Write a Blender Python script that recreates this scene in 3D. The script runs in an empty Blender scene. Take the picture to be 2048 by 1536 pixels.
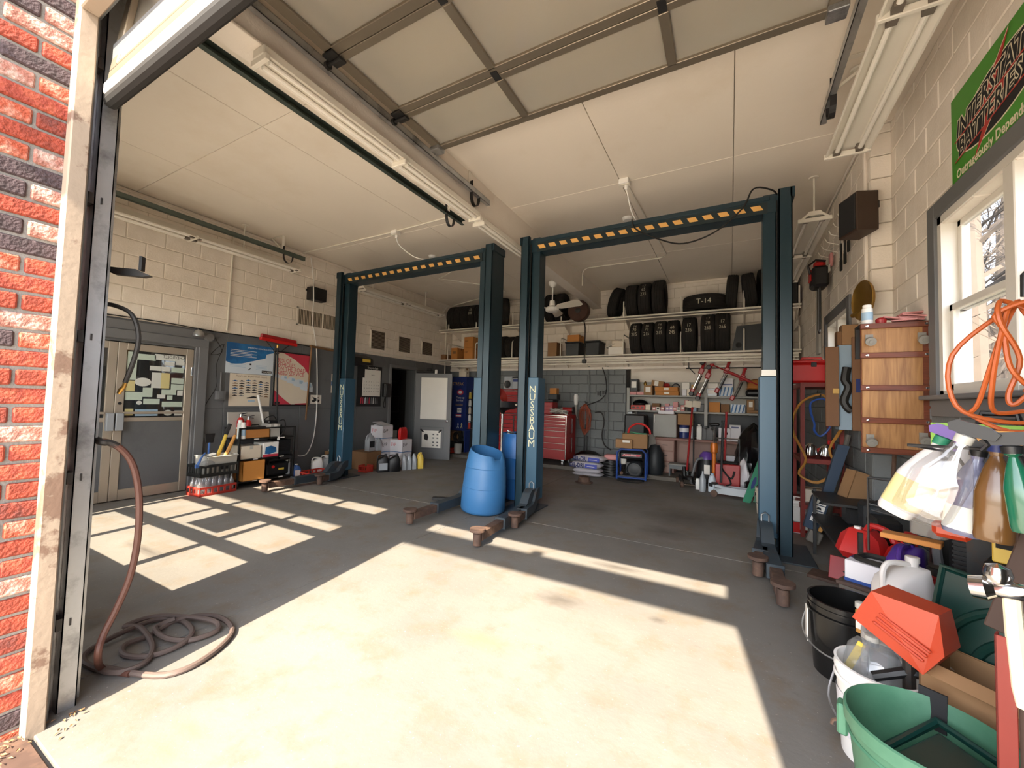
import bpy, bmesh, math, random
from mathutils import Vector, Matrix, Euler
random.seed(7)
R = math.radians
scn = bpy.context.scene
COL = scn.collection

# ---------------------------------------------------------------- camera
cam_d = bpy.data.cameras.new('camera')
cam = bpy.data.objects.new('camera', cam_d)
COL.objects.link(cam)
cam_d.sensor_width = 36.0
cam_d.lens = 805.0 / 2048.0 * 36.0
cam_d.clip_start = 0.02
_yaw, _pit, _rol = R(-28.5), R(2.5), R(1.61)
_f = Vector((math.sin(_yaw) * math.cos(_pit), math.cos(_yaw) * math.cos(_pit), math.sin(_pit)))
_r = Vector((math.cos(_yaw), -math.sin(_yaw), 0))
_u = _r.cross(_f)
_r2 = _r * math.cos(_rol) + _u * math.sin(_rol)
_u2 = -_r * math.sin(_rol) + _u * math.cos(_rol)
cam.matrix_world = Matrix(((_r2.x, _u2.x, -_f.x, 0), (_r2.y, _u2.y, -_f.y, 0), (_r2.z, _u2.z, -_f.z, 1.38), (0, 0, 0, 1)))
scn.camera = cam

# ---------------------------------------------------------------- sky, sun, exposure
scn.view_settings.view_transform = 'Standard'
scn.view_settings.look = 'None'
scn.view_settings.gamma = 1.0
scn.view_settings.use_curve_mapping = False
scn.view_settings.exposure = 1.15
SUN = Vector((-0.14, 1.0, -0.90)).normalized()
wld = bpy.data.worlds.new('sky')
scn.world = wld
wld.use_nodes = True
nt = wld.node_tree
nt.nodes.clear()
_sky = nt.nodes.new('ShaderNodeTexSky')
_sky.sky_type = 'NISHITA'
_sky.sun_disc = False
_sky.sun_elevation = math.asin(-SUN.z)
_sky.sun_rotation = math.atan2(-SUN.x, -SUN.y)
_hsv = nt.nodes.new('ShaderNodeHueSaturation')
_hsv.inputs['Saturation'].default_value = 0.35
_bg = nt.nodes.new('ShaderNodeBackground')
_bg.inputs['Strength'].default_value = 0.55
_wo = nt.nodes.new('ShaderNodeOutputWorld')
nt.links.new(_sky.outputs[0], _hsv.inputs['Color'])
nt.links.new(_hsv.outputs[0], _bg.inputs['Color'])
nt.links.new(_bg.outputs[0], _wo.inputs['Surface'])
sun_d = bpy.data.lights.new('sun', 'SUN')
sun_d.energy = 11.5
sun_d.angle = R(0.53)
sun_d.color = (1.0, 0.86, 0.67)
sun = bpy.data.objects.new('sun', sun_d)
COL.objects.link(sun)
sun.location = (2, -14, 14)
sun.rotation_euler = SUN.to_track_quat('-Z', 'Y').to_euler()

# ---------------------------------------------------------------- materials
MATS = {}
def lin(h):
    if not isinstance(h, str):
        return tuple(h)[:3]
    h = h.lstrip('#')
    c = [int(h[i:i + 2], 16) / 255 for i in (0, 2, 4)]
    return tuple(x / 12.92 if x <= 0.04045 else ((x + 0.055) / 1.055) ** 2.4 for x in c)
def mat(name, col, rough=0.6, metal=0.0, var=0.12, scale=6.0, bump=0.0, bscale=40.0, second=None, mix=(0.45, 0.7), coat=0.0, spec=None):
    """principled surface, its colour varied by object-space noise; second = a worn or stained colour laid over in patches"""
    m = bpy.data.materials.new(name)
    m.use_nodes = True
    t = m.node_tree
    b = t.nodes['Principled BSDF']
    b.inputs['Roughness'].default_value = rough
    b.inputs['Metallic'].default_value = metal
    if coat:
        b.inputs['Coat Weight'].default_value = coat
    if spec is not None:
        b.inputs['Specular IOR Level'].default_value = spec
    c = lin(col)
    if var == 0 and second is None:
        b.inputs['Base Color'].default_value = (*c, 1)
    else:
        tc = t.nodes.new('ShaderNodeTexCoord')
        nz = t.nodes.new('ShaderNodeTexNoise')
        nz.inputs['Scale'].default_value = scale
        nz.inputs['Detail'].default_value = 5
        t.links.new(tc.outputs['Object'], nz.inputs['Vector'])
        mx = t.nodes.new('ShaderNodeMix'); mx.data_type = 'RGBA'
        mx.inputs['A'].default_value = (*[x * (1 - var) for x in c], 1)
        mx.inputs['B'].default_value = (*[min(1, x * (1 + var)) for x in c], 1)
        t.links.new(nz.outputs['Fac'], mx.inputs['Factor'])
        out = mx.outputs['Result']
        if second is not None:
            n2 = t.nodes.new('ShaderNodeTexNoise')
            n2.inputs['Scale'].default_value = scale * 0.6
            n2.inputs['Detail'].default_value = 8
            n2.inputs['Roughness'].default_value = 0.65
            mp = t.nodes.new('ShaderNodeMapping'); mp.inputs['Location'].default_value = (3.1, 1.7, 5.2)
            t.links.new(tc.outputs['Object'], mp.inputs['Vector'])
            t.links.new(mp.outputs[0], n2.inputs['Vector'])
            mr = t.nodes.new('ShaderNodeMapRange')
            mr.inputs['From Min'].default_value = mix[0]; mr.inputs['From Max'].default_value = mix[1]
            t.links.new(n2.outputs['Fac'], mr.inputs['Value'])
            m2 = t.nodes.new('ShaderNodeMix'); m2.data_type = 'RGBA'
            t.links.new(mr.outputs[0], m2.inputs['Factor'])
            t.links.new(out, m2.inputs['A'])
            m2.inputs['B'].default_value = (*lin(second), 1)
            out = m2.outputs['Result']
        t.links.new(out, b.inputs['Base Color'])
        if bump:
            n3 = t.nodes.new('ShaderNodeTexNoise')
            n3.inputs['Scale'].default_value = bscale
            n3.inputs['Detail'].default_value = 4
            t.links.new(tc.outputs['Object'], n3.inputs['Vector'])
            bp = t.nodes.new('ShaderNodeBump')
            bp.inputs['Strength'].default_value = bump
            bp.inputs['Distance'].default_value = 0.01
            t.links.new(n3.outputs['Fac'], bp.inputs['Height'])
            t.links.new(bp.outputs[0], b.inputs['Normal'])
    MATS[name] = m
    return m
def glass(name, tint=(1, 1, 1), refl=0.08, haze=0.0, rough=0.02):
    """thin pane: mostly clear, a little mirror, a little dust"""
    m = bpy.data.materials.new(name); m.use_nodes = True
    t = m.node_tree; t.nodes.clear()
    o = t.nodes.new('ShaderNodeOutputMaterial')
    tr = t.nodes.new('ShaderNodeBsdfTransparent'); tr.inputs[0].default_value = (*tint, 1)
    gl = t.nodes.new('ShaderNodeBsdfGlossy'); gl.inputs['Roughness'].default_value = rough
    mx = t.nodes.new('ShaderNodeMixShader'); mx.inputs[0].default_value = refl
    t.links.new(tr.outputs[0], mx.inputs[1]); t.links.new(gl.outputs[0], mx.inputs[2])
    out = mx.outputs[0]
    if haze:
        tl = t.nodes.new('ShaderNodeBsdfTranslucent'); tl.inputs[0].default_value = (0.9, 0.9, 0.9, 1)
        df = t.nodes.new('ShaderNodeBsdfDiffuse'); df.inputs[0].default_value = (0.8, 0.8, 0.8, 1)
        ad = t.nodes.new('ShaderNodeMixShader'); ad.inputs[0].default_value = 0.5
        t.links.new(tl.outputs[0], ad.inputs[1]); t.links.new(df.outputs[0], ad.inputs[2])
        m2 = t.nodes.new('ShaderNodeMixShader'); m2.inputs[0].default_value = haze
        t.links.new(out, m2.inputs[1]); t.links.new(ad.outputs[0], m2.inputs[2])
        out = m2.outputs[0]
    t.links.new(out, o.inputs['Surface'])
    MATS[name] = m
    return m
def wood(name, c1, c2, scale=3.0, axis=2, rough=0.55):
    m = bpy.data.materials.new(name); m.use_nodes = True
    t = m.node_tree; b = t.nodes['Principled BSDF']; b.inputs['Roughness'].default_value = rough
    tc = t.nodes.new('ShaderNodeTexCoord'); mp = t.nodes.new('ShaderNodeMapping')
    s = [14.0, 14.0, 14.0]; s[axis] = 1.2
    mp.inputs['Scale'].default_value = s
    nz = t.nodes.new('ShaderNodeTexNoise'); nz.inputs['Scale'].default_value = scale; nz.inputs['Detail'].default_value = 7
    nz.inputs['Distortion'].default_value = 1.2
    mx = t.nodes.new('ShaderNodeMix'); mx.data_type = 'RGBA'
    mr = t.nodes.new('ShaderNodeMapRange'); mr.inputs['From Min'].default_value = 0.3; mr.inputs['From Max'].default_value = 0.7
    mx.inputs['A'].default_value = (*lin(c1), 1); mx.inputs['B'].default_value = (*lin(c2), 1)
    t.links.new(tc.outputs['Object'], mp.inputs['Vector']); t.links.new(mp.outputs[0], nz.inputs['Vector'])
    t.links.new(nz.outputs['Fac'], mr.inputs['Value']); t.links.new(mr.outputs[0], mx.inputs['Factor'])
    t.links.new(mx.outputs['Result'], b.inputs['Base Color'])
    MATS[name] = m
    return m

# ---------------------------------------------------------------- mesh building
class MB:
    def __init__(s):
        s.v = []; s.f = []; s.mi = []; s.mats = []
    def _m(s, m):
        if m is None: return 0
        if m not in s.mats: s.mats.append(m)
        return s.mats.index(m)
    def add(s, vs, fs, M=None, m=None):
        o = len(s.v); k = s._m(m)
        for p in vs:
            p = Vector(p)
            s.v.append(tuple(M @ p if M is not None else p))
        for q in fs:
            s.f.append(tuple(i + o for i in q)); s.mi.append(k)
        return s
    def box(s, c, d, rz=0, rx=0, ry=0, ch=0.0, m=None, taper=1.0):
        """box of size d about c; ch = chamfer; taper scales the top"""
        M = Matrix.Translation(Vector(c)) @ Euler((R(rx), R(ry), R(rz))).to_matrix().to_4x4()
        h = [x / 2 for x in d]
        if ch <= 0:
            vs = [(sx * h[0] * (taper if sz > 0 else 1), sy * h[1] * (taper if sz > 0 else 1), sz * h[2]) for sz in (-1, 1) for sy in (-1, 1) for sx in (-1, 1)]
            return s.add(vs, [(0, 2, 3, 1), (4, 5, 7, 6), (0, 1, 5, 4), (2, 6, 7, 3), (0, 4, 6, 2), (1, 3, 7, 5)], M, m)
        ch = min(ch, *(x * 0.95 for x in h))
        vs = []; idx = {}
        for sx in (-1, 1):
            for sy in (-1, 1):
                for sz in (-1, 1):
                    k = taper if sz > 0 else 1
                    for a in range(3):
                        p = [sx * (h[0] * k - ch), sy * (h[1] * k - ch), sz * (h[2] - ch)]
                        p[a] += (sx, sy, sz)[a] * ch
                        idx[sx, sy, sz, a] = len(vs); vs.append(tuple(p))
        fs = []
        S = (-1, 1)
        for sg in S:
            q = [(-1, -1), (1, -1), (1, 1), (-1, 1)]
            for a in range(3):
                def key(u, w):
                    t3 = [0, 0, 0]; t3[a] = sg; t3[(a + 1) % 3] = u; t3[(a + 2) % 3] = w
                    return idx[t3[0], t3[1], t3[2], a]
                f = [key(u, w) for u, w in q]
                fs.append(tuple(f if sg > 0 else f[::-1]))
        for a in range(3):
            b_, c_ = (a + 1) % 3, (a + 2) % 3
            for sb in S:
                for sc in S:
                    def key(sa, ax):
                        t3 = [0, 0, 0]; t3[a] = sa; t3[b_] = sb; t3[c_] = sc
                        return idx[t3[0], t3[1], t3[2], ax]
                    f = [key(-1, b_), key(1, b_), key(1, c_), key(-1, c_)]
                    fs.append(tuple(f if sb * sc > 0 else f[::-1]))
        for sx in S:
            for sy in S:
                for sz in S:
                    f = [idx[sx, sy, sz, a] for a in range(3)]
                    fs.append(tuple(f if sx * sy * sz > 0 else f[::-1]))
        return s.add(vs, fs, M, m)
    def bb(s, p, q, ch=0.0, m=None):
        """box between two corners"""
        c = [(a + b) / 2 for a, b in zip(p, q)]
        return s.box(c, [max(abs(a - b), 1e-4) for a, b in zip(p, q)], ch=ch, m=m)
    def tube(s, pts, r, n=8, closed=False, caps=True, m=None, smooth=0):
        P = [Vector(p) for p in pts]
        if smooth:
            P = catmull(P, smooth, closed)
        rr = r if isinstance(r, (list, tuple)) else [r] * len(P)
        if len(rr) != len(P):
            rr = [rr[min(len(rr) - 1, int(i * len(rr) / len(P)))] for i in range(len(P))]
        vs = []; fs = []
        N = len(P)
        prev = None
        for i, p in enumerate(P):
            a = P[(i - 1) % N] if (closed or i > 0) else p
            b = P[(i + 1) % N] if (closed or i < N - 1) else p
            t = (b - a)
            t = t.normalized() if t.length > 1e-9 else Vector((0, 0, 1))
            if prev is None:
                x = t.orthogonal().normalized()
            else:
                x = prev - t * prev.dot(t)
                x = x.normalized() if x.length > 1e-6 else t.orthogonal().normalized()
            prev = x
            y = t.cross(x)
            for k in range(n):
                an = 2 * math.pi * k / n
                vs.append(p + (x * math.cos(an) + y * math.sin(an)) * rr[i])
        L = N if closed else N - 1
        for i in range(L):
            for k in range(n):
                a = i * n + k; b = i * n + (k + 1) % n
                c = ((i + 1) % N) * n + (k + 1) % n; d = ((i + 1) % N) * n + k
                fs.append((a, b, c, d))
        if caps and not closed:
            fs.append(tuple(range(n))[::-1]); fs.append(tuple(range((N - 1) * n, N * n)))
        return s.add(vs, fs, None, m)
    def cyl(s, p, q, r, r2=None, n=16, m=None):
        return s.tube([p, q], [r, r if r2 is None else r2], n=n, m=m)
    def lathe(s, prof, c=(0, 0, 0), n=24, M=None, m=None, sq=0.0, cap=True):
        """revolve (r, z) about z; sq > 0 squares the section off"""
        vs = []; fs = []
        for r, z in prof:
            for k in range(n):
                an = 2 * math.pi * k / n
                ca, sa = math.cos(an), math.sin(an)
                e = 1.0
                if sq:
                    e = 1.0 / (abs(ca) ** (2 + sq * 6) + abs(sa) ** (2 + sq * 6)) ** (1 / (2 + sq * 6))
                vs.append((c[0] + r * e * ca, c[1] + r * e * sa, c[2] + z))
        for i in range(len(prof) - 1):
            for k in range(n):
                a = i * n + k; b = i * n + (k + 1) % n
                fs.append((a, b, b + n, a + n))
        if cap:
            if prof[0][0] > 1e-6: fs.append(tuple(range(n))[::-1])
            if prof[-1][0] > 1e-6: fs.append(tuple(range((len(prof) - 1) * n, len(prof) * n)))
        return s.add(vs, fs, M, m)
    def prism(s, poly, t, M=None, m=None):
        """polygon in local xy, thickness t along +z"""
        n = len(poly)
        vs = [(x, y, 0) for x, y in poly] + [(x, y, t) for x, y in poly]
        fs = [tuple(range(n))[::-1], tuple(range(n, 2 * n))] + [(i, (i + 1) % n, n + (i + 1) % n, n + i) for i in range(n)]
        return s.add(vs, fs, M, m)
    def text(s, body, size, M, m=None, depth=0.0, align='LEFT', squash=1.0, bold=0.0):
        cu = bpy.data.curves.new('lettering', 'FONT')
        cu.body = body; cu.size = size; cu.extrude = depth; cu.align_x = align
        cu.resolution_u = 2
        cu.offset = bold
        ob = bpy.data.objects.new('lettering', cu)
        me = ob.to_mesh()
        vs = [Vector((v.co.x * squash, v.co.y, v.co.z)) for v in me.vertices]
        fs = [tuple(p.vertices) for p in me.polygons]
        s.add(vs, fs, M, m)
        ob.to_mesh_clear()
        bpy.data.objects.remove(ob); bpy.data.curves.remove(cu)
        return s
    def mesh(s, name, mt=None, smooth=35):
        me = bpy.data.meshes.new(name)
        me.from_pydata(s.v, [], s.f)
        if s.mats:
            for x in s.mats: me.materials.append(MATS[x])
            me.polygons.foreach_set('material_index', s.mi)
        else:
            me.materials.append(MATS[mt])
        bm = bmesh.new(); bm.from_mesh(me)
        bmesh.ops.recalc_face_normals(bm, faces=bm.faces)
        bm.to_mesh(me); bm.free()
        if smooth:
            me.polygons.foreach_set('use_smooth', [True] * len(me.polygons))
            me.set_sharp_from_angle(angle=R(smooth))
        return me
def catmull(P, k, closed=False):
    out = []
    N = len(P)
    rng = range(N) if closed else range(N - 1)
    for i in rng:
        if closed:
            a, b, c, d = P[(i - 1) % N], P[i], P[(i + 1) % N], P[(i + 2) % N]
        else:
            a, b, c, d = P[max(i - 1, 0)], P[i], P[i + 1], P[min(i + 2, N - 1)]
        for j in range(k):
            t = j / k
            out.append(0.5 * ((2 * b) + (c - a) * t + (2 * a - 5 * b + 4 * c - d) * t * t + (3 * b - a - 3 * c + d) * t ** 3))
    if not closed: out.append(P[-1])
    return out
def place(o, parent=None, loc=(0, 0, 0), rot=None):
    COL.objects.link(o)
    o.location = loc
    if rot is not None:
        o.rotation_euler = tuple(R(x) for x in rot) if hasattr(rot, '__len__') else (0, 0, R(rot))
    if parent is not None: o.parent = parent
    return o
def tag(o, label=None, cat=None, group=None, kind=None):
    if label: o['label'] = label
    if cat: o['category'] = cat
    if group: o['group'] = group
    if kind: o['kind'] = kind
    return o
def thing(name, label, cat, loc=(0, 0, 0), rot=0, group=None):
    o = bpy.data.objects.new(name, None)
    o.empty_display_size = 0.05
    place(o, None, loc, rot)
    return tag(o, label, cat, group)
def part(name, mb, mt, parent, label=None, kind=None, loc=(0, 0, 0), rot=None, smooth=35):
    o = bpy.data.objects.new(name, mb if isinstance(mb, bpy.types.Mesh) else mb.mesh(name, mt, smooth))
    place(o, parent, loc, rot)
    return tag(o, label, kind=kind)
def solo(name, mb, mt, label, cat, loc=(0, 0, 0), rot=0, group=None, smooth=35):
    o = bpy.data.objects.new(name, mb if isinstance(mb, bpy.types.Mesh) else mb.mesh(name, mt, smooth))
    place(o, None, loc, rot)
    return tag(o, label, cat, group)
def struct(name, mb, mt, smooth=35, parent=None, loc=(0, 0, 0)):
    o = bpy.data.objects.new(name, mb.mesh(name, mt, smooth))
    place(o, parent, loc)
    return tag(o, kind='structure')
def sgroup(name, loc=(0, 0, 0)):
    o = bpy.data.objects.new(name, None); o.empty_display_size = 0.05
    place(o, None, loc)
    return tag(o, kind='structure')
def dup(root, loc, rot=None, label=None, group=None):
    r = root.copy(); COL.objects.link(r); r.location = loc
    if rot is not None:
        r.rotation_euler = tuple(R(x) for x in rot) if hasattr(rot, '__len__') else (0, 0, R(rot))
    if label: r['label'] = label
    if group: r['group'] = group
    for ch in list(root.children):
        c = ch.copy(); COL.objects.link(c); c.parent = r
        for g in list(ch.children):
            d = g.copy(); COL.objects.link(d); d.parent = c
    return r
def T(x=0, y=0, z=0, rx=0, ry=0, rz=0, s=1.0):
    return Matrix.Translation((x, y, z)) @ Euler((R(rx), R(ry), R(rz))).to_matrix().to_4x4() @ Matrix.Scale(s, 4)
# frames for flat print: local x to the right of a viewer, local y up, z towards the viewer
FACE_XP = lambda x, y, z: Matrix(((0, 0, 1, x), (1, 0, 0, y), (0, 1, 0, z), (0, 0, 0, 1)))      # on a wall facing +X (left wall)
FACE_XM = lambda x, y, z: Matrix(((0, 0, -1, x), (-1, 0, 0, y), (0, 1, 0, z), (0, 0, 0, 1)))    # on a wall facing -X (right wall)
FACE_YM = lambda x, y, z: Matrix(((1, 0, 0, x), (0, 0, -1, y), (0, 1, 0, z), (0, 0, 0, 1)))     # facing -Y (towards the door)

# ---------------------------------------------------------------- palette
mat('cream_paint', '#ebe2d6', 0.7, var=0.05, scale=2.5, bump=0.25, bscale=60, second='#d6c9b8', mix=(0.58, 0.9))
mat('ceiling_paint', '#ebe1d3', 0.7, var=0.04, scale=1.5, bump=0.1, bscale=30, second='#dccdb8', mix=(0.55, 0.95))
mat('joint_cream', '#d3c9ba', 0.85, var=0.05)
mat('grey_paint', '#626466', 0.55, var=0.08, scale=3, bump=0.1, bscale=40, second='#525355', mix=(0.55, 0.8))
mat('grey_trim', '#6c6d6f', 0.5, var=0.06, scale=3)
mat('grey_block', '#707475', 0.65, var=0.1, scale=3, bump=0.35, bscale=45, second='#5f6263', mix=(0.5, 0.8))
mat('joint_grey', '#56595b', 0.85, var=0.05)
mat('concrete_ledge', '#6b655d', 0.85, var=0.15, scale=5, bump=0.2)
mat('apron', '#d6cdbf', 0.9, var=0.15, scale=2, bump=0.3)
mat('ground', '#8f8a6c', 0.95, var=0.3, scale=1.2, second='#6f6a55')
mat('mortar', '#7d7a76', 0.95, var=0.1, scale=30, bump=0.4, bscale=120)
for i, (c, s2) in enumerate((('#8c3b2a', '#6f2d20'), ('#96452f', '#b08070'), ('#7c3528', '#5a302c'), ('#43363a', '#32292c'), ('#906055', '#b3a198'), ('#86372a', '#a2523c'))):
    mat('brick_%d' % i, c, 0.9, var=0.2, scale=25, bump=1.0, bscale=70, second=s2, mix=(0.45, 0.65))
mat('jamb_timber', '#8d7f70', 0.7, var=0.1, scale=6, second='#6a5548', mix=(0.56, 0.6), bump=0.15)
mat('galvanised', '#b2b5b8', 0.36, 0.8, var=0.15, scale=9, second='#77797b', mix=(0.5, 0.7))
mat('dark_steel', '#3a3a3a', 0.5, 0.6, var=0.2, scale=12, second='#4c3b30', mix=(0.55, 0.7))
mat('rust', '#54423a', 0.8, 0.3, var=0.3, scale=14, second='#6e5648', mix=(0.45, 0.65))
mat('white_metal', '#e3ddd0', 0.45, var=0.05, scale=4)
mat('white_plastic', '#e8e6e2', 0.4, var=0.05)
mat('black_rubber', '#161514', 0.8, var=0.25, scale=20)
mat('black_plastic', '#18181a', 0.45, var=0.15)
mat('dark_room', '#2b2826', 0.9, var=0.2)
mat('aluminium', '#b9ad9c', 0.4, 0.55, var=0.06, scale=5)
mat('chrome', '#d8d8d8', 0.15, 1.0, var=0)
mat('red_paint', '#9c1f22', 0.35, var=0.08, scale=5)
mat('bright_red', '#c3201f', 0.4, var=0.06)
mat('lift_blue', '#1b313b', 0.35, 0.1, var=0.1, scale=3, second='#294957', mix=(0.6, 0.85))
mat('lift_light', '#2f4f63', 0.35, 0.1, var=0.1, scale=3)
mat('lift_dark', '#16262b', 0.5, 0.1, var=0.1)
mat('cardboard', '#94714e', 0.85, var=0.08, scale=5, bump=0.1)
mat('cardboard_dark', '#7c5a3c', 0.85, var=0.1, scale=5)
mat('cardboard_orange', '#b77a3f', 0.85, var=0.08, scale=5)
mat('paper', '#e6e2da', 0.8, var=0.03)
mat('ink', '#1c1c1e', 0.8, var=0)
mat('brass', '#b18a48', 0.35, 0.9, var=0.1)
glass('door_glass', (1.0, 1.0, 0.99), 0.03, 0.0)
glass('panel_glass', (0.92, 0.90, 0.84), 0.10, 0.30, 0.1)
glass('window_glass', (0.78, 0.80, 0.84), 0.06, 0.02)
glass('office_glass', (0.8, 0.82, 0.82), 0.10, 0.04)

def floor_material():
    m = bpy.data.materials.new('concrete_floor'); m.use_nodes = True
    t = m.node_tree; b = t.nodes['Principled BSDF']
    tc = t.nodes.new('ShaderNodeTexCoord')
    def noise(s, d=6, off=0, rough=0.6, sc=(1, 1, 1)):
        mp = t.nodes.new('ShaderNodeMapping'); mp.inputs['Location'].default_value = (off, off * 1.7, 0); mp.inputs['Scale'].default_value = sc
        n = t.nodes.new('ShaderNodeTexNoise'); n.inputs['Scale'].default_value = s; n.inputs['Detail'].default_value = d; n.inputs['Roughness'].default_value = rough
        t.links.new(tc.outputs['Object'], mp.inputs['Vector']); t.links.new(mp.outputs[0], n.inputs['Vector'])
        return n.outputs['Fac']
    def ramp(x, a, c):
        r = t.nodes.new('ShaderNodeMapRange'); r.inputs['From Min'].default_value = a; r.inputs['From Max'].default_value = c
        t.links.new(x, r.inputs['Value']); return r.outputs[0]
    def mixc(f, A, B):
        x = t.nodes.new('ShaderNodeMix'); x.data_type = 'RGBA'
        t.links.new(f, x.inputs['Factor'])
        for k, v in (('A', A), ('B', B)):
            if isinstance(v, str): x.inputs[k].default_value = (*lin(v), 1)
            else: t.links.new(v, x.inputs[k])
        return x.outputs['Result']
    def spot(x, y, rx, ry, soft=0.5):
        mp = t.nodes.new('ShaderNodeMapping'); mp.vector_type = 'POINT'
        mp.inputs['Location'].default_value = (-x / rx, -y / ry, 0); mp.inputs['Scale'].default_value = (1 / rx, 1 / ry, 0)
        t.links.new(tc.outputs['Object'], mp.inputs['Vector'])
        n = t.nodes.new('ShaderNodeTexNoise'); n.inputs['Scale'].default_value = 2.2; n.inputs['Detail'].default_value = 5
        t.links.new(mp.outputs[0], n.inputs['Vector'])
        ln = t.nodes.new('ShaderNodeVectorMath'); ln.operation = 'LENGTH'; t.links.new(mp.outputs[0], ln.inputs[0])
        a = t.nodes.new('ShaderNodeMath'); a.operation = 'ADD'; t.links.new(ln.outputs['Value'], a.inputs[0]); t.links.new(n.outputs['Fac'], a.inputs[1])
        r = t.nodes.new('ShaderNodeMapRange'); r.inputs['From Min'].default_value = 1.5; r.inputs['From Max'].default_value = 1.5 - soft
        t.links.new(a.outputs[0], r.inputs['Value']); return r.outputs[0]
    c = mixc(noise(1.1), '#5d5b58', '#85817b')
    c = mixc(ramp(noise(3.3, 8, 3, 0.7), 0.50, 0.74), c, '#6f6252')
    c = mixc(ramp(noise(9, 8, 9, 0.7), 0.62, 0.7), c, '#69645e')
    c = mixc(ramp(noise(60, 3, 2), 0.66, 0.72), c, '#98938b')
    for x, y, rx, ry in STAINS:
        c = mixc(spot(x, y, rx, ry, 0.9), c, '#5a5550')
    for x, y, rx, ry in TINTS:
        c = mixc(spot(x, y, rx, ry, 1.0), c, '#7a7260')
    t.links.new(c, b.inputs['Base Color'])
    rr = t.nodes.new('ShaderNodeMapRange'); rr.inputs['To Min'].default_value = 0.45; rr.inputs['To Max'].default_value = 0.8
    t.links.new(noise(2.2, 5, 5), rr.inputs['Value']); t.links.new(rr.outputs[0], b.inputs['Roughness'])
    bp = t.nodes.new('ShaderNodeBump'); bp.inputs['Strength'].default_value = 0.15; bp.inputs['Distance'].default_value = 0.01
    t.links.new(noise(25, 6, 1), bp.inputs['Height']); t.links.new(bp.outputs[0], b.inputs['Normal'])
    MATS['concrete_floor'] = m
STAINS = [(*(-1.585, 5.232, 0.000)[:2], 0.35, 0.25), (*(-0.543, 5.471, 0.000)[:2], 0.55, 0.45), (*(0.004, 5.589, 0.000)[:2], 0.3, 0.3), (*(-0.835, 3.503, 0.000)[:2], 0.28, 0.07), (*(-0.407, 2.804, 0.000)[:2], 0.07, 0.05),
          (*(-1.044, 2.716, 0.000)[:2], 0.22, 0.12), (*(-4.473, 1.631, 0.000)[:2], 0.45, 0.06), (*(-0.620, 4.735, 0.000)[:2], 0.35, 0.25)]
TINTS = [(*(-1.912, 0.799, 0.000)[:2], 0.16, 0.06), (*(-1.939, 0.893, 0.000)[:2], 0.15, 0.05), (*(-1.265, 2.029, 0.000)[:2], 0.25, 0.1)]
floor_material()

XL, XR, XR2, YB, ZC = -6.72, 1.235, 1.09, 8.85, 3.94

# ---------------------------------------------------------------- floor and ground
fl_ = sgroup('floor')
def slab(x0, y0, x1, y1, z=0.0):
    part('slab', MB().bb((x0 + .003, y0 + .003, -0.12), (x1 - .003, y1 - .003, z), ch=0.004), 'concrete_floor', fl_)
for (x0, x1) in ((-7.0, -2.72), (-2.72, 1.6)):
    for (y0, y1) in ((0.57, 4.25), (4.25, 9.8)):
        slab(x0, y0, x1, y1)
part('subfloor', MB().bb((-9.8, 0.4, -0.2), (1.6, 9.9, -0.02)), 'joint_grey', fl_)
apr = sgroup('driveway')
for (x0, x1) in ((-7.0, -2.72), (-2.72, 1.6), (1.6, 6.0), (-11.0, -7.0)):
    for (y0, y1) in ((-3.2, 0.46), (-7.2, -3.2), (-11.2, -7.2)):
        part('slab', MB().bb((x0 + .004, y0 + .004, -0.15), (x1 - .004, y1 - .004, -0.012), ch=0.006), 'apron', apr)
struct('trim_1', MB().bb((-2.6, 0.47, -0.1), (0.7, 0.56, -0.002), ch=0.004), 'rust')           # steel sill let into the slab at the open door
struct('ground', MB().bb((-60, -60, -0.4), (60, 60, -0.16)), 'ground')
struct('ledge_back', MB().bb((-6.0, 7.95, 0), (1.05, 8.05, 0.07), ch=0.008).bb((-6.0, 8.05, 0), (1.05, 8.84, 0.06)), 'concrete_ledge')

# ---------------------------------------------------------------- block walls
BLK = {}
def block_mesh(L, H, m, D=0.08):
    k = (round(L, 3), round(H, 3), m)
    if k not in BLK:
        BLK[k] = MB().box((0, 0, 0), (D, L, H), ch=0.007).mesh('block', m)
    return BLK[k]
CL, CH = 0.406, 0.203
def blocks(parent, face, a0, a1, z0, z1, m, axis='Y', sgn=1, holes=(), off=0, split=None, m2=None, row0=0):
    """courses of single blocks; face = the plane they show, sgn = the way they face"""
    J = 0.007
    n = 0
    z = z0; row = row0
    while z < z1 - 0.02:
        h = min(CH, z1 - z)
        a = a0 - (CL / 2 if (row + off) % 2 else 0)
        while a < a1 - 0.02:
            p, q = max(a, a0), min(a + CL, a1)
            cells = [(p, q)]
            for (h0, h1, k0, k1) in holes:
                if z + h * 0.5 > k0 and z + h * 0.5 < k1:
                    nc = []
                    for (c0, c1) in cells:
                        if c1 <= h0 or c0 >= h1: nc.append((c0, c1)); continue
                        if c0 < h0: nc.append((c0, h0))
                        if c1 > h1: nc.append((h1, c1))
                    cells = nc
            for (c0, c1) in cells:
                if c1 - c0 < 0.03: continue
                mm = m2 if (split is not None and z + h / 2 < split) else m
                o = bpy.data.objects.new('block', block_mesh(c1 - c0 - J, h - J, mm))
                jit = random.uniform(-0.0012, 0.0012)
                if axis == 'Y':
                    place(o, parent, (face - sgn * 0.04 + jit, (c0 + c1) / 2, z + h / 2))
                else:
                    place(o, parent, ((c0 + c1) / 2, face - sgn * 0.04 + jit, z + h / 2), (0, 0, 90))
                n += 1
            a += CL
        z += CH; row += 1
    return n

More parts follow.
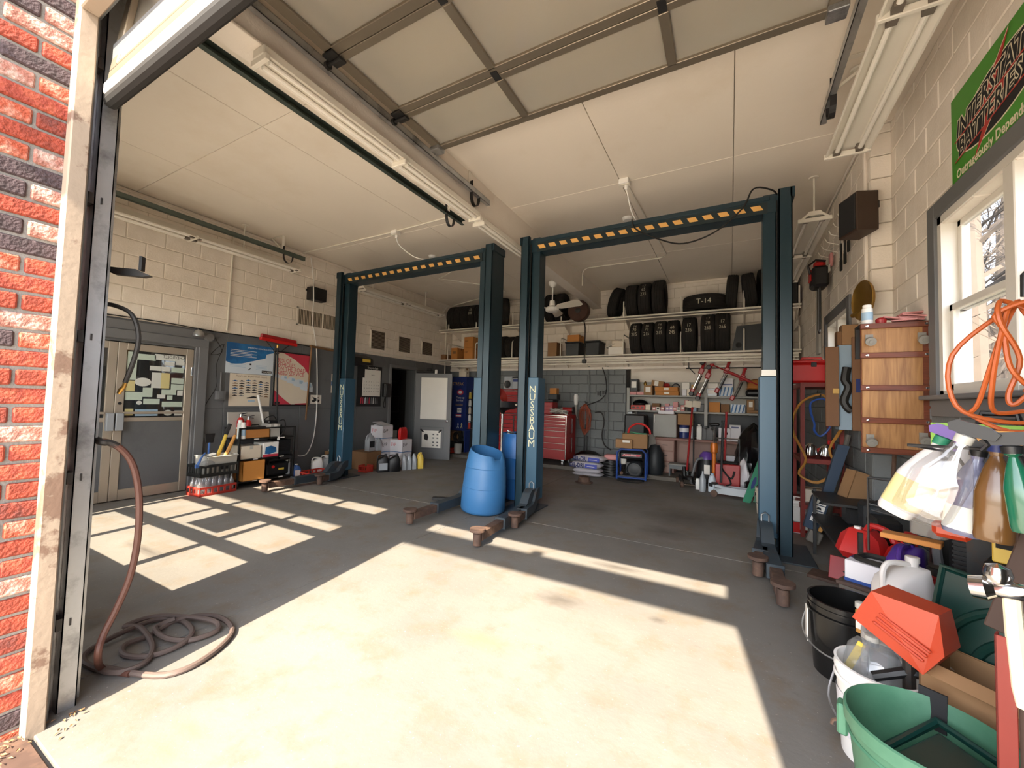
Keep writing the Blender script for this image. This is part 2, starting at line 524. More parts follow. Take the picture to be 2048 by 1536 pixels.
# left wall: panelled grey dado below, painted block above
wl = sgroup('wall_left')
def wall_box(p, q, m, par, nm='backing'):
    part(nm, MB().bb(p, q), m, par)
OFF0, OFF1 = 1.02, 2.90          # office door opening in y
STK0, STK1 = 6.66, 7.44          # stock room doorway in y
wall_box((-7.0, 0.56, 2.295), (XL - 0.006, 9.3, 4.1), 'joint_cream', wl)
wall_box((-7.0, 2.90, 0), (XL - 0.012, STK0, 2.3), 'joint_grey', wl)
wall_box((-7.0, STK1, 0), (XL - 0.012, 9.3, 2.3), 'joint_grey', wl)
wall_box((-7.0, 0.56, 0), (XL - 0.012, OFF0, 2.3), 'joint_grey', wl)
wall_box((-7.0, OFF0, 2.0), (XL - 0.012, OFF1, 2.3), 'joint_grey', wl)
wall_box((-7.0, STK0, 2.07), (XL - 0.012, STK1, 2.3), 'joint_grey', wl)
def dado(y0, y1, z0, z1):
    part('panel', MB().bb((XL - 0.03, y0 + .002, z0 + .002), (XL, y1 - .002, z1 - .002), ch=0.003), 'grey_paint', wl)
for y0, y1 in ((2.90, 3.28), (3.28, 4.50), (4.50, 5.72), (5.72, STK0)):
    dado(y0, y1, 0, 1.16); dado(y0, y1, 1.16, 2.295)
dado(STK1, 8.1, 0, 2.295); dado(8.1, 8.84, 0, 2.295); dado(0.71, OFF0, 0, 2.295)
dado(OFF0, OFF1, 2.0, 2.295); dado(STK0, STK1, 2.07, 2.295)
blocks(wl, XL, 0.63, 8.84, 2.30, ZC, 'cream_paint', 'Y', 1, holes=((4.35, 5.38, 2.66, 2.97),))
# pilaster in the front left corner
struct('wall_pilaster', MB().bb((XL + 0.001, 0.71, 0), (XL + 0.28, 1.0, 3.5), ch=0.006), 'grey_paint')

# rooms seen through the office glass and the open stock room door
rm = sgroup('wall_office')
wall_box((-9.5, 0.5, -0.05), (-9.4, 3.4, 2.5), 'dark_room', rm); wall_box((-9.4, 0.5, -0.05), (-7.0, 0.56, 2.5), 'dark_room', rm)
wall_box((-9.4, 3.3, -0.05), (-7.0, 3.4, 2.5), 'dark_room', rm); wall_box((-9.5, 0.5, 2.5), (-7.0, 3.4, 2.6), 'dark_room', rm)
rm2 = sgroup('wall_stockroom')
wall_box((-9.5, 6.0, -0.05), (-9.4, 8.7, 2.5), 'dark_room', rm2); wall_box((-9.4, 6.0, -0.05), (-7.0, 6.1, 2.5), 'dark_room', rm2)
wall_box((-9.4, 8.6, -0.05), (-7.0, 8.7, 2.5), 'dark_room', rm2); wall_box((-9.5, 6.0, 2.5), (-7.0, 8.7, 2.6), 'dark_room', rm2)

# right wall: near length with the big window, a pilaster step, then the thicker far length
wr = sgroup('wall_right')
WY0, WY1, WZ0, WZ1 = 1.95, 3.72, 1.50, 2.70       # window hole
for p, q in (((XR + 0.006, 0.56, 0), (1.36, WY0, 4.1)), ((XR + 0.006, WY1, 0), (1.36, 4.6, 4.1)), ((XR + 0.006, WY0, 0), (1.36, WY1, WZ0)), ((XR + 0.006, WY0, WZ1), (1.36, WY1, 4.1))):
    if p[2] == 0:
        wall_box(p, (q[0], q[1], min(2.03, q[2])), 'joint_grey', wr)
    if q[2] > 2.03: wall_box((p[0], p[1], max(2.03, p[2])), q, 'joint_cream', wr)
blocks(wr, XR, 0.63, 4.6, 0, ZC, 'cream_paint', 'Y', -1, holes=((WY0, WY1, WZ0, WZ1),), split=2.03, m2='grey_block')
wr2 = sgroup('wall_right_rear')
W2Y0, W2Y1, W2Z0, W2Z1 = 5.35, 6.40, 1.60, 2.48
for p, q in (((XR2 + 0.006, 4.607, 0), (1.36, W2Y0, 4.1)), ((XR2 + 0.006, W2Y1, 0), (1.36, 9.3, 4.1)), ((XR2 + 0.006, W2Y0, 0), (1.36, W2Y1, W2Z0)), ((XR2 + 0.006, W2Y0, W2Z1), (1.36, W2Y1, 4.1))):
    if p[2] == 0:
        wall_box(p, (q[0], q[1], min(2.03, q[2])), 'joint_grey', wr2)
    if q[2] > 2.03: wall_box((p[0], p[1], max(2.03, p[2])), q, 'joint_cream', wr2)
blocks(wr2, XR2, 4.6, 8.84, 0, ZC, 'cream_paint', 'Y', -1, holes=((W2Y0, W2Y1, W2Z0, W2Z1),), split=2.03, m2='grey_block', off=1)
z = 0
while z < ZC - 0.02:            # end of the thicker wall, one block wide
    h = min(CH, ZC - z)
    part('block', MB().box(((XR2 + XR) / 2 + 0.003, 4.60, z + h / 2), (XR - XR2, 0.03, h - 0.007), ch=0.006), 'cream_paint' if z > 2.0 else 'grey_block', wr2)
    z += CH

# back wall with the shelved recess on its right
wb = sgroup('wall_back')
AX0, AZ = -1.99, 2.20
wall_box((-7.0, YB + 0.006, 0), (AX0, 9.3, AZ), 'joint_grey', wb); wall_box((-7.0, YB + 0.006, AZ), (AX0, 9.3, 4.1), 'joint_cream', wb); wall_box((AX0, YB + 0.006, AZ), (1.55, 9.3, 4.1), 'joint_cream', wb)
wall_box((AX0, 9.36, 0), (1.55, 9.5, AZ + 0.2), 'cream_paint', wb, 'recess_wall')
wall_box((AX0 - 0.02, YB + 0.09, 0), (AX0, 9.36, AZ), 'cream_paint', wb, 'recess_side')
blocks(wb, YB, XL + 0.01, AX0, 0, AZ, 'grey_block', 'X', -1)
blocks(wb, YB, XL + 0.01, XR2, AZ, ZC, 'cream_paint', 'X', -1, off=1)

# front wall with the two door openings, brick wing walls outside
wf = sgroup('wall_front')
JL, JR = -2.43, 0.56             # clear opening of the open bay
for p, q in (((-7.0, 0.57, 0), (-6.12, 0.625, 4.1)), ((-3.2, 0.57, 0), (JL - 0.065, 0.625, 4.1)), ((JR + 0.065, 0.57, 0), (1.55, 0.625, 4.1)), ((-7.0, 0.57, 3.04), (1.55, 0.625, 4.1))):
    wall_box(p, q, 'grey_block', wf)
struct('trim_2', MB().bb((-2.492, 0.545, -0.02), (JL, 0.605, 3.06), ch=0.005), 'jamb_timber')
struct('trim_3', MB().bb((JR, 0.545, -0.02), (JR + 0.06, 0.605, 3.06), ch=0.005), 'jamb_timber')
struct('trim_4', MB().bb((JL, 0.545, 3.0), (JR, 0.605, 3.06), ch=0.005), 'jamb_timber')
struct('trim_5', MB().bb((-6.18, 0.545, 0), (-6.12, 0.605, 3.06), ch=0.005).bb((-3.2, 0.545, 0), (-3.14, 0.605, 3.06), ch=0.005).bb((-6.12, 0.545, 3.0), (-3.2, 0.605, 3.06), ch=0.005), 'jamb_timber')
BRK = {}
def brick_mesh(L, m):
    k = (round(L, 3), m)
    if k not in BRK: BRK[k] = MB().box((0, 0, 0), (0.06, L, 0.063), ch=0.006).mesh('brick', m)
    return BRK[k]
def wing(nm, x, sgn, y0, y1, fine):
    w = sgroup(nm)
    part('mortar', MB().bb((x - sgn * 0.010, y0, -0.15), (x - sgn * 0.5, y1, 3.9)), 'mortar', w)
    rest = MB()
    BC = 0.0755; row = 0; z = -0.05
    rnd = random.Random(3)
    while z < 3.86:
        y = y1 - 0.002 + (0.105 if row % 2 else 0)
        while y > y0 + 0.02:
            a, b = max(y - 0.21, y0), min(y, y1 - 0.002)
            if b - a > 0.03:
                k = rnd.choice([0, 0, 0, 1, 1, 2, 2, 5, 5, 4, 3]) if z < 1.9 else rnd.choice([0, 1, 1, 2, 3, 3, 4, 4, 5])
                if b > fine:
                    o = bpy.data.objects.new('brick', brick_mesh(b - a - 0.011, 'brick_%d' % k))
                    place(o, w, (x - sgn * (0.03 + rnd.uniform(-0.003, 0.003)), (a + b) / 2, z + BC / 2), (0, rnd.uniform(-1, 1), rnd.uniform(-.6, .6)))
                else:
                    rest.box((x - sgn * 0.03, (a + b) / 2, z + BC / 2), (0.06, b - a - 0.011, 0.063), m='brick_%d' % k)
            y -= 0.21
        z += BC; row += 1
    if rest.v: part('brick_field', rest, 'brick_0', w, kind='stuff')
wing('wall_wing_left', -2.492, 1, -0.92, 0.565, -0.45)
wing('wall_wing_right', JR + 0.02, -1, -0.92, 0.545, 9)

# ---------------------------------------------------------------- ceiling, beam, roof
ce = sgroup('ceiling')
part('roof_deck', MB().bb((-9.6, 0.3, ZC + 0.03), (1.7, 9.9, ZC + 0.3)), 'joint_cream', ce)
xs1 = [XL - 0.01, -5.50, -3.95, -2.60]; xs2 = [-2.60, -1.12, 0.02, XR + 0.01]
for xs in (xs1, xs2):
    for x0, x1 in zip(xs, xs[1:]):
        for y0, y1 in zip([0.62, 2.12, 4.56, 7.0], [2.12, 4.56, 7.0, 8.86]):
            part('panel', MB().bb((x0 + .003, y0 + .003, ZC), (x1 - .003, y1 - .003, ZC + 0.02), ch=0.003), 'ceiling_paint', ce)
struct('beam', MB().bb((-2.73, 0.626, 3.55), (-2.58, 8.849, ZC + 0.01), ch=0.006).bb((-2.76, 0.626, 3.53), (-2.55, 8.849, 3.55), ch=0.004), 'cream_paint')
# cover moulding between ceiling and walls
struct('trim_6', MB().bb((XL, 0.7, ZC - 0.045), (XL + 0.02, 8.85, ZC - 0.005), ch=0.004).bb((XL, 8.83, ZC - 0.045), (XR2, 8.85, ZC - 0.005), ch=0.004), 'ceiling_paint')
# unseen rail added outside, its form made up: shades a band of both floors
sr = sgroup('shade_rail')
YR = -1.6
zb = 0.90 * (2.98 - YR); zt = 0.90 * (3.38 - YR)
part('rail', MB().bb((-9.5, YR - 0.02, zb), (4.5, YR + 0.02, zt), ch=0.01), 'grey_trim', sr)
for x in (-9.4, 4.4):
    part('post', MB().bb((x - 0.06, YR - 0.06, -0.1), (x + 0.06, YR + 0.06, zt + 0.1), ch=0.01), 'grey_trim', sr)
part('shade_tab', MB().bb((-0.90, YR - 0.05, zt - 0.01), (-0.79, YR + 0.05, zt + 0.05), ch=0.01), 'grey_trim', sr)  # unseen tab added on the rail to notch the sun strip

# ---------------------------------------------------------------- sectional overhead doors
mat('door_frame', '#8b8172', 0.42, 0.6, var=0.1, scale=6)
mat('door_skin', '#d9d7d0', 0.5, var=0.05)
def section(par, cut, y0, z0, y1, z1, glazed=True, first=False):
    """one door section spanning two edge lines (y0,z0)-(y1,z1) across the width; a part with panes below it"""
    x0, x1, sts = cut
    d = Vector((0, y1 - y0, z1 - z0)); L = d.length; d.normalize()
    nrm = Vector((1, 0, 0)).cross(d)
    M = Matrix(((1, 0, 0, 0), (0, d.y, nrm.y, y0), (0, d.z, nrm.z, z0), (0, 0, 0, 1)))
    fr = MB()
    t = 0.045; w = 0.055
    def b(a0, a1, l0, l1, t0=-t / 2, t1=t / 2, mb=fr):
        q = MB().bb((a0, l0, t0), (a1, l1, t1), ch=0.003)
        mb.add(q.v, q.f, M)
    b(x0, x1, 0.003, w + .012); b(x0, x1, L - w, L - 0.003)
    edges = [x0] + list(sts) + [x1]
    b(x0, x0 + 0.08, w, L - w); b(x1 - 0.08, x1, w, L - w)
    for s in sts: b(s - 0.03, s + 0.03, w, L - w)
    # raised beads round the panes on the inner side
    sec = part('section', fr, 'door_frame', par)
    for i in range(len(edges) - 1):
        a0 = edges[i] + (0.08 if i == 0 else 0.03); a1 = edges[i + 1] - (0.08 if i == len(edges) - 2 else 0.03)
        q = MB(); b(a0 - .006, a1 + .006, w - .002, L - w + .002, -0.003, 0.003, q)
        part('pane' if glazed else 'panel', q, 'panel_glass' if glazed == 1 else ('door_glass' if glazed else 'door_skin'), sec)
        bd = MB()
        for (p0, p1, l0, l1) in ((a0, a1, w, w + .014), (a0, a1, L - w - .014, L - w), (a0, a0 + .014, w, L - w), (a1 - .014, a1, w, L - w)):
            b(p0, p1, l0, l1, -t / 2 - 0.004, -0.004, bd)
        part('bead', bd, 'aluminium', sec)
    return sec
# the raised door of the open bay
od = thing('overhead_door', 'raised glazed aluminium garage door lying under the ceiling of the open bay', 'garage door', (0, 0, 0))
cutR = (-2.44, 0.57, (-1.49, -0.36))
ZD = 3.74
section(od, cutR, 2.90, ZD, 2.37, ZD); section(od, cutR, 2.37, ZD, 1.74, ZD); section(od, cutR, 1.74, ZD, 1.10, ZD)
section(od, cutR, 1.09, ZD - 0.005, 0.735, 3.36)
section(od, cutR, 0.73, 3.35, 0.665, 2.74)
part('bottom_rail', MB().bb((-2.45, 0.635, 2.69), (0.58, 0.70, 2.74), ch=0.006), 'door_skin', od)
part('sun_stop_plate', MB().bb((-2.44, 0.655, 2.74), (0.57, 0.69, 2.93), ch=0.004), 'grey_paint', od)  # opaque plate added over the glass to stop sun, grey for its reflection
part('bottom_seal', MB().tube([(-2.46, 0.667, 2.675), (0.59, 0.667, 2.675)], 0.028, n=10).bb((-2.46, 0.64, 2.672), (0.59, 0.694, 2.70)), 'black_rubber', od)
for y in (2.37, 1.74, 1.10):
    for x in (-2.41, 0.54):
        part('roller_hinge', MB().bb((x - 0.05, y - 0.06, ZD - 0.04), (x + 0.05, y + 0.06, ZD - 0.024), ch=0.002).cyl((x - 0.09, y, ZD - 0.055), (x + 0.07, y, ZD - 0.055), 0.012, n=8).cyl((x - 0.075, y, ZD - 0.055), (x - 0.055, y, ZD - 0.055), 0.028, n=12), 'dark_steel', od)
    for x in (-1.49, -0.36):
        part('hinge', MB().bb((x - 0.025, y - 0.04, ZD - 0.03), (x + 0.025, y + 0.04, ZD - 0.023)), 'dark_steel', od)
for x in (-2.41, 0.54):
    part('top_bracket', MB().bb((x - 0.05, 2.80, ZD - 0.06), (x + 0.05, 2.90, ZD - 0.02), ch=0.004), 'galvanised', od)
# the closed door of the other bay
cd = thing('overhead_door', 'closed glazed garage door of the left bay, standing in its opening', 'garage door', (0, 0, 0))
cutL = (-6.10, -3.22, (-5.19, -4.07))
zz = [0.0, 0.53, 1.18, 1.785, 2.405, 2.785]
for i in range(5):
    section(cd, cutL, 0.72, zz[i], 0.72, zz[i + 1], glazed=0 if i == 0 else 2)
part('notice', MB().bb((-4.86, 0.70, 1.33), (-4.25, 0.712, 1.745)), 'cardboard', cd)
part('header_panel', MB().bb((-6.10, 0.70, 2.79), (-3.22, 0.74, 3.06), ch=0.004), 'door_skin', cd)
# tracks
def track(name, label, x, inner, y1, z, jamb_y=0.66, col='galvanised'):
    o = thing(name, label, 'door track', (x, 0, 0))
    s = inner
    # c-shaped channel: vertical run, bend, horizontal run
    def prof(path, mb):
        for k, (dx0, dx1, dn0, dn1) in enumerate(((-0.026, -0.022, -0.03, 0.03), (-0.026, 0.026, -0.03, -0.026), (-0.026, 0.018, 0.026, 0.03))):
            vs = []; fs = []
            for i, (y, zq, ny, nz) in enumerate(path):
                for (dx, dn) in ((dx0, dn0), (dx1, dn0), (dx1, dn1), (dx0, dn1)):
                    vs.append((-s * dx, y + ny * dn, zq + nz * dn))
                if i:
                    for e in range(4):
                        a = (i - 1) * 4 + e; b_ = (i - 1) * 4 + (e + 1) % 4
                        fs.append((a, b_, b_ + 4, a + 4))
            fs.append((0, 1, 2, 3)); n = len(vs); fs.append((n - 4, n - 3, n - 2, n - 1))
            mb.add(vs, fs)
        return mb
    vert = [(jamb_y + 0.02, 0.0, 1, 0), (jamb_y + 0.02, z - 0.38, 1, 0)]
    part('vertical_track', prof(vert, MB()), col, o)
    bend = []
    for i in range(9):
        a = R(90) * i / 8
        bend.append((jamb_y + 0.02 + 0.38 * (1 - math.cos(a)), z - 0.38 + 0.38 * math.sin(a), math.cos(a), -math.sin(a)))
    part('bend', prof(bend, MB()), col, o)
    part('horizontal_track', prof([(jamb_y + 0.40, z, 0, -1), (y1, z, 0, -1)], MB()), col, o)
    part('angle', MB().bb((-0.035 * s - 0.003, jamb_y - 0.035, 0), (-0.035 * s + 0.003, jamb_y + 0.075, z - 0.4)), col, o)
    for k in range(5):
        zk = 0.35 + k * 0.62
        part('bracket', MB().bb((-0.04 * s, jamb_y - 0.03, zk), (0.03 * s, jamb_y - 0.012, zk + 0.05)).bb((-0.03, jamb_y + 0.01, zk + .01), (0.03, jamb_y + 0.016, zk + 0.04)), 'dark_steel', o)
    # slotted hanger to the ceiling near the far end
    yh = y1 - 0.35
    h = MB()
    h.bb((-0.003 - s * 0.03, yh - 0.02, z), (0.003 - s * 0.03, yh + 0.02, ZC - 0.004)).bb((-0.02 - s * .03, yh - 0.02, ZC - 0.009), (-s * 0.36, yh + 0.02, ZC - 0.004))
    h.tube([(-s * 0.03, yh, z + 0.02), (-s * 0.33, yh, ZC - 0.01)], 0.013, n=4)
    part('hanger', h, 'white_metal', o)
    # leaf-spring bumper hook at the end
    b_ = []
    for i in range(13):
        a = R(180) * i / 12
        b_.append((0.0, y1 - 0.28 + 0.075 * math.cos(a), z - 0.05 - 0.09 * math.sin(a) * 1.2))
    b_ = [(0, y1 - 0.205, z + 0.0)] + b_ + [(0, y1 - 0.355, z + 0.10)]
    mb = MB()
    for p, q in zip(b_, b_[1:]):
        for sx in (0,):
            mb.add([(-0.02, p[1], p[2]), (0.02, p[1], p[2]), (0.02, q[1], q[2]), (-0.02, q[1], q[2]), (-0.02, p[1] + .004, p[2] + .003), (0.02, p[1] + .004, p[2] + .003), (0.02, q[1] + .004, q[2] + .003), (-0.02, q[1] + .004, q[2] + .003)], [(0, 1, 2, 3), (7, 6, 5, 4), (0, 4, 5, 1), (3, 2, 6, 7), (0, 3, 7, 4), (1, 5, 6, 2)])
    part('bumper_spring', mb, 'black_plastic', o)
    return o
mat('track_green', '#5c6862', 0.4, 0.7, var=0.12, scale=8)
track('door_track', 'galvanised track of the open bay door, beside the brick jamb', -2.535, 1, 3.95, 3.72)
track('door_track', 'galvanised track of the open bay door, along the block wall with the green sign', 0.655, -1, 3.95, 3.72)
track('door_track', 'empty garage door track running beside the white ceiling beam', -3.03, -1, 4.15, 3.66, col='track_green')
track('door_track', 'empty garage door track under the ceiling beside the left wall', -6.27, 1, 4.15, 3.66, col='track_green')

# ---------------------------------------------------------------- two post lifts
mat('lift_arm', '#3b444b', 0.5, 0.3, var=0.15, scale=7, second='#4d4038', mix=(0.55, 0.7))
mat('hazard_yellow', '#d8a45a', 0.55, var=0.06)
mat('lettering_cream', '#c9c8a6', 0.6, var=0)
HT = 3.53
def lift(label, xa, xb, ends, mark):
    """two columns (outer faces at xa, xb), top beam, carriages, four arms; ends = per column two (x,y) arm tips"""
    o = thing('two_post_lift', label, 'car lift', ((xa + xb) / 2, 4.75, 0))
    cx = (xa + xb) / 2
    for ci, (x, s) in enumerate(((xa - cx, 1), (xb - cx, -1))):
        c = MB()
        D = 0.16
        c.bb((x, -D, 0.01), (x + s * 0.012, D, HT), ch=0.002)                                  # web
        c.bb((x, -D, 0.01), (x + s * 0.115, -D + 0.012, HT), ch=0.002); c.bb((x, D - 0.012, 0.01), (x + s * 0.115, D, HT), ch=0.002)     # flanges
        c.bb((x + s * 0.10, -D, 0.01), (x + s * 0.115, -D + 0.05, HT), ch=0.002); c.bb((x + s * 0.10, D - 0.05, 0.01), (x + s * 0.115, D, HT), ch=0.002)   # lips
        c.bb((x - s * 0.02, -D, HT - 0.10), (x + s * 0.02, D, HT), ch=0.003)
        col = part('column', c, 'lift_blue', o)
        part('base_plate', MB().bb((x - s * 0.16, -0.34, 0), (x + s * 0.27, 0.30, 0.014), ch=0.003), 'lift_arm', o)
        k = MB().box((x + s * 0.185, 0, (0.12 + HT) / 2), (0.11, 0.18, HT - 0.14), ch=0.004)
        part('mast', k, 'lift_blue', o)
        ca = MB().box((x + s * 0.195, -0.005, 0.92), (0.15, 0.215, 1.55), ch=0.006)
        car = part('carriage', ca, 'lift_light', o)
        for q, chx in enumerate(mark[ci]):
            part('letter', MB().text(chx, 0.13, FACE_YM(x + s * 0.195, -0.1145, 1.50 - q * 0.098), align='CENTER'), 'lettering_cream', car)
        if ci == 1 and xa > -3:
            part('label_plate', MB().bb((x + s * 0.13, -0.117, 1.70), (x + s * 0.25, -0.113, 1.76)), 'paper', car)
            part('cover', MB().bb((x + s * 0.13, -0.116, 1.15), (x + s * 0.25, -0.112, 1.69)), 'lift_light', car)
        part('equaliser_cable', MB().cyl((x + s * 0.124, -0.12, 0.2), (x + s * 0.124, -0.12, HT - 0.1), 0.006, n=6), 'black_rubber', o)
        for (tx, ty) in ends[ci]:
            tx -= cx; ty -= 4.75
            sy = -0.13 if ty < ends[ci][1][1] - 4.75 + 0.001 and ty == min(e[1] for e in ends[ci]) - 4.75 else 0.02
            p0 = Vector((x + s * 0.22, sy, 0)); p1 = Vector((tx, ty, 0))
            d = (p1 - p0); L = d.length; an = math.degrees(math.atan2(d.y, d.x))
            M = T(p0.x, p0.y, 0, rz=an)
            a = MB()
            # goose neck, outer box, sliding inner box
            pts = [(-0.03, 0.30), (0.10, 0.30), (0.17, 0.26), (0.25, 0.165), (0.31, 0.15), (0.31, 0.05), (0.22, 0.05), (0.14, 0.10), (0.06, 0.19), (-0.03, 0.19)]
            N = Matrix(((1, 0, 0, 0), (0, 0, -1, 0.05), (0, 1, 0, 0), (0, 0, 0, 1)))
            a.prism(pts, 0.10, M @ N)
            q = MB().bb((0.28, -0.055, 0.045), (0.28 + (L - 0.28) * 0.55, 0.055, 0.15), ch=0.004).bb((0.28 + (L - 0.28) * 0.53, -0.062, 0.04), (0.28 + (L - 0.28) * 0.56, 0.062, 0.156), ch=0.003)
            a.add(q.v, q.f, M)
            arm = part('arm', a, 'lift_arm', o)
            q = MB().bb((0.28 + (L - 0.28) * 0.5, -0.042, 0.055), (L - 0.03, 0.042, 0.135), ch=0.004)
            q.lathe([(0.0, 0.02), (0.04, 0.02), (0.04, 0.13), (0.0, 0.13)], (L, 0, 0), n=12)
            i2 = MB(); i2.add(q.v, q.f, M)
            part('arm_extension', i2, 'rust', arm)
            q = MB().lathe([(0.0, 0.13), (0.03, 0.13), (0.03, 0.15), (0.075, 0.15), (0.075, 0.175), (0.0, 0.175)], (L, 0, 0), n=18)
            i3 = MB(); i3.add(q.v, q.f, M)
            part('lift_pad', i3, 'rust', arm)
            part('pin', MB().tube([(x + s * 0.22 - 0.03, sy, 0.25), (x + s * 0.22 - 0.03, sy, 0.36), (x + s * 0.22, sy, 0.385), (x + s * 0.22 + 0.03, sy, 0.36), (x + s * 0.22 + 0.03, sy, 0.25)], 0.008, n=6), 'galvanised', arm)
    w = xb - xa
    be = MB().bb((-w / 2 + 0.02, -0.10, HT - 0.20), (w / 2 - 0.02, 0.10, HT - 0.03), ch=0.004)
    be.bb((-w / 2 + 0.18, -0.112, HT - 0.075), (w / 2 - 0.18, 0.112, HT - 0.03), ch=0.003)
    bo = part('top_beam', be, 'lift_blue', o)
    part('padded_bar', MB().bb((-w / 2 + 0.20, -0.106, HT - 0.205), (w / 2 - 0.20, -0.10, HT - 0.09)), 'lift_dark', bo)
    n = 17
    for i in range(n):
        xx = -w / 2 + 0.24 + i * (w - 0.56) / (n - 1)
        q = MB().prism([(0, 0), (0.085, 0), (0.055, 0.05), (-0.03, 0.05)], 0.003, FACE_YM(xx, -0.107, HT - 0.165))
        part('hazard_stripe', q, 'hazard_yellow', bo)
    return o
L2 = lift('blue two post lift nearer the open door, its right column by the right wall', -2.41, 0.52,
     [[(-2.094, 3.255, 0.150)[:2], (-2.051, 3.930, 0.150)[:2]], [(0.329, 3.443, 0.160)[:2], (0.205, 3.931, 0.160)[:2]]], ['NUSSBAUM', ''])
L1 = lift('blue two post lift in the left bay, nearer the wall with the posters', -6.0, -2.85,
     [[(-5.780, 3.407, 0.160)[:2], (-5.585, 4.134, 0.160)[:2]], [(-3.083, 3.416, 0.150)[:2], (-3.4, 5.75)]], ['NUSSBAUM', ''])
solo('power_cable', MB().tube([(-1.0, 4.61, 3.50), (-0.95, 4.61, 3.38), (-0.7, 4.60, 3.22), (-0.45, 4.60, 3.13), (-0.15, 4.60, 3.2), (0.1, 4.60, 3.4), (0.2, 4.62, HT + 0.06), (0.36, 4.7, HT + 0.05), (0.42, 4.78, HT + 0.01)], 0.008, n=6, smooth=6), 'black_rubber', 'black cable drooping under the striped beam of the nearer lift', 'cable')

# ---------------------------------------------------------------- ceiling fittings
mat('tube_glass', '#f1ece2', 0.25, var=0)
mat('grille_grey', '#6b6258', 0.6, var=0.1)
def tube_light(label, loc, L, w=0.28, tubes=2, rods=(), reflect=True, group=None):
    """suspended fluorescent fitting running along y; loc = its near end, underside"""
    o = thing('fluorescent_light', label, 'light fixture', loc, 0, group)
    b = MB()
    if reflect:
        b.prism([(-w / 2, 0.0), (-w / 2 + 0.012, 0.0), (-0.06, 0.052), (0.06, 0.052), (w / 2 - 0.012, 0.0), (w / 2, 0.0), (w / 2, 0.012), (0.07, 0.075), (0.05, 0.10), (-0.05, 0.10), (-0.07, 0.075), (-w / 2, 0.012)], L, T(0, L, 0, rx=90))
    else:
        b.bb((-0.06, 0, 0.03), (0.06, L, 0.09), ch=0.006)
    part('housing', b, 'white_metal', o)
    nb = max(1, round(L / 1.25))
    for i in range(nb + 1):
        y = min(max(i * L / nb, 0.015), L - 0.015)
        part('end_cap', MB().bb((-w / 2 - 0.006, y - 0.014, -0.012), (w / 2 + 0.006, y + 0.014, 0.03), ch=0.004), 'white_metal', o)
    for k in range(tubes):
        x = (k - (tubes - 1) / 2) * (w * 0.5 if reflect else 0.07)
        for i in range(nb):
            y0 = i * L / nb + 0.05; y1 = (i + 1) * L / nb - 0.05
            part('tube', MB().cyl((x, y0, 0.012), (x, y1, 0.012), 0.016, n=10), 'tube_glass', o)
            if reflect: part('socket', MB().bb((x - .024, y0 - .045, -.004), (x + .024, y0 + .02, .045)).bb((x - .024, y1 - .02, -.004), (x + .024, y1 + .045, .045)), 'grille_grey', o)
    for (y, h) in rods:
        part('rod', MB().cyl((0, y, 0.09), (0, y, h), 0.009, n=8).lathe([(0.0, 0), (0.045, 0), (0.05, 0.012), (0, 0.014)], (0, y, h - 0.014), n=12), 'white_metal', o)
    return o
tube_light('long white fluorescent fitting high along the wall with the green sign', (0.83, 1.35, 3.47), 2.75, w=0.29, rods=((0.3, 0.465), (2.4, 0.465)))
tube_light('suspended white fluorescent fitting beyond the nearer lift, by the right wall', (0.80, 5.30, 3.44), 2.5, w=0.29, rods=((0.05, 0.495), (2.3, 0.495)))
tube_light('white fluorescent fitting over the office door, nearer the front', (-6.46, 1.15, 3.47), 3.0, w=0.26, rods=((0.4, 0.465), (2.15, 0.465)))
tube_light('white fluorescent fitting over the stock room door and the vents', (-6.40, 5.45, 3.48), 2.5, w=0.26, rods=((0.3, 0.455), (1.9, 0.455)))
tube_light('twin tube strip light fixed along the white ceiling beam', (-2.57, 1.33, 3.435), 2.42, w=0.15, reflect=False)
tube_light('second strip light further along the white ceiling beam', (-2.60, 3.85, 3.435), 1.6, w=0.15, reflect=False)

def pipe(label, pts, r=0.011, m='white_metal', cat='conduit', name='conduit', sm=0):
    return solo(name, MB().tube(pts, r, n=8, smooth=sm), m, label, cat)
zc = ZC - 0.015
pipe('white conduit across the ceiling of the left bay to the socket box', [(-6.69, *(-6.516, 4.410, 3.920)[1:2], zc), (-4.6, 4.43, zc), (-2.75, 4.36, zc)])
pipe('white conduit running back from the ceiling socket over the nearer lift', [(-1.06, 4.6, zc), (-0.95, 7.05, zc), (-1.0, 7.15, zc), (-1.08, 7.2, zc), (-2.35, 7.2, zc), (-2.42, 7.2, zc - 0.02), (-2.46, 7.2, zc - 0.08), (-2.46, 7.2, 3.60)])
pipe('white conduit along the ceiling at the back left, bent down the wall', [(-6.70, 8.4, zc - 0.25), (-6.70, 8.6, zc - 0.02), (-6.6, 8.7, zc), (-4.6, 8.0, zc), (-4.5, 7.7, zc), (-5.4, 6.6, zc), (-4.2, 6.0, zc)])
pipe('white conduit down the left wall corner beside the stock room door', [(-6.69, 8.55, 3.6), (-6.69, 8.55, 2.0)], 0.014)
pipe('thin white conduit down the left wall between office door and posters', [(-6.70, *(-6.700, 3.273, 3.423)[1:2], 3.85), (-6.70, *(-6.700, 3.253, 2.493)[1:2], 2.33)], 0.014)
pipe('grey conduit along the top of the dado on the left wall', [(-6.70, 5.8, 2.345), (-6.70, 8.4, 2.345)], 0.012)
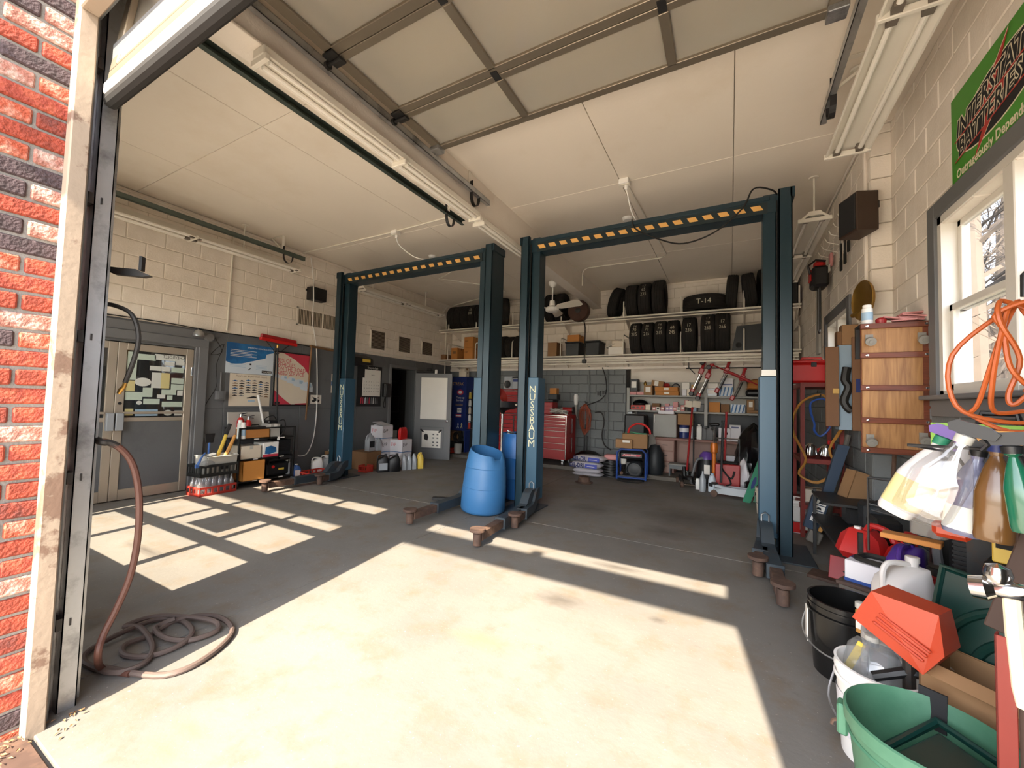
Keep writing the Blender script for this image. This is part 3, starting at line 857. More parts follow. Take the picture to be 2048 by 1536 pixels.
def socket_box(label, loc, dangling):
    o = thing('ceiling_socket', label, 'socket', loc)
    part('box', MB().box((0, 0, -0.03), (0.11, 0.11, 0.06), ch=0.006), 'white_plastic', o)
    part('cover', MB().box((0, 0, -0.064), (0.12, 0.07, 0.008), ch=0.003), 'white_metal', o)
    part('plug', MB().lathe([(0.0, -0.12), (0.018, -0.115), (0.022, -0.07), (0.0, -0.068)], (0.02, 0, 0), n=10), 'white_plastic', o)
    part('cord', MB().tube([(0.02, 0, -0.11)] + dangling, 0.007, n=6, smooth=5), 'white_plastic', o)
    return o
socket_box('white ceiling socket with plug above the nearer lift', (-1.07, 4.52, ZC), [(0.04, 0.02, -0.2), (0.06, 0.10, -0.33), (0.10, 0.2, -0.42)])
socket_box('white ceiling socket with a looping cord above the left bay lift', (-4.52, 4.45, ZC), [(0.05, 0.05, -0.22), (0.2, 0.2, -0.36), (0.4, 0.25, -0.42)])
for lb, p in (('round white smoke detector on the ceiling above the nearer lift', (-1.247, 5.479, 3.930)), ('round white smoke detector on the ceiling over the left bay lift', (-4.688, 5.523, 3.930))):
    solo('smoke_detector', MB().lathe([(0.0, -0.04), (0.05, -0.04), (0.065, -0.025), (0.07, 0.0), (0, 0.0)], n=18), 'white_plastic', lb, 'detector', (p[0], p[1], ZC))
# ceiling fan
f = thing('ceiling_fan', 'white ceiling fan turning place over the back, seen between the lifts', 'fan', (-3.02, 7.1, ZC))
f['label'] = 'white three blade ceiling fan hanging between the two lifts'
part('canopy', MB().lathe([(0.0, -0.34), (0.03, -0.34), (0.07, -0.30), (0.085, -0.25), (0.07, -0.22), (0, -0.22)], n=16), 'white_plastic', f)
part('downrod', MB().cyl((0, 0, -0.62), (0, 0, -0.3), 0.013, n=8).cyl((0, 0, -0.25), (0, 0, 0), 0.01, n=8), 'white_plastic', f)
part('motor', MB().lathe([(0.0, -0.82), (0.10, -0.815), (0.13, -0.79), (0.13, -0.74), (0.09, -0.715), (0.06, -0.70), (0.05, -0.60), (0, -0.60)], n=20), 'white_plastic', f)
for k in range(3):
    b = MB().prism([(0.10, -0.03), (0.2, -0.075), (0.62, -0.09), (0.70, -0.06), (0.70, 0.06), (0.62, 0.09), (0.2, 0.06), (0.10, 0.03)], 0.006)
    part('blade', b, 'white_metal', f, loc=(0, 0, -0.745), rot=(-26, 0, -20 + k * 120))

# ================================================================ left wall
XW = XL + 0.001
mat('poster_blue', '#2a6ea6', 0.5, var=0.1, scale=4, second='#1e5488', mix=(0.45, 0.6))
mat('poster_light', '#c9d3dc', 0.6, var=0.03)
mat('poster_cream', '#d8ccb9', 0.6, var=0.05, scale=5)
mat('poster_red', '#c23a4c', 0.5, var=0.05)
mat('sticker_green', '#b9c8bb', 0.6, var=0.08, scale=30)
mat('sticker_white', '#cfd2cc', 0.6, var=0.05)
mat('sticker_yellow', '#cfc38a', 0.6, var=0.05)
mat('sticker_blue', '#9db9cf', 0.6, var=0.05)
mat('grille_dark', '#4d453c', 0.8, var=0.2)
mat('louvre', '#a99c8a', 0.5, 0.2, var=0.15)
mat('yellow_plastic', '#d7b84a', 0.45, var=0.06)
mat('orange_wood', '#c08a44', 0.6, var=0.1)
mat('clear_bottle', '#b6bcc0', 0.15, var=0.0)
glass('clear_plastic', (0.82, 0.85, 0.88), 0.14, 0.22, 0.1)
mat('grey_plastic', '#b3b0a8', 0.5, var=0.06)
mat('blue_bottle', '#3b5f9c', 0.4, var=0.05)
mat('silver_bottle', '#a3a8ad', 0.4, 0.15, var=0.05)
mat('hose_brown', '#54342a', 0.6, var=0.15, scale=12)
mat('hose_black', '#23211f', 0.55, var=0.1)
mat('hose_grey', '#5a4c46', 0.65, var=0.2, scale=12)

# office storefront door, two leaves
d1 = sgroup('door_1')
def leaf(y0, y1, hinge_hi):
    st = 0.085
    fr = MB().bb((XL - 0.05, y0, 0.01), (XL - 0.005, y0 + st, 1.99), ch=0.004).bb((XL - 0.05, y1 - st, 0.01), (XL - 0.005, y1, 1.99), ch=0.004)
    fr.bb((XL - 0.05, y0 + st, 1.90), (XL - 0.005, y1 - st, 1.99), ch=0.004).bb((XL - 0.05, y0 + st, 0.01), (XL - 0.005, y1 - st, 0.14), ch=0.004).bb((XL - 0.045, y0 + st, 0.99), (XL - 0.01, y1 - st, 1.04), ch=0.003)
    part('leaf_frame', fr, 'aluminium', d1)
    part('kick_panel', MB().bb((XL - 0.035, y0 + st, 0.14), (XL - 0.02, y1 - st, 0.99)), 'grey_paint', d1)
    part('pane', MB().bb((XL - 0.03, y0 + st, 1.04), (XL - 0.025, y1 - st, 1.90)), 'office_glass', d1)
    part('push_bar', MB().bb((XL - 0.005, y0 + st, 1.085), (XL + 0.012, y1 - st, 1.115), ch=0.003), 'aluminium', d1)
leaf(2.055, 2.86, 1); leaf(1.24, 2.05, 0)
part('door_frame', MB().bb((XL - 0.06, 1.14, 0), (XL, 1.235, 2.0)).bb((XL - 0.06, 2.865, 0), (XL + 0.03, 2.90, 2.06), ch=0.004).bb((XL + 0.0, 2.90, 0), (XL + 0.045, 3.02, 2.10), ch=0.006).bb((XL, 1.1, 2.03), (XL + 0.05, 3.02, 2.15), ch=0.008).bb((XL, 1.1, 2.15), (XL + 0.03, 2.98, 2.27), ch=0.005), 'grey_trim', d1)
part('hinge', MB().bb((XL - 0.004, 2.835, 1.62), (XL + 0.006, 2.87, 1.74), ch=0.002), 'chrome', d1)
part('pull_plate', MB().bb((XL - 0.004, 1.975, 0.88), (XL + 0.055, 2.045, 1.10), ch=0.006).bb((XL - 0.004, 2.06, 0.88), (XL + 0.055, 2.135, 1.10), ch=0.006), 'silver_bottle', d1)
part('lock', MB().cyl((XL - 0.01, 2.10, 1.22), (XL + 0.01, 2.10, 1.22), 0.018, n=12), 'black_plastic', d1)
XG = XL - 0.024
def sticker(y0, y1, z0, z1, m, round_=False):
    mb = MB()
    if round_:
        mb.lathe([(0.0, 0), (1, 0), (1, 0.001), (0, 0.001)], n=24, M=FACE_XP(XG, (y0 + y1) / 2, (z0 + z1) / 2) @ Matrix.Diagonal(((y1 - y0) / 2, (z1 - z0) / 2, 1, 1)))
    else:
        mb.bb((XG, y0, z0), (XG + 0.0012, y1, z1))
    part('sticker', mb, m, d1)
def gz(cx, cy):     # glass of the right leaf: horizontal and vertical fraction
    return 2.14 + cx * 0.635, 1.04 + (1 - cy) * 0.86
for (a, b, c, d, m, rd) in ((0.02, .17, .02, .44, 'sticker_green', 0), (.17, .47, .04, .13, 'sticker_green', 0), (.45, .97, .02, .11, 'sticker_white', 0), (.62, .80, .13, .19, 'sticker_white', 0), (.82, .98, .11, .17, 'sticker_white', 0),
        (.38, .73, .21, .28, 'sticker_white', 0), (.75, .97, .21, .29, 'sticker_green', 0), (.42, .58, .31, .55, 'sticker_white', 0), (.58, .73, .31, .55, 'sticker_yellow', 0), (.15, .42, .40, .53, 'sticker_white', 1),
        (.02, .16, .45, .61, 'sticker_yellow', 0), (.76, .98, .38, .47, 'sticker_green', 0), (.76, .98, .48, .57, 'sticker_green', 0), (.29, .45, .55, .69, 'sticker_green', 0), (.02, .29, .62, .74, 'sticker_green', 0),
        (.60, .86, .57, .65, 'sticker_green', 0), (.70, .80, .66, .73, 'sticker_green', 0), (.88, .98, .58, .66, 'sticker_white', 0), (.53, .67, .65, .71, 'sticker_white', 0), (.31, .58, .72, .80, 'sticker_green', 0),
        (.62, .98, .76, .84, 'sticker_green', 0), (.20, .29, .75, .81, 'sticker_white', 1), (.03, .16, .87, .97, 'sticker_yellow', 0), (.19, .56, .88, .98, 'sticker_blue', 0), (.66, .81, .89, .98, 'sticker_white', 1), (.85, .99, .90, .98, 'sticker_white', 0)):
    y0, z1 = gz(a, c); y1, z0 = gz(b, d)
    sticker(y0, y1, z0, z1, m, rd)
part('lettering', MB().text('CHEVROLET', 0.062, FACE_XP(XG + 0.002, 2.76, 1.835) @ Matrix.Diagonal((-1, 1, 1, 1)), squash=0.72), 'ink', d1)
# things in the office behind the glass
solo('office_chair_back', MB().box((0, 0, 0.65), (0.1, 0.5, 0.6), ch=0.05).cyl((0, 0, 0), (0, 0, 0.4), 0.03, n=8).lathe([(0.25, 0), (0.25, 0.03), (0, 0.05)], n=12), 'grey_plastic', 'grey office chair back seen through the left leaf of the glazed door', 'chair', (-7.6, 1.5, 0))

# lamp and alarm bell over the door
o = thing('flood_lamp', 'small metal flood lamp over the glazed office door', 'lamp', (XW, 2.86, 2.22))
part('shade', MB().lathe([(0.07, 0.0), (0.07, 0.012), (0.06, 0.05), (0.035, 0.085), (0.0, 0.09)], n=18, M=T(0.09, 0, -0.04)), 'galvanised', o)
part('stem', MB().tube([(0, 0, 0.02), (0.06, 0, 0.06), (0.09, 0, 0.05)], 0.01, n=6), 'galvanised', o)
o = thing('alarm_bell', 'round grey alarm bell beside the flood lamp', 'bell', (XW, 3.02, 2.19))
part('gong', MB().lathe([(0.0, 0.05), (0.05, 0.045), (0.07, 0.02), (0.072, 0.0), (0, 0)], n=18, M=FACE_XP(0.02, 0, 0)), 'grey_trim', o)
part('base', MB().bb((0, -0.05, -0.05), (0.02, 0.05, 0.05), ch=0.004), 'grey_trim', o)

# posters
def poster_base(name, label, y0, y1, z0, z1, m, t=0.002, x=XW):
    o = thing(name, label, 'poster', (x, y0, z0))
    part('sheet', MB().bb((0, 0, 0), (t, y1 - y0, z1 - z0)), m, o)
    return o, y1 - y0, z1 - z0
def prn(o, mb, m, nm='print', x=0.0028):
    q = MB(); q.add(mb.v, mb.f, FACE_XP(x, 0, 0))
    return part(nm, q, m, o)
def flat(poly):
    return MB().prism(poly, 0.0006)
def rct(a, b, c, d):
    return flat([(a, b), (c, b), (c, d), (a, d)])
o, w, h = poster_base('wall_poster', 'blue and white exhaust parts poster left of the red broom', 3.27, 3.99, 1.70, 2.17, 'poster_light')
prn(o, flat([(0, h), (0, h * 0.37), (w * .12, h * .30), (w * .32, h * .33), (w * .62, h * .48), (w * .82, h * .58), (w * .84, h * .72), (w, h * .80), (w, h)]), 'poster_blue')
prn(o, MB().text('EMISSIONS CONTROL SYSTEM', 0.032, T(w * .42, h * .86, 0)), 'paper', 'lettering', 0.0038)
for k in range(5): prn(o, rct(w * .08, h * (.76 - k * .05), w * (.62 - .1 * (k % 2)), h * (.772 - k * .05)), 'paper', 'print_line', 0.0038)
for k in range(7): prn(o, rct(w * (.62 if k < 4 else .08), h * (.30 - (k % 4) * .045), w * (.86 if k < 4 else .40), h * (.312 - (k % 4) * .045)), 'sticker_blue', 'print_line')
prn(o, rct(w * .75, h * .06, w * .97, h * .15), 'ink', 'logo_plate'); prn(o, MB().text('WALKER', 0.036, T(w * .76, h * .075, 0)), 'paper', 'lettering', 0.0040)
prn(o, rct(w * .48, h * .30, w * .52, h * .36), 'ink'); prn(o, flat([(w * .46, h * .12), (w * .51, h * .18), (w * .50, h * .20), (w * .45, h * .14)]), 'ink')
o, w, h = poster_base('wall_poster', 'cream chart of many small cars under the blue poster', 3.34, 3.96, 1.19, 1.695, 'poster_cream')
prn(o, MB().text("Here's our 40-year track record.", 0.042, T(w * .14, h * .91, 0), squash=0.85), 'cardboard_dark', 'lettering')
rr = random.Random(5)
for cx in range(6):
    for ry in range(7):
        x = w * (.07 + cx * .155); y = h * (.76 - ry * .075 + (0.03 if cx in (2, 3) else -0.02 if cx == 5 else 0.0))
        if cx in (2, 3) and ry > 5: continue
        prn(o, flat([(x, y), (x + .075, y), (x + .075, y + .011), (x + .055, y + .012), (x + .048, y + .02), (x + .025, y + .02), (x + .018, y + .012), (x, y + .010)]), rr.choice(['ink', 'ink', 'cardboard_dark', 'grey_trim', 'poster_blue']), 'printed_car')
prn(o, flat([(w * .42, h * .24), (w * .66, h * .26), (w * .66, h * .30), (w * .58, h * .315), (w * .5, h * .29), (w * .42, h * .27)]), 'ink', 'printed_car')
prn(o, rct(w * .45, h * .14, w * .62, h * .19), 'sticker_blue')
o, w, h = poster_base('framed_poster', 'black framed red and cream poster about vehicle service', 4.0, 4.655, 1.20, 2.125, 'poster_cream', t=0.012)
fr = MB()
for (a, b, c, d) in ((0, 0, w, .022), (0, h - .022, w, h), (0, 0, .022, h), (w - .022, 0, w, h)): fr.bb((0, a, b), (0.022, c, d), ch=0.002)
part('frame', fr, 'black_plastic', o)
prn(o, flat([(.022, h - .022), (w * .25, h - .03), (w * .55, h * .87), (w * .82, h * .74), (w - .022, h * .60), (w - .022, h - .022)]), 'poster_red', 'print', 0.013)
prn(o, flat([(.022, .022), (w * .5, .022), (w * .36, h * .09), (w * .16, h * .20), (.022, h * .29)]), 'poster_red', 'print', 0.013)
prn(o, flat([(w * .6, .022), (w - .03, .022), (w - .03, .05), (w * .6, .035)]), 'poster_red', 'print', 0.013)
for k, tx in enumerate(('80% OF', 'VEHICLES', 'ON THE ROAD', 'NEED SERVICE')):
    prn(o, MB().text(tx, 0.098, T(w * .075, h * (.80 - k * .077), 0, rz=-1), squash=0.78), 'poster_red', 'lettering', 0.0135)
for k in range(5):
    x = w * (.02 + k * .155 + k * k * .006); s = 0.055 + k * 0.027; y = h * (.52 - k * .035 - k * k * .004)
    q = flat([(x, y), (x + s * 1.5, y - s * .3), (x + s * 1.5, y + s * .25), (x + s * 1.35, y + s * .75), (x + s * .75, y + s * .85), (x + s * .3, y + s * .75), (x, y + s * .4)])
    prn(o, q, 'poster_light', 'printed_car', 0.0136 + k * .0004)
    prn(o, flat([(x + s * .8, y + s * .3), (x + s * 1.35, y + s * .25), (x + s * 1.25, y + s * .68), (x + s * .8, y + s * .72)]), 'sticker_blue', 'printed_window', 0.0139 + k * .0004)
prn(o, rct(w * .06, h * .035, w * .19, h * .07), 'ink', 'print', 0.0142)
# calendar right of the lift column
o = thing('wall_calendar', 'bank calendar on a dark board beside the stock room door', 'calendar', (XW, 5.72, 1.19))
part('board', MB().bb((0, 0, 0), (0.006, 0.66, 0.86), ch=0.002), 'ink', o)
part('leaf', MB().bb((0.006, 0.14, 0.22), (0.012, 0.62, 0.60)), 'paper', o)
part('leaf', MB().bb((0.006, 0.19, 0.60), (0.011, 0.62, 0.78)), 'paper', o)
prn(o, MB().text('Enterprise Bank', 0.062, T(.26, .80, 0), squash=0.72), 'paper', 'lettering', 0.0065)
for r_ in range(4):
    for c_ in range(7):
        prn(o, MB().text(str(r_ * 7 + c_ + 1), 0.034, T(.17 + c_ * .063, .51 - r_ * .068, 0)), 'ink', 'date_number', 0.0125)
prn(o, MB().text('MARCH', 0.026, T(.36, .66, 0)), 'ink', 'lettering', 0.0115)
for k in range(9): prn(o, flat([(.1 + k * .055, .06), (.13 + k * .055, .06), (.125 + k * .055 + rr.uniform(-.01, .01), .20), (.105 + k * .055, .18)]), rr.choice(['sticker_white', 'poster_red', 'grey_trim', 'poster_light']), 'print', 0.0066)
# small cards, switch boxes, phone, sign shelf
o = thing('wall_card', 'cream and teal filter card left of the lift column', 'card', (XW, 5.12, 1.45))
part('sheet', MB().bb((0, 0, 0), (0.003, 0.52, 0.36)), 'poster_cream', o)
prn(o, rct(0, .14, .12, .22), 'poster_blue'); prn(o, rct(.38, .13, .52, .22), 'poster_blue'); prn(o, flat([(.12, .2), (.36, .26), (.38, .30), (.14, .26)]), 'sticker_yellow')
o = thing('wall_card', 'white card with a black bird like mark under the framed poster corner', 'card', (XW, 4.70, 1.24))
part('sheet', MB().bb((0, 0, 0), (0.003, 0.22, 0.16)), 'paper', o)
prn(o, flat([(.02, .05), (.06, .02), (.11, .05), (.16, .02), (.19, .06), (.13, .09), (.18, .13), (.1, .1), (.03, .13), (.07, .08)]), 'ink', 'mark')
o = thing('wall_signal', 'small red lamp on the left wall above the filter card', 'lamp', (XW, 5.44, 1.93))
part('lens', MB().box((0.03, 0, 0), (0.05, 0.12, 0.11), ch=0.02), 'red_paint', o); part('base', MB().box((0.004, -.03, 0), (0.008, 0.14, 0.13), ch=0.002), 'grey_trim', o)
o = thing('display_sign', 'dark angled display sign with a yellow badge near the lift column', 'sign', (XW, 5.3, 2.02))
part('case', MB().prism([(0, 0), (0.22, 0.02), (0.20, 0.16), (0, 0.24)], 0.62, Matrix(((1, 0, 0, 0), (0, 0, 1, 0), (0, 1, 0, 0), (0, 0, 0, 1)))), 'black_plastic', o)
part('badge', MB().bb((0.205, 0.36, 0.05), (0.212, 0.56, 0.14)), 'yellow_plastic', o)
o = thing('goggles', 'clear safety goggles hanging under the filter card', 'goggles', (XW, 5.40, 1.36))
part('lens', MB().box((0.03, 0, 0), (0.05, 0.16, 0.10), ch=0.025), 'clear_plastic', o); part('strap', MB().tube([(0.02, -.08, 0), (0.02, -.12, -.04), (0.02, -.06, -.1), (0.02, .04, -.09), (0.02, .08, -0.02)], 0.006, n=5, smooth=4), 'black_rubber', o)
o = thing('wall_phone', 'black wall phone with hanging cord beside the stock room door', 'phone', (XW, 6.50, 1.55))
part('body', MB().box((0.04, 0, 0), (0.08, 0.2, 0.3), ch=0.012), 'black_plastic', o)
part('handset', MB().tube([(0.1, -.08, -.13), (0.11, -.08, -.1), (0.12, -.08, 0), (0.11, -.08, .1), (0.1, -.08, .13)], [0.03, 0.028, 0.018, 0.028, 0.03], n=8), 'black_plastic', o)
part('cord', MB().tube([(0.09, -.08, -.14), (0.06, -.09, -.3), (0.06, -.07, -.38), (0.06, -.04, -.36), (0.05, -.03, -.15)], 0.009, n=6, smooth=5), 'black_rubber', o)
def outlet(label, y, z, par_h=0.0):
    o = thing('outlet_box', label, 'outlet', (XW, y, z))
    part('box', MB().box((0.03, 0, 0), (0.06, 0.12, 0.13), ch=0.004), 'grey_trim', o)
    part('face', MB().box((0.063, 0, 0), (0.006, 0.08, 0.1), ch=0.002), 'grey_paint', o)
    if par_h: part('riser', MB().cyl((0.02, 0, 0.06), (0.02, 0, par_h), 0.011, n=8), 'grey_trim', o)
outlet('grey outlet box with riser left of the car chart', 3.21, 1.35, 0.35)
# vents and speaker on the block wall
def vent(label, y0, y1, z0, z1, n, vertical=False):
    o = thing('wall_vent', label, 'vent', (XW, y0, z0)); w = y1 - y0; h = z1 - z0
    part('backing', MB().bb((0.0, 0.01, 0.01), (0.004, w - .01, h - .01)), 'grille_dark', o)
    f_ = MB()
    for (a, b, c, d) in ((0, 0, w, .03), (0, h - .03, w, h), (0, 0, .03, h), (w - .03, 0, w, h)): f_.bb((0, a, b), (0.016, c, d), ch=0.002)
    part('frame', f_, 'cream_paint', o)
    for k in range(n):
        if vertical:
            y = .04 + (w - .08) * k / (n - 1)
            part('slat', MB().box((0.009, y, h / 2), (0.012, 0.006, h - .05), rz=35), 'louvre', o)
        else:
            z_ = .04 + (h - .08) * k / (n - 1)
            part('slat', MB().box((0.009, w / 2, z_), (0.012, w - .05, 0.004), ry=35), 'louvre', o)
    return o
o = vent('wide two panel vent below the black speaker on the left wall', 4.35, 5.38, 2.62, 2.95, 34, True)
part('mullion', MB().bb((0, 0.50, 0.02), (0.018, 0.53, 0.31), ch=0.002), 'cream_paint', o)
vent('square vent on the left wall, first beyond the lift column', 6.01, 6.45, 2.40, 2.85, 14)
vent('square vent on the left wall, middle one of the three', 6.82, 7.26, 2.43, 2.84, 14)
vent('square vent on the left wall, nearest the back corner', 7.62, 8.06, 2.46, 2.84, 14)
o = thing('wall_speaker', 'black square speaker on the left wall above the wide vent', 'speaker', (XW, 4.52, 3.11))
part('cabinet', MB().bb((0, 0, 0), (0.16, 0.30, 0.23), ch=0.008), 'black_plastic', o); part('grille', MB().bb((0.16, 0.015, 0.015), (0.168, 0.285, 0.215), ch=0.003), 'black_rubber', o)
part('mount', MB().bb((0, -0.02, 0.16), (0.03, 0.0, 0.19)), 'black_plastic', o)
pipe('white cord hanging down the left wall past the speaker to the floor socket', [(XW + 0.03, *(-6.690, 4.553, 3.886)[1:3]), (XW + 0.06, *(-6.660, 4.604, 3.484)[1:3]), (XW + 0.22, *(-6.500, 4.499, 3.327)[1:3]), (XW + 0.20, *(-6.520, 4.527, 3.085)[1:3]), (XW + 0.22, *(-6.500, 4.514, 2.883)[1:3]), (XW + 0.05, *(-6.670, 4.633, 2.712)[1:3]), (XW + 0.03, *(-6.690, 4.754, 2.226)[1:3]), (XW + 0.02, *(-6.700, 4.822, 1.308)[1:3]), (XW + 0.02, *(-6.700, 4.796, 0.667)[1:3]), (XW + 0.02, *(-6.700, 4.684, 0.359)[1:3]), (XW + 0.02, *(-6.700, 4.542, 0.311)[1:3]), (XW + 0.02, *(-6.700, 4.428, 0.358)[1:3])], 0.009, 'white_plastic', 'cord', 'white_power_line', 5)
outlet('dark low outlet where the white cord ends on the left wall', *(-6.710, 4.416, 0.358)[1:3])
# wires above the dado, poles and broom
pipe('tangle of thin black wire beside the alarm bell', [(XW + .02, 3.10, 2.2), (XW + .03, 3.2, 2.0), (XW + .02, 3.06, 1.95), (XW + .03, 3.22, 2.12), (XW + .02, 3.14, 1.8), (XW + .02, 3.16, 1.5), (XW + .02, 3.05, 1.25), (XW + .02, 2.95, 1.0)], 0.004, 'black_rubber', 'wire', 'loose_wire', 5)
pipe('thin dark cable along the paint line over the office door', [(XW + .01, 1.3, 2.30), (XW + .012, 2.4, 2.315), (XW + .012, 3.1, 2.29), (XW + .012, 4.0, 2.30), (XW + .012, 4.7, 2.27)], 0.007, 'black_rubber', 'cable', 'wall_cable', 4)
br = thing('push_broom', 'red push broom standing head up in front of the posters', 'broom', (-6.56, 4.02, 0.30))
hz = 1.93
part('handle', MB().cyl((0, 0, 0.425), (-0.06, -0.03, hz - 0.02), 0.013, n=8), 'black_plastic', br)
part('block', MB().box((-0.06, -0.01, hz + 0.035), (0.06, 0.62, 0.05), rx=-3, ch=0.008), 'bright_red', br)
part('bristles', MB().box((-0.06, -0.01, hz + 0.085), (0.05, 0.60, 0.06), rx=-3, ch=0.01), 'red_paint', br, kind='stuff')
part('brace', MB().cyl((-0.06, -0.03, hz - 0.18), (-0.06, 0.19, hz + 0.02), 0.006, n=6).cyl((-0.06, -0.03, hz - 0.18), (-0.06, -0.23, hz + 0.03), 0.006, n=6), 'black_plastic', br)
part('ferrule', MB().cyl((-0.06, -0.03, hz - 0.07), (-0.06, -0.03, hz - 0.02), 0.022, n=10), 'brass', br)
solo('wooden_pole', MB().cyl((XW + 0.05, *(-6.660, 4.595, 0.948)[1:3]), (XW + 0.05, *(-6.660, 4.639, 2.301)[1:3]), 0.014, n=8), 'cardboard_dark', 'brown wooden pole hanging right of the framed poster', 'pole')
solo('white_pole', MB().cyl((-6.600, 3.847, 0.794), (-6.660, 3.749, 1.331), 0.017, n=8).cyl((-6.660, 3.749, 1.331), (-6.665, 3.742, 1.371), 0.019, n=8, m=None), 'white_plastic', 'white pole leaning on the car chart from the shelf rack', 'pole')
pipe('dark squeegee blade fixed on the paint line right of the red broom', [(XW + 0.03, 4.62, 2.28), (XW + 0.03, 5.1, 2.26)], 0.022, 'cardboard_dark', 'squeegee', 'squeegee')

# ---------------------------------------------------------------- steel shelf rack and crates
mat('rack_black', '#1d1c1b', 0.45, 0.3, var=0.1)
mat('orange_box', '#c8873f', 0.7, var=0.08, scale=5)
RX0, RX1, RY0, RY1 = -6.66, -6.28, 3.30, 4.14       # rack footprint
rk = thing('shelf_rack', 'black steel shelf rack loaded with boxes under the posters', 'rack', (RX0, RY0, 0))
w_, l_ = RX1 - RX0, RY1 - RY0
for (x, y) in ((0, 0), (w_, 0), (0, l_), (w_, l_)):
    part('post', MB().box((x, y, 0.44), (0.025, 0.025, 0.88), ch=0.002), 'rack_black', rk)
for z_ in (0.10, 0.42, 0.72):
    part('shelf', MB().bb((-0.01, -0.01, z_ - 0.02), (w_ + 0.01, l_ + 0.01, z_), ch=0.003), 'rack_black', rk)
    for y in (0.2, 0.6): part('price_tag', MB().bb((w_ + 0.011, y, z_ - 0.017), (w_ + 0.013, y + 0.07, z_ - 0.003)), 'paper', rk)
part('top_rail', MB().bb((w_ - .01, 0, 0.86), (w_ + .01, l_, 0.88)).bb((-.01, 0, 0.86), (.01, l_, 0.88)), 'rack_black', rk)
def cbox(name, label, loc, size, rot=0, m='cardboard', op=False, tape='cardboard_dark', lab=None, labm='paper', flaps=0.0, group=None, cat='box', face='x', inner='cardboard_dark'):
    """carton: closed with a tape strip, or open with walls and flaps; a printed label on one face"""
    o = thing(name, label, cat, loc, rot, group)
    a, b, h = size
    if op:
        t = 0.006
        q = MB().bb((-a / 2, -b / 2, 0), (a / 2, b / 2, t)).bb((-a / 2, -b / 2, 0), (-a / 2 + t, b / 2, h)).bb((a / 2 - t, -b / 2, 0), (a / 2, b / 2, h)).bb((-a / 2, -b / 2, 0), (a / 2, -b / 2 + t, h)).bb((-a / 2, b / 2 - t, 0), (a / 2, b / 2, h))
        part('carton', q, m, o)
        if flaps:
            for (sx, sy) in ((1, 0), (-1, 0), (0, 1), (0, -1)):
                f_ = MB()
                if sx: f_.box((sx * flaps / 2, 0, 0), (flaps, b, t))
                else: f_.box((0, sy * flaps / 2, 0), (a, flaps, t))
                part('flap', f_, m, o, loc=(sx * a / 2, sy * b / 2, h), rot=(-sy * -30 if False else (sy * -35), sx * 35, 0))
    else:
        part('carton', MB().box((0, 0, h / 2), (a, b, h), ch=0.004), m, o)
        part('tape', MB().bb((-a / 2 - .001, -0.025, h - 0.05), (a / 2 + .001, 0.025, h + 0.001)), tape, o)
    if lab:
        u, v, ww, hh = lab
        q = MB()
        if face == 'x': q.bb((a / 2, u - ww / 2, v - hh / 2), (a / 2 + 0.0015, u + ww / 2, v + hh / 2))
        else: q.bb((u - ww / 2, -b / 2 - 0.0015, v - hh / 2), (u + ww / 2, -b / 2, v + hh / 2))
        part('label', q, labm, o)
    return o
cbox('cardboard_tray', 'shallow brown tray box on the top shelf of the black rack', (-6.42, 3.56, 0.722), (0.26, 0.36, 0.13), m='cardboard_orange', op=True)
solo('tool_case', MB().box((0, 0, 0.03), (0.22, 0.34, 0.06), ch=0.015, taper=0.9).tube([(0.05, -.06, .06), (.05, -.05, .085), (.05, .05, .085), (.05, .06, .06)], 0.008, n=6), 'black_plastic', 'flat black tool case lying in the brown tray box', 'case', (-6.42, 3.56, 0.83))
cbox('white_carton', 'white carton with a black charger on it, on the top shelf of the rack', (-6.44, 3.84, 0.722), (0.26, 0.15, 0.20), m='grey_plastic', tape='paper')
o = thing('charger', 'black charger with cable lying on the white carton', 'charger', (-6.44, 3.84, 0.924))
part('body', MB().box((0, 0, 0.03), (0.14, 0.15, 0.05), ch=0.012), 'black_plastic', o)
part('cable', MB().tube([(0.05, .1, .04), (.15, .12, .06), (.165, .14, -.05), (.165, .10, -.15), (.165, .05, -.21)], 0.008, n=6, smooth=5).tube([(-.02, -.1, .05), (0, -.06, .1), (.02, .02, .12), (0, .08, .06)], 0.008, n=6, smooth=4), 'black_rubber', o)
part('plug', MB().box((.165, .035, -.225), (0.02, 0.035, 0.05), ch=0.004), 'white_plastic', o)
for k, (y, h_, lb) in enumerate(((3.47, 0.30, 'larger of two red fire extinguishers on the black rack'), (3.58, 0.26, 'smaller of two red fire extinguishers on the black rack'))):
    o = thing('fire_extinguisher', lb, 'extinguisher', (-6.60, y, 0.722), 0, 'fire extinguishers on the black rack')
    part('cylinder', MB().lathe([(0.0, 0), (0.045, 0), (0.05, 0.01), (0.05, h_ - .06), (0.035, h_ - .02), (0.018, h_), (0, h_)], n=18), 'bright_red', o)
    part('valve', MB().cyl((0, 0, h_), (0, 0, h_ + .05), 0.016, n=10).box((0, .03, h_ + .055), (0.02, 0.11, 0.012), rx=12).box((0, .03, h_ + .03), (0.018, 0.09, 0.01), rx=-8), 'chrome', o)
    part('label', MB().lathe([(0.0505, 0.06), (0.0505, 0.15)], n=18, cap=False), 'paper', o)
def spray_can(label, loc, r=0.033, h=0.2, m='white_plastic', cap='white_plastic', band=None, group=None, rot=0):
    o = thing('spray_can', label, 'can', loc, rot, group)
    part('can', MB().lathe([(0.0, 0), (r, 0), (r, h * .8), (r * .8, h * .84), (0, h * .84)], n=16), m, o)
    part('cap', MB().lathe([(r * .82, h * .83), (r * .82, h * .97), (r * .7, h), (0, h)], n=14), cap, o)
    if band: part('label', MB().lathe([(r + .0008, h * .2), (r + .0008, h * .6)], n=16, cap=False), band, o)
    return o
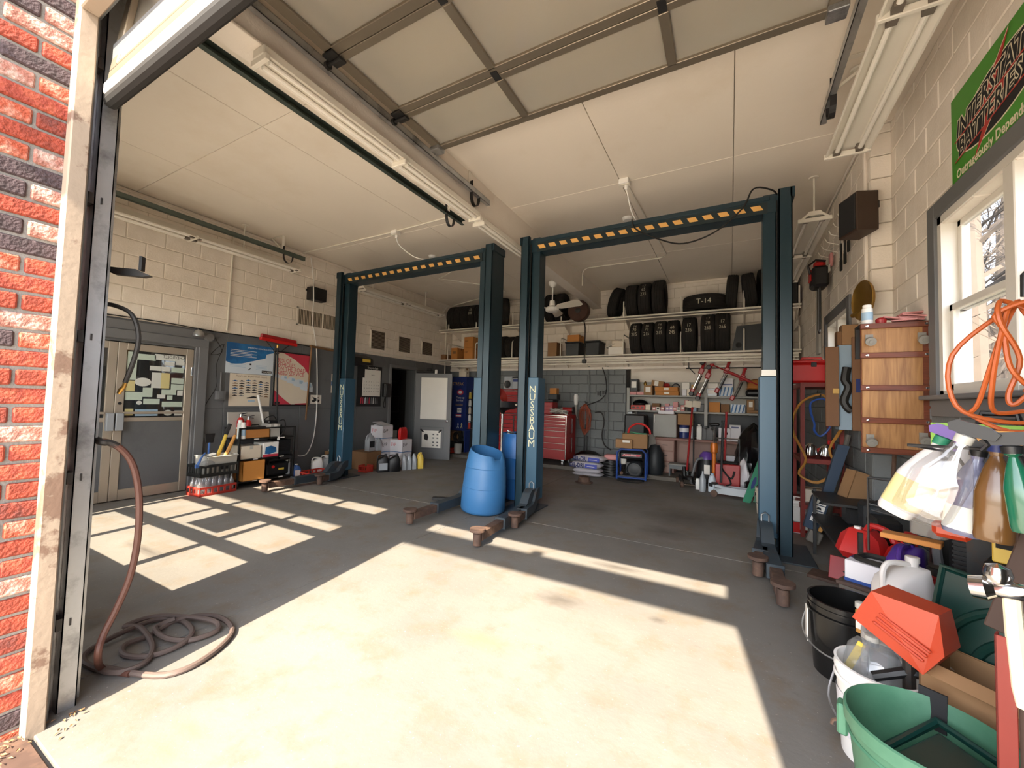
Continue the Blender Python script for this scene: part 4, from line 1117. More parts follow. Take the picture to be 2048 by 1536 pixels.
spray_can('white spray can on the front corner of the black rack', (-6.31, 3.36, 0.722), 0.035, 0.24, band='sticker_blue')
spray_can('white capped spray can behind the front corner of the black rack', (-6.40, 3.36, 0.722), 0.035, 0.27, 'sticker_white')
solo('white_board', MB().box((0, 0, 0.19), (0.02, 0.62, 0.38), ry=-8, ch=0.004), 'grey_plastic', 'off white board leaning on the wall behind the fire extinguishers', 'board', (-6.645, 3.62, 0.722))
# middle shelf
cbox('shoe_box', 'pale pink box on the middle shelf of the black rack', (-6.42, 3.47, 0.422), (0.30, 0.28, 0.19), m='poster_cream', tape='grey_plastic')
o = cbox('printed_box', 'white box printed with blue gloves on the middle shelf of the rack', (-6.40, 3.76, 0.422), (0.26, 0.24, 0.22), m='white_plastic', tape='paper')
part('print', MB().prism([(-.09, .05), (-.02, .04), (.09, .07), (.08, .14), (.0, .17), (-.08, .15)], 0.001, FACE_XP(0.1302, 0, 0)), 'poster_blue', o); part('print_band', MB().bb((0.1302, -.118, .0), (0.131, .118, .04)), 'poster_red', o)
o = thing('tool_chest', 'small black drawer chest at the right end of the middle rack shelf', 'tool chest', (-6.44, 3.99, 0.422))
part('body', MB().box((0, 0, 0.13), (0.28, 0.22, 0.24), ch=0.006), 'rack_black', o)
for k in range(4): part('drawer', MB().box((0.143, 0, 0.04 + k * .058), (0.01, 0.20, 0.05), ch=0.003), 'black_plastic', o)
# bottom shelf
cbox('orange_carton', 'open orange brown carton hanging off the bottom shelf of the rack', (-6.36, 3.50, 0.102), (0.26, 0.32, 0.29), m='orange_box', op=True, flaps=0.0)
o = thing('compressor', 'black portable compressor on the bottom shelf of the rack', 'compressor', (-6.44, 3.92, 0.102))
part('body', MB().box((0, 0, 0.11), (0.26, 0.36, 0.2), ch=0.02), 'black_plastic', o); part('handle', MB().tube([(0.12, -.16, .18), (.15, -.16, .25), (.15, .16, .25), (.12, .16, .18)], 0.012, n=8), 'rack_black', o)
part('badge', MB().bb((0.131, .0, .09), (0.133, .09, .12)), 'yellow_plastic', o); part('dial', MB().cyl((0.13, -.09, .15), (.145, -.09, .15), 0.022, n=12), 'bright_red', o)

# bottle crates left of the rack
mat('crate_black', '#1b1c1c', 0.5, var=0.1)
mat('crate_red', '#b23428', 0.5, var=0.08)
def crate(name, label, loc, rot, size, m, nh=6, vh=2):
    """open plastic bottle crate with slotted sides"""
    a, b, h = size
    o = thing(name, label, 'crate', loc, rot)
    part('base', MB().bb((-a / 2, -b / 2, 0), (a / 2, b / 2, 0.012)), m, o)
    for (ax, s) in (('x', 1), ('x', -1), ('y', 1), ('y', -1)):
        q = MB(); L = b if ax == 'x' else a
        def bar(u0, u1, z0, z1):
            if ax == 'x': q.bb((s * a / 2 - s * .012, u0, z0), (s * a / 2, u1, z1), ch=0.001)
            else: q.bb((u0, s * b / 2 - s * .012, z0), (u1, s * b / 2, z1), ch=0.001)
        bar(-L / 2, L / 2, 0, h * .28); bar(-L / 2, L / 2, h * .78, h)
        k = nh if ax == 'x' else max(3, nh - 2)
        for i in range(k + 1):
            u = -L / 2 + L * i / k
            bar(max(-L / 2, u - .012), min(L / 2, u + .012), h * .28, h * .78)
        part('side', q, m, o)
    return o
CRX, CRY = -6.32, 3.0
crate('red_bottle_crate', 'red bottle crate on the floor left of the black rack', (CRX, CRY, 0.0), 4, (0.31, 0.47, 0.12), 'crate_red')
bot = MB().lathe([(0.0, 0.014), (0.03, 0.014), (0.033, 0.03), (0.033, 0.13), (0.030, 0.16), (0.016, 0.20), (0.012, 0.235), (0.014, 0.24), (0.014, 0.25), (0, 0.25)], n=12)
bm_ = bot.mesh('soda_bottle', 'clear_plastic')
for i in range(6):
    for j in range(3):
        solo('soda_bottle', bm_, None, 'empty clear soda bottle standing in the red crate', 'bottle', (CRX - 0.10 + j * .10, CRY - 0.19 + i * .076, 0.0), 0, 'empty bottles in the red crate')
crate('black_bottle_crate', 'black bottle crate stacked on the red one, holding a plastic bin', (CRX, CRY, 0.253), 4, (0.32, 0.48, 0.16), 'crate_black', 8)
o = thing('storage_bin', 'grey plastic bin with a wavy rim on top of the black crate', 'bin', (CRX - 0.01, CRY + 0.04, 0.27), 4)
b = MB().box((0, 0, 0.006), (0.24, 0.32, 0.012))
for sx in (-1, 1): b.box((sx * 0.135, 0, 0.12), (0.008, 0.38, 0.24), ry=sx * 6, ch=0.002)
for sy in (-1, 1): b.box((0, sy * 0.185, 0.13), (0.27, 0.008, 0.26), rx=-sy * 6, ch=0.002)
part('shell', b, 'grey_plastic', o); part('rim', MB().bb((0.14, -.2, .235), (.165, .2, .25), ch=.003).bb((-.165, -.2, .235), (-.14, .2, .25), ch=.003), 'grey_plastic', o)
part('print', MB().prism([(-.02, .06), (.1, .06), (.1, .13), (-.02, .13)], 0.001, FACE_XP(0.1425, 0, 0)), 'ink', o)
def leaner(name, label, cat, p, q, r, m, tipm=None, tipl=0.0):
    o = thing(name, label, cat, p)
    d = Vector(q) - Vector(p)
    part('shaft', MB().tube([(0, 0, 0), d * .5 + Vector((0.0, 0.01, 0)), d], [r, r * 1.15, r], n=8), m, o)
    if tipm: part('grip', MB().tube([d * (1 - tipl), d * 1.01], r * 1.25, n=8), tipm, o)
    return o
leaner('wiper_blade', 'yellow plastic blade sticking up out of the grey bin, upper one', 'tool', (CRX - .05, CRY + .02, 0.36), (CRX - .10, CRY + .23, 0.93), 0.022, 'yellow_plastic', 'black_plastic', 0.25)
leaner('wiper_blade', 'orange yellow plastic blade sticking up out of the grey bin, lower one', 'tool', (CRX + .03, CRY + .06, 0.36), (CRX + .0, CRY + .26, 0.78), 0.022, 'orange_wood')
o = thing('ice_scraper', 'dark blue ice scraper brush upright in the grey bin', 'scraper', (CRX - .08, CRY - .03, 0.36))
part('handle', MB().cyl((0, 0, 0), (0, .0, .33), 0.014, n=8), 'blue_bottle', o); part('head', MB().box((0, 0, .39), (0.02, 0.10, 0.13), ch=.006, taper=1.3), 'black_plastic', o)
solo('dark_case', MB().box((0, 0, .06), (0.10, 0.16, 0.12), ch=0.015, rx=15), 'grey_paint', 'dark grey case poking out of the grey bin', 'case', (CRX + .02, CRY - .06, 0.42))
solo('water_bottle', MB().lathe([(0, 0), (0.04, 0), (0.042, .01), (0.042, .14), (0.02, .19), (0.02, .21), (0, .21)], n=14, M=T(0, 0, 0.045, ry=90, rz=-90)), 'clear_plastic', 'clear water bottle lying in the black crate', 'bottle', (CRX + .10, CRY - .06, 0.39), 25)
solo('spray_nozzle', MB().tube([(0, 0, 0), (0.0, .03, .09), (0.0, .08, .16)], [.022, .012, .01], n=8).box((0, -.01, -.01), (.03, .05, .05), ch=.008), 'blue_bottle', 'small blue sprayer hooked on the left edge of the black crate', 'sprayer', (CRX + .14, CRY - .25, 0.42))

# ---------------------------------------------------------------- jugs and boxes by the left lift column
def jug(label, loc, w=0.11, d=0.18, h=0.26, m='white_plastic', cap='white_plastic', lab=None, labm='paper', rot=0, group=None, name='jug', cat='jug', handle=True, neck=0.5):
    """flat sided plastic jug: shouldered body, neck off to one side, moulded handle"""
    o = thing(name, label, cat, loc, rot, group)
    nx = d * (0.22 if neck != 0.5 else 0.0)
    prof = [(-d / 2, 0.005), (-d / 2 + .006, 0), (d / 2 - .006, 0), (d / 2, .005), (d / 2, h * .62), (d * .42, h * .74), (nx + .024, h * .89), (nx - .024, h * .89), (-d * .42, h * .72), (-d / 2, h * .60)]
    body = MB()
    M = Matrix(((0, 0, 1, -w / 2), (1, 0, 0, 0), (0, 1, 0, 0), (0, 0, 0, 1)))
    n = len(prof); vs = []; fs = []
    for (x_, s_) in ((0.0, .86), (w * .12, 1.0), (w * .88, 1.0), (w, .86)):
        for (y_, z_) in prof:
            vs.append((x_ - w / 2, y_ * s_, h * .45 + (z_ - h * .45) * (s_ if z_ > h * .5 else 1)))
    for k in range(3):
        for i in range(n):
            a_ = k * n + i; b_ = k * n + (i + 1) % n
            fs.append((a_, b_, b_ + n, a_ + n))
    fs.append(tuple(range(n))); fs.append(tuple(range(3 * n, 4 * n)))
    body.add(vs, fs)
    part('body', body, m, o, smooth=50)
    part('neck', MB().lathe([(0.022, h * .87), (0.02, h * .93), (0.02, h * .95)], (0, nx, 0), n=14, cap=False), m, o)
    part('cap', MB().lathe([(0.0, h * .935), (0.025, h * .935), (0.025, h * .995), (0.022, h), (0, h)], (0, nx, 0), n=14), cap, o)
    if handle:
        part('handle', MB().tube([(0, nx - .01, h * .90), (0, -d * .30, h * .92), (0, -d * .47, h * .82), (0, -d * .48, h * .60)], 0.012, n=8, smooth=4), m, o)
    if lab:
        z0, z1 = lab
        part('label', MB().bb((w / 2 + .0002, -d * .36, h * z0), (w / 2 + .0016, d * .36, h * z1)).bb((-w / 2 - .0016, -d * .36, h * z0), (-w / 2 - .0002, d * .36, h * z1)), labm, o)
    return o
jx = -6.45
jug('clear empty jug left of the white jugs by the left lift column', (jx, *(-6.870, 4.891, 0.000)[1:2], 0), 0.14, 0.16, 0.29, 'clear_plastic', rot=-20)
jug('clear jug with a pale label beside the white jugs', (jx + .1, *(-6.600, 4.965, 0.000)[1:2], 0), 0.14, 0.15, 0.30, 'clear_plastic', lab=(.2, .5), rot=-20)
jug('white jug with a black cap by the left lift column, left one', (jx - .02, 4.72, 0), 0.12, 0.18, 0.31, 'white_plastic', 'black_plastic', rot=-20, neck=.7)
jug('white jug with a black cap by the left lift column, right one', (jx - .06, 4.92, 0), 0.12, 0.18, 0.32, 'white_plastic', 'black_plastic', rot=-20, neck=.7)
jug('small blue and white detergent jug at the foot of the rack', (-6.36, 4.26, 0), 0.10, 0.12, 0.24, 'blue_bottle', 'white_plastic', lab=(.15, .6), rot=-10)
spray_can('grey bottle standing inside the right end of the black rack', (-6.35, 4.10, 0.102), 0.035, 0.24, 'silver_bottle', 'grey_plastic')
crate('red_bottle_crate', 'low red crate on the floor behind the left lift arm', (-6.25, 4.52, 0), 4, (0.30, 0.46, 0.11), 'crate_red')
cbox('carton', 'brown carton with rags behind the left lift column', (-6.55, 5.12, 0), (0.24, 0.22, 0.36), m='cardboard', op=True)
solo('rag_heap', MB().lathe([(0.09, 0), (0.10, .03), (.07, .07), (.03, .10), (0, .11)], n=9), 'grey_plastic', 'grey rag bundled on the carton behind the left lift column', 'rag', (-6.55, 5.12, 0.345))
# oil cartons right of the column
mat('carton_white', '#d9d7dc', 0.6, var=0.03)
def oil_carton(label, loc, rot=0, s=(0.32, 0.30, 0.27)):
    o = thing('oil_carton', label, 'box', loc, rot)
    a, b, h = s
    part('carton', MB().box((0, 0, h / 2), (a, b, h), ch=0.004), 'carton_white', o)
    part('stripe', MB().bb((-a / 2 - .001, -b / 2 - .001, h * .06), (a / 2 + .001, b / 2 + .001, h * .11)), 'poster_blue', o)
    part('lettering', MB().text('EVP', 0.10, FACE_XP(a / 2 + .001, -b * .42, h * .5) , squash=0.8), 'ink', o)
    part('lettering', MB().text('EVP', 0.10, FACE_YM(-a * .40, -b / 2 - .001, h * .5), squash=0.8), 'poster_red', o)
    return o
ox, oy = -6.10, 6.05
oil_carton('white oil carton at the bottom of the stack by the stock room door', (-6.30, 6.05, 0.0)); oil_carton('white oil carton in the middle of the stack by the stock room door', (-6.30, 6.05, 0.272))
oil_carton('white oil carton on top of the stack by the stock room door', (-6.30, 6.05, 0.544), 3)
oil_carton('white oil carton on the floor in front of the tall carton stack', (-5.98, 6.28, 0.0), 0); oil_carton('white oil carton under the three red oil bottles', (-5.98, 6.28, 0.272), 2)
for k in range(3): jug('small red oil bottle standing on a white oil carton', (-5.92 - .02 * k, 6.19 + k * .085, 0.544), 0.07, 0.075, 0.24, 'bright_red', 'bright_red', rot=0, group='red oil bottles on the white carton', name='oil_bottle', cat='bottle', handle=False)
solo('loose_flap', MB().box((0, 0, 0.03), (0.3, 0.28, 0.006), ry=12, rz=8).box((-.1, 0, .0), (.1, .2, .01)), 'carton_white', 'loose white carton flap on top of the tallest oil carton stack', 'flap', (-6.28, 6.05, 0.822))
cbox('carton', 'brown carton on its side between lift column and oil jugs', (-6.25, 5.62, 0), (0.45, 0.36, 0.34), m='cardboard_dark')
jug('tall silver grey oil jug on the brown carton', (-6.20, 5.66, 0.342), 0.12, 0.17, 0.34, 'silver_bottle', 'silver_bottle', lab=(.2, .55), labm='ink', rot=0, name='oil_jug')
jug('smaller silver grey oil jug beside the tall one on the brown carton', (-6.22, 5.86 - .02, 0.342) if False else (-6.12, 5.80, 0.342), 0.08, 0.10, 0.25, 'silver_bottle', 'silver_bottle', name='oil_jug')
o1 = jug('black oil jug with a white label on the floor, left one', (-5.72, 5.55, 0), 0.13, 0.21, 0.33, 'black_plastic', 'black_plastic', lab=(.12, .5), labm='silver_bottle', rot=-35, name='oil_jug', neck=.7)
jug('black oil jug on the floor, right one', (-5.60, 5.72, 0), 0.13, 0.21, 0.33, 'black_plastic', 'black_plastic', rot=-35, name='oil_jug', neck=.7)
for k in range(3): jug('slim silver oil bottle on the floor beside the black jugs', (-5.55 + .035 * k, 5.93 + k * .10, 0), 0.08, 0.09, 0.30, 'silver_bottle', 'silver_bottle', rot=-35, group='silver oil bottles on the floor', name='oil_bottle', cat='bottle', handle=False)
jug('yellow oil bottle on the floor at the right end of the row', (-5.42, 6.25, 0), 0.08, 0.11, 0.32, 'yellow_plastic', 'yellow_plastic', rot=-35, name='oil_bottle', cat='bottle')
crate('red_bottle_crate', 'red crate tucked under the brown carton by the lift column', (-5.98, 5.38, 0), 4, (0.2, 0.18, 0.12), 'crate_red')

# ---------------------------------------------------------------- stock room door with whiteboard, swung open
d2 = sgroup('door_2', (-6.46, 7.20, 0))
d2.rotation_euler = (0, 0, math.atan2(7.47 - 7.20, -5.62 + 6.46))
DW = 0.88
part('leaf', MB().bb((0, -0.02, 0.01), (DW, 0.02, 1.98), ch=0.003), 'grey_trim', d2)
part('whiteboard', MB().bb((0.14, -0.034, 0.92), (0.78, -0.022, 1.88), ch=0.003), 'paper', d2)
part('moulding', MB().bb((0.15, -0.026, 0.24), (0.73, -0.021, 0.26)).bb((0.15, -0.026, 0.73), (0.73, -0.021, 0.75)).bb((0.15, -0.026, 0.24), (0.17, -0.021, 0.75)).bb((0.71, -0.026, 0.24), (0.73, -0.021, 0.75)), 'grey_paint', d2)
part('notice', MB().bb((0.20, -0.026, 0.27), (0.66, -0.022, 0.66)), 'paper', d2)

q = MB().prism([(0.26, .46), (.34, .43), (.36, .5), (.34, .57), (.29, .59), (.25, .55)], 0.001, FACE_YM(0, -0.0265, 0))
part('printed_head', q, 'ink', d2)
for (x, z_) in ((.46, .56), (.56, .56), (.46, .48), (.56, .48), (.46, .38), (.46, .31), (.56, .38), (.56, .31)):
    part('printed_mark', MB().prism([(x, z_), (x + .04, z_), (x + .04, z_ + .03), (x, z_ + .03)], 0.001, FACE_YM(0, -0.0265, 0)), 'grey_paint', d2)
for (x, r_) in ((.20, 40), (.64, -40)): part('tape', MB().box((x, -0.0275, .655), (0.10, 0.001, 0.035), ry=r_), 'ink', d2)
part('knob', MB().lathe([(0.0, 0), (.025, 0), (.012, .02), (.03, .045), (.025, .065), (0, .07)], n=14, M=T(0.81, -0.02, 0.89, rx=90)), 'chrome', d2)
struct('trim_7', MB().bb((XL, STK0 - .07, 0), (XL + .03, STK0, 2.14), ch=.004).bb((XL, STK1, 0), (XL + .03, STK1 + .07, 2.14), ch=.004).bb((XL, STK0, 2.07), (XL + .03, STK1, 2.14), ch=.004), 'grey_trim')
o = thing('stock_shelf', 'dark shelf full of stock inside the stock room', 'shelf', (-8.2, 6.4, 0))
for z_ in (0.5, 1.0, 1.45, 1.85): part('board', MB().bb((-0.4, 0, z_ - .02), (0.1, 2.0, z_)), 'dark_room', o)
for y in (0.02, 1.0, 1.98): part('upright', MB().bb((0.06, y - .02, 0), (0.1, y + .02, 2.0)), 'dark_steel', o)
for k in range(9):
    z_ = (0.5, 1.0, 1.45)[k % 3]
    cbox('stock_box', ('pale', 'brown', 'grey')[k % 3] + ' box on the stock room shelf, ' + ('near the doorway', 'in the middle', 'towards the far end')[k // 3], (-8.2, 6.62 + (k // 3) * .5 + (k % 3) * .03, z_ + .001), (0.2, 0.3, 0.2 + .05 * (k % 2)), m=('grey_plastic', 'cardboard', 'grey_trim')[k % 3])
solo('grey_panel', MB().box((0, 0, .3), (0.03, 0.5, 0.6), ch=.005), 'grey_plastic', 'pale panel leaning inside the stock room doorway', 'panel', (-7.15, 7.1, 0.0))

# ---------------------------------------------------------------- hoses by the open door jamb
o = thing('air_hose', 'brown rubber air hose hanging by the jamb and coiled on the floor', 'hose', (0, 0, 0))
hp = [(-2.560, 0.741, 1.142), (-2.550, 0.769, 1.136), (-2.540, 0.815, 1.098), (-2.530, 0.854, 1.023), (-2.520, 0.878, 0.901), (-2.520, 0.888, 0.755), (-2.530, 0.888, 0.610), (-2.540, 0.872, 0.471), (-2.550, 0.835, 0.343), (-2.550, 0.797, 0.246), (-2.530, 0.777, 0.173), (-2.689, 0.846, 0.020), (-2.542, 0.901, 0.015)]
part('drop', MB().tube(hp, 0.014, n=8, smooth=6), 'hose_brown', o)
part('cuff', MB().tube([(-2.66, 0.70, 1.19), (-2.560, 0.741, 1.142), (-2.550, 0.769, 1.136), (-2.545, 0.798, 1.118)], 0.0155, n=8, smooth=4), 'hose_black', o)
co = [(-2.713, 0.853, 0.015), (-2.393, 0.981, 0.015), (-2.381, 1.167, 0.015), (-2.526, 1.348, 0.015), (-2.774, 1.375, 0.015), (-2.878, 1.237, 0.030), (-2.857, 1.089, 0.015), (-2.844, 0.978, 0.020), (-2.746, 0.948, 0.015), (-2.630, 1.008, 0.015), (-2.601, 1.126, 0.020), (-2.675, 1.214, 0.030), (-2.898, 1.246, 0.015), (-3.009, 1.167, 0.020), (-2.981, 1.011, 0.030), (-2.950, 0.873, 0.015), (-2.835, 0.824, 0.015), (-2.606, 0.866, 0.020), (-2.578, 0.970, 0.020), (-2.723, 1.052, 0.020), (-2.962, 1.081, 0.030), (-3.051, 1.044, 0.030), (-3.016, 1.192, 0.030), (-2.719, 1.322, 0.030), (-2.588, 1.300, 0.020), (-2.608, 1.174, 0.020), (-2.729, 1.108, 0.030), (-2.887, 1.126, 0.030), (-2.870, 1.209, 0.045)]
part('coil', MB().tube(co, 0.014, n=8, smooth=6), 'hose_grey', o)
o = thing('air_hose', 'black air hose with brass coupling hanging inside by the left jamb', 'hose', (0, 0, 0))
part('tube', MB().tube([(-2.72, 0.74, 1.80), (-2.68, 0.79, 1.80), (-2.62, 0.84, 1.76), (-2.60, 0.865, 1.66), (-2.61, 0.86, 1.55), (-2.64, 0.84, 1.42)], 0.0105, n=8, smooth=6), 'hose_black', o)
part('coupling', MB().tube([(-2.638, 0.842, 1.43), (-2.645, 0.838, 1.40), (-2.652, 0.83, 1.385), (-2.66, 0.825, 1.365)], [.009, .009, .011, .008], n=10), 'brass', o)
o = thing('pipe_bracket', 'dark steel bracket arm with an upright tab beside the jamb', 'bracket', (-2.70, 0.74, 1.97))
part('arm', MB().prism([(-.04, .0), (.0, .015), (.14, .015), (.2, -.01), (.17, -.02), (.05, -.018), (.02, -.005)], 0.03, Matrix(((.72, 0, -.69, 0), (.69, 0, .72, 0), (0, 1, 0, 0), (0, 0, 0, 1)))), 'dark_steel', o)
part('tab', MB().box((0.115, 0.115, 0.045), (0.012, 0.03, 0.07), rz=44), 'dark_steel', o)

# ================================================================ back wall: tyre shelves
mat('tyre_rubber', '#171513', 0.85, var=0.25, scale=14, second='#26201b', mix=(0.5, 0.7))
mat('chalk', '#b9b3a0', 0.9, var=0.1)
mat('navy_cabinet', '#1f3270', 0.45, var=0.08)
mat('gold_print', '#c9a25a', 0.6, var=0.05)
mat('dark_bin', '#22262a', 0.5, var=0.1)
YS = 8.30
def shelf(label, z, posts, ph, loop):
    o = thing('tyre_rack', label, 'shelf', (0, 0, z))
    part('board', MB().bb((XL + .02, YS, -0.022), (1.06, 8.842, 0.0)), 'cream_paint', o)
    part('front_rail', MB().cyl((XL + .02, YS - .02, -0.02), (1.06, YS - .02, -0.02), 0.017, n=8), 'white_metal', o)
    part('lower_rail', MB().bb((XL + .02, YS + .02, -0.075), (1.06, YS + .045, -0.055)), 'white_metal', o)
    for x in posts:
        if loop: part('loop', MB().tube([(x, YS - .02, -.02), (x, YS - .02, ph - .08), (x, YS + .02, ph - .015), (x, YS + .1, ph), (x, 8.84, ph)], 0.012, n=8, smooth=3), 'white_metal', o)
        else: part('prong', MB().tube([(x, YS - .02, -.04), (x, YS - .02, ph)], 0.014, n=8), 'white_metal', o)
        part('bracket', MB().prism([(0, 0), (.5, 0), (.5, -.22)], 0.012, Matrix(((0, 0, 1, x), (1, 0, 0, YS + .03), (0, 1, 0, -.023), (0, 0, 0, 1))) @ T(0, 0, 0)), 'cream_paint', o)
    return o
posts = [(-6.400, 8.280, 2.662)[0], (-5.551, 8.280, 2.631)[0], (-4.521, 8.280, 2.593)[0], (-3.301, 8.280, 2.548)[0], (-1.933, 8.280, 2.498)[0], (-0.841, 8.280, 2.458)[0], (0.214, 8.280, 2.420)[0], 1.03]
ZL, ZU = 2.42, 3.20
shelf('lower white tyre shelf across the back wall', ZL, posts, 0.40, True)
shelf('upper white tyre shelf across the back wall', ZU, posts, 0.30, False)
for k, (z_, y_) in enumerate(((2.335, 8.33), (2.285, 8.27), (2.235, 8.31))):
    solo('white_pipe', MB().cyl((-6.3, y_, z_), (1.02, y_, z_), 0.019, n=10), 'white_metal', ('topmost', 'middle', 'lowest')[k] + ' of the three long white pipes under the tyre shelf', 'pipe')
struct('trim_8', MB().bb((-6.7, 8.80, 2.15), (1.06, 8.86, 2.21), ch=.004), 'cream_paint')
TY = {}
def tyre_mesh(Rr, w):
    k = (Rr, w)
    if k in TY: return TY[k]
    ri = Rr * 0.60
    h = w / 2
    pr = [(ri, -h * .78), (ri + .012, -h * .86), (ri + (Rr - ri) * .5, -h), (Rr * .95, -h * .92), (Rr * .985, -h * .8)]
    n = 4
    for i in range(n):
        a = -h * .76 + (2 * h * .76) * i / n; b = -h * .76 + (2 * h * .76) * (i + 1) / n
        cr = Rr * (1 - .012 * abs((a + b) / 2 / h) ** 2)
        pr += [(cr, a + .003), (cr, b - .008), (cr - .009, b - .006), (cr - .009, b + .001)]
    pr += [(Rr * .985, h * .8), (Rr * .95, h * .92), (ri + (Rr - ri) * .5, h), (ri + .012, h * .86), (ri, h * .78), (ri - .004, h * .7), (ri + .02, h * .55), (Rr * .9, h * .3), (Rr * .9, -h * .3), (ri + .02, -h * .55), (ri - .004, -h * .7), (ri, -h * .78)]
    TY[k] = MB().lathe(pr, n=36, cap=False, M=T(ry=90)).mesh('tyre', 'tyre_rubber', 40)
    return TY[k]
def tyre(label, x, z, Rr, w, rot=(0, 0, 0), y=None, chalk=None, group=None):
    o = thing('tyre', label, 'tyre', (x, min(YS - .06 + Rr, 8.825 - Rr) if y is None else y, z + Rr), rot, group)
    part('casing', tyre_mesh(Rr, w), None, o)
    if chalk:
        for k, tx in enumerate(chalk):
            an = -6 - k * 17
            M = Matrix.Rotation(R(an), 4, 'X') @ FACE_YM(0, -Rr - .002, 0)
            part('chalk_mark', MB().text(tx, 0.095, M @ T(0, -.02, 0), align='CENTER', squash=.8), 'chalk', o)
    return o
ordn = ('first', 'second', 'third', 'fourth', 'fifth', 'sixth', 'seventh')
for k, (px_, Rr, w, ch_) in enumerate((((-1.696, 8.250, 2.790)[0], .325, .22, ('215', '70', '16')), ((-1.459, 8.250, 2.777)[0], .325, .22, ('215', '70', '16')), ((-1.218, 8.250, 2.764)[0], .33, .225, ('215', '70', '16')), ((-0.984, 8.250, 2.751)[0], .33, .225, ('245', '60')), ((-0.692, 8.250, 2.735)[0], .345, .25, ('235', '17')), ((-0.368, 8.250, 2.764)[0], .36, .25, ('265', '70', '17')), ((-0.129, 8.250, 2.750)[0], .365, .255, ('265', '17')))):
    tyre(ordn[k] + ' tyre from the left of the seven chalked ones on the lower shelf', px_, ZL, Rr, w, chalk=ch_, group='seven chalked tyres on the lower shelf')
for k, (px_, Rr) in enumerate((((-1.781, 8.250, 3.511)[0], .335), ((-1.526, 8.250, 3.486)[0], .34), ((-1.259, 8.250, 3.460)[0], .35))):
    tyre(('left', 'middle', 'right')[k] + ' of three upright tyres on the upper shelf by the beam', px_, ZU, Rr, .24, chalk=('235', '65', '17') if k == 1 else None, group='three upright tyres on the upper shelf')
tyre('tyre leaning against the three upright ones on the upper shelf', (-2.128, 8.250, 3.544)[0], ZU, .325, .20, (0, 17, 0), chalk=None)
o = tyre('wide tyre lying flat on the upper shelf with a chalk note', (-0.433, 8.300, 3.393)[0], ZU + .135 - .39, .39, .27, (0, 90, 0), y=8.43)
part('chalk_mark', MB().text('T-14', .13, Matrix.Rotation(R(-90), 4, 'Y') @ FACE_YM(0, -.392, 0) @ T(-.0, -.06, 0, rz=0), align='CENTER'), 'chalk', o)
tyre('narrow tyre standing right of the flat one on the upper shelf', .02, ZU, .33, .19, (0, 4, 0))
tyre('tyre leaning behind the right lift column on the upper shelf', .30, ZU, .33, .20, (0, -7, 0))
tyre('tyre stacked askew at the right on the upper shelf', .54, ZU + .01, .345, .19, (0, -4, 4))
for k in range(5):
    tyre(ordn[k] + ' of the five tyres at the left end of the upper shelf', -6.35 + k * .215, ZU, .31, .205, chalk=('205', '55') if k == 3 else None, group='five tyres at the left of the upper shelf')
tyre('tyre turned side on, on the upper shelf between the two lifts', (-4.891, 8.400, 3.478)[0], ZU, .35, .22, (0, 0, 38), y=8.48)
for k in range(2): tyre(('left', 'right')[k] + ' of two tyres behind the ceiling fan', (-3.606, 8.300, 3.357)[0] + k * .24, ZU, .33, .22, group='two tyres behind the fan')
for k in range(4): tyre(ordn[k] + ' of the four tyres on the lower shelf between the lift columns', (-5.075, 8.300, 2.738)[0] + k * .225, ZL, .26 + .012 * (k % 2), .20, group='four tyres on the lower shelf')
solo('black_case', MB().box((0, 0, .21), (.34, .42, .42), ch=.02).box((0, -.215, .3), (.12, .02, .03), ch=.005), 'black_plastic', 'black square case at the right end of the upper shelf', 'case', (.86, 8.56, ZU + .001))
o = thing('speaker_cabinet', 'dark sloped speaker cabinet at the right end of the lower shelf', 'speaker', (.30, 8.55, ZL + .001))
part('cabinet', MB().prism([(-.28, 0), (.62, 0), (.60, .50), (-.20, .45)], .4, FACE_YM(0, .2, 0) @ T(0, 0, 0)), 'dark_bin', o)
part('port', MB().cyl((-.17, -.199, .1), (-.17, -.206, .1), .05, n=18), 'black_rubber', o); part('mesh_ring', MB().tube([(.52 + .07 * math.cos(a_ * .524), -.205, .25 + .16 * math.sin(a_ * .524)) for a_ in range(12)], .01, n=6, closed=True), 'dark_steel', o)
def scarton(label, px, w, h, z, m='cardboard', d=.34, lab=True, y=8.53, tx=None, rot=0):
    o = cbox('carton', label, (px, y, z), (w, d, h), rot, m=m, face='y', lab=(0, h * .6, w * .5, h * .22) if lab else None, labm='cardboard_dark')
    if tx: part('lettering', MB().text(tx, h * .2, FACE_YM(-w * .4, -d / 2 - .002, h * .55), squash=.8), 'ink', o)
    return o
scarton('tall brown carton with arrows at the left of the lower shelf', (-6.259, 8.350, 2.601)[0], .20, .30, ZL + .001, 'cardboard_orange', lab=True)
scarton('brown carton, lower of two stacked on the lower shelf', (-5.822, 8.350, 2.586)[0], .27, .29, ZL + .001, 'cardboard_orange', lab=False, tx='UNIT')
scarton('brown carton, upper of two stacked on the lower shelf', (-5.822, 8.350, 2.586)[0], .27, .27, ZL + .293, 'cardboard_orange', lab=False, tx='UNIT')
scarton('small red brown carton at the far left of the lower shelf', (-6.611, 8.350, 2.520)[0], .16, .14, ZL + .001, 'cardboard_dark')
scarton('brown carton behind the nearer lift column on the lower shelf', (-3.536, 8.350, 2.679)[0], .22, .32, ZL + .001, 'cardboard', lab=False)
scarton('white topped carton at the foot of the brown one on the lower shelf', (-3.630, 8.350, 2.535)[0], .24, .15, ZL + .001, 'carton_white', d=.2, y=8.36 + .0, lab=False, tx='OK') if False else None
scarton('brown carton on top of the black storage bins', (-3.044, 8.350, 2.901)[0], .28, .15, ZL + .315, 'cardboard_orange', lab=False)
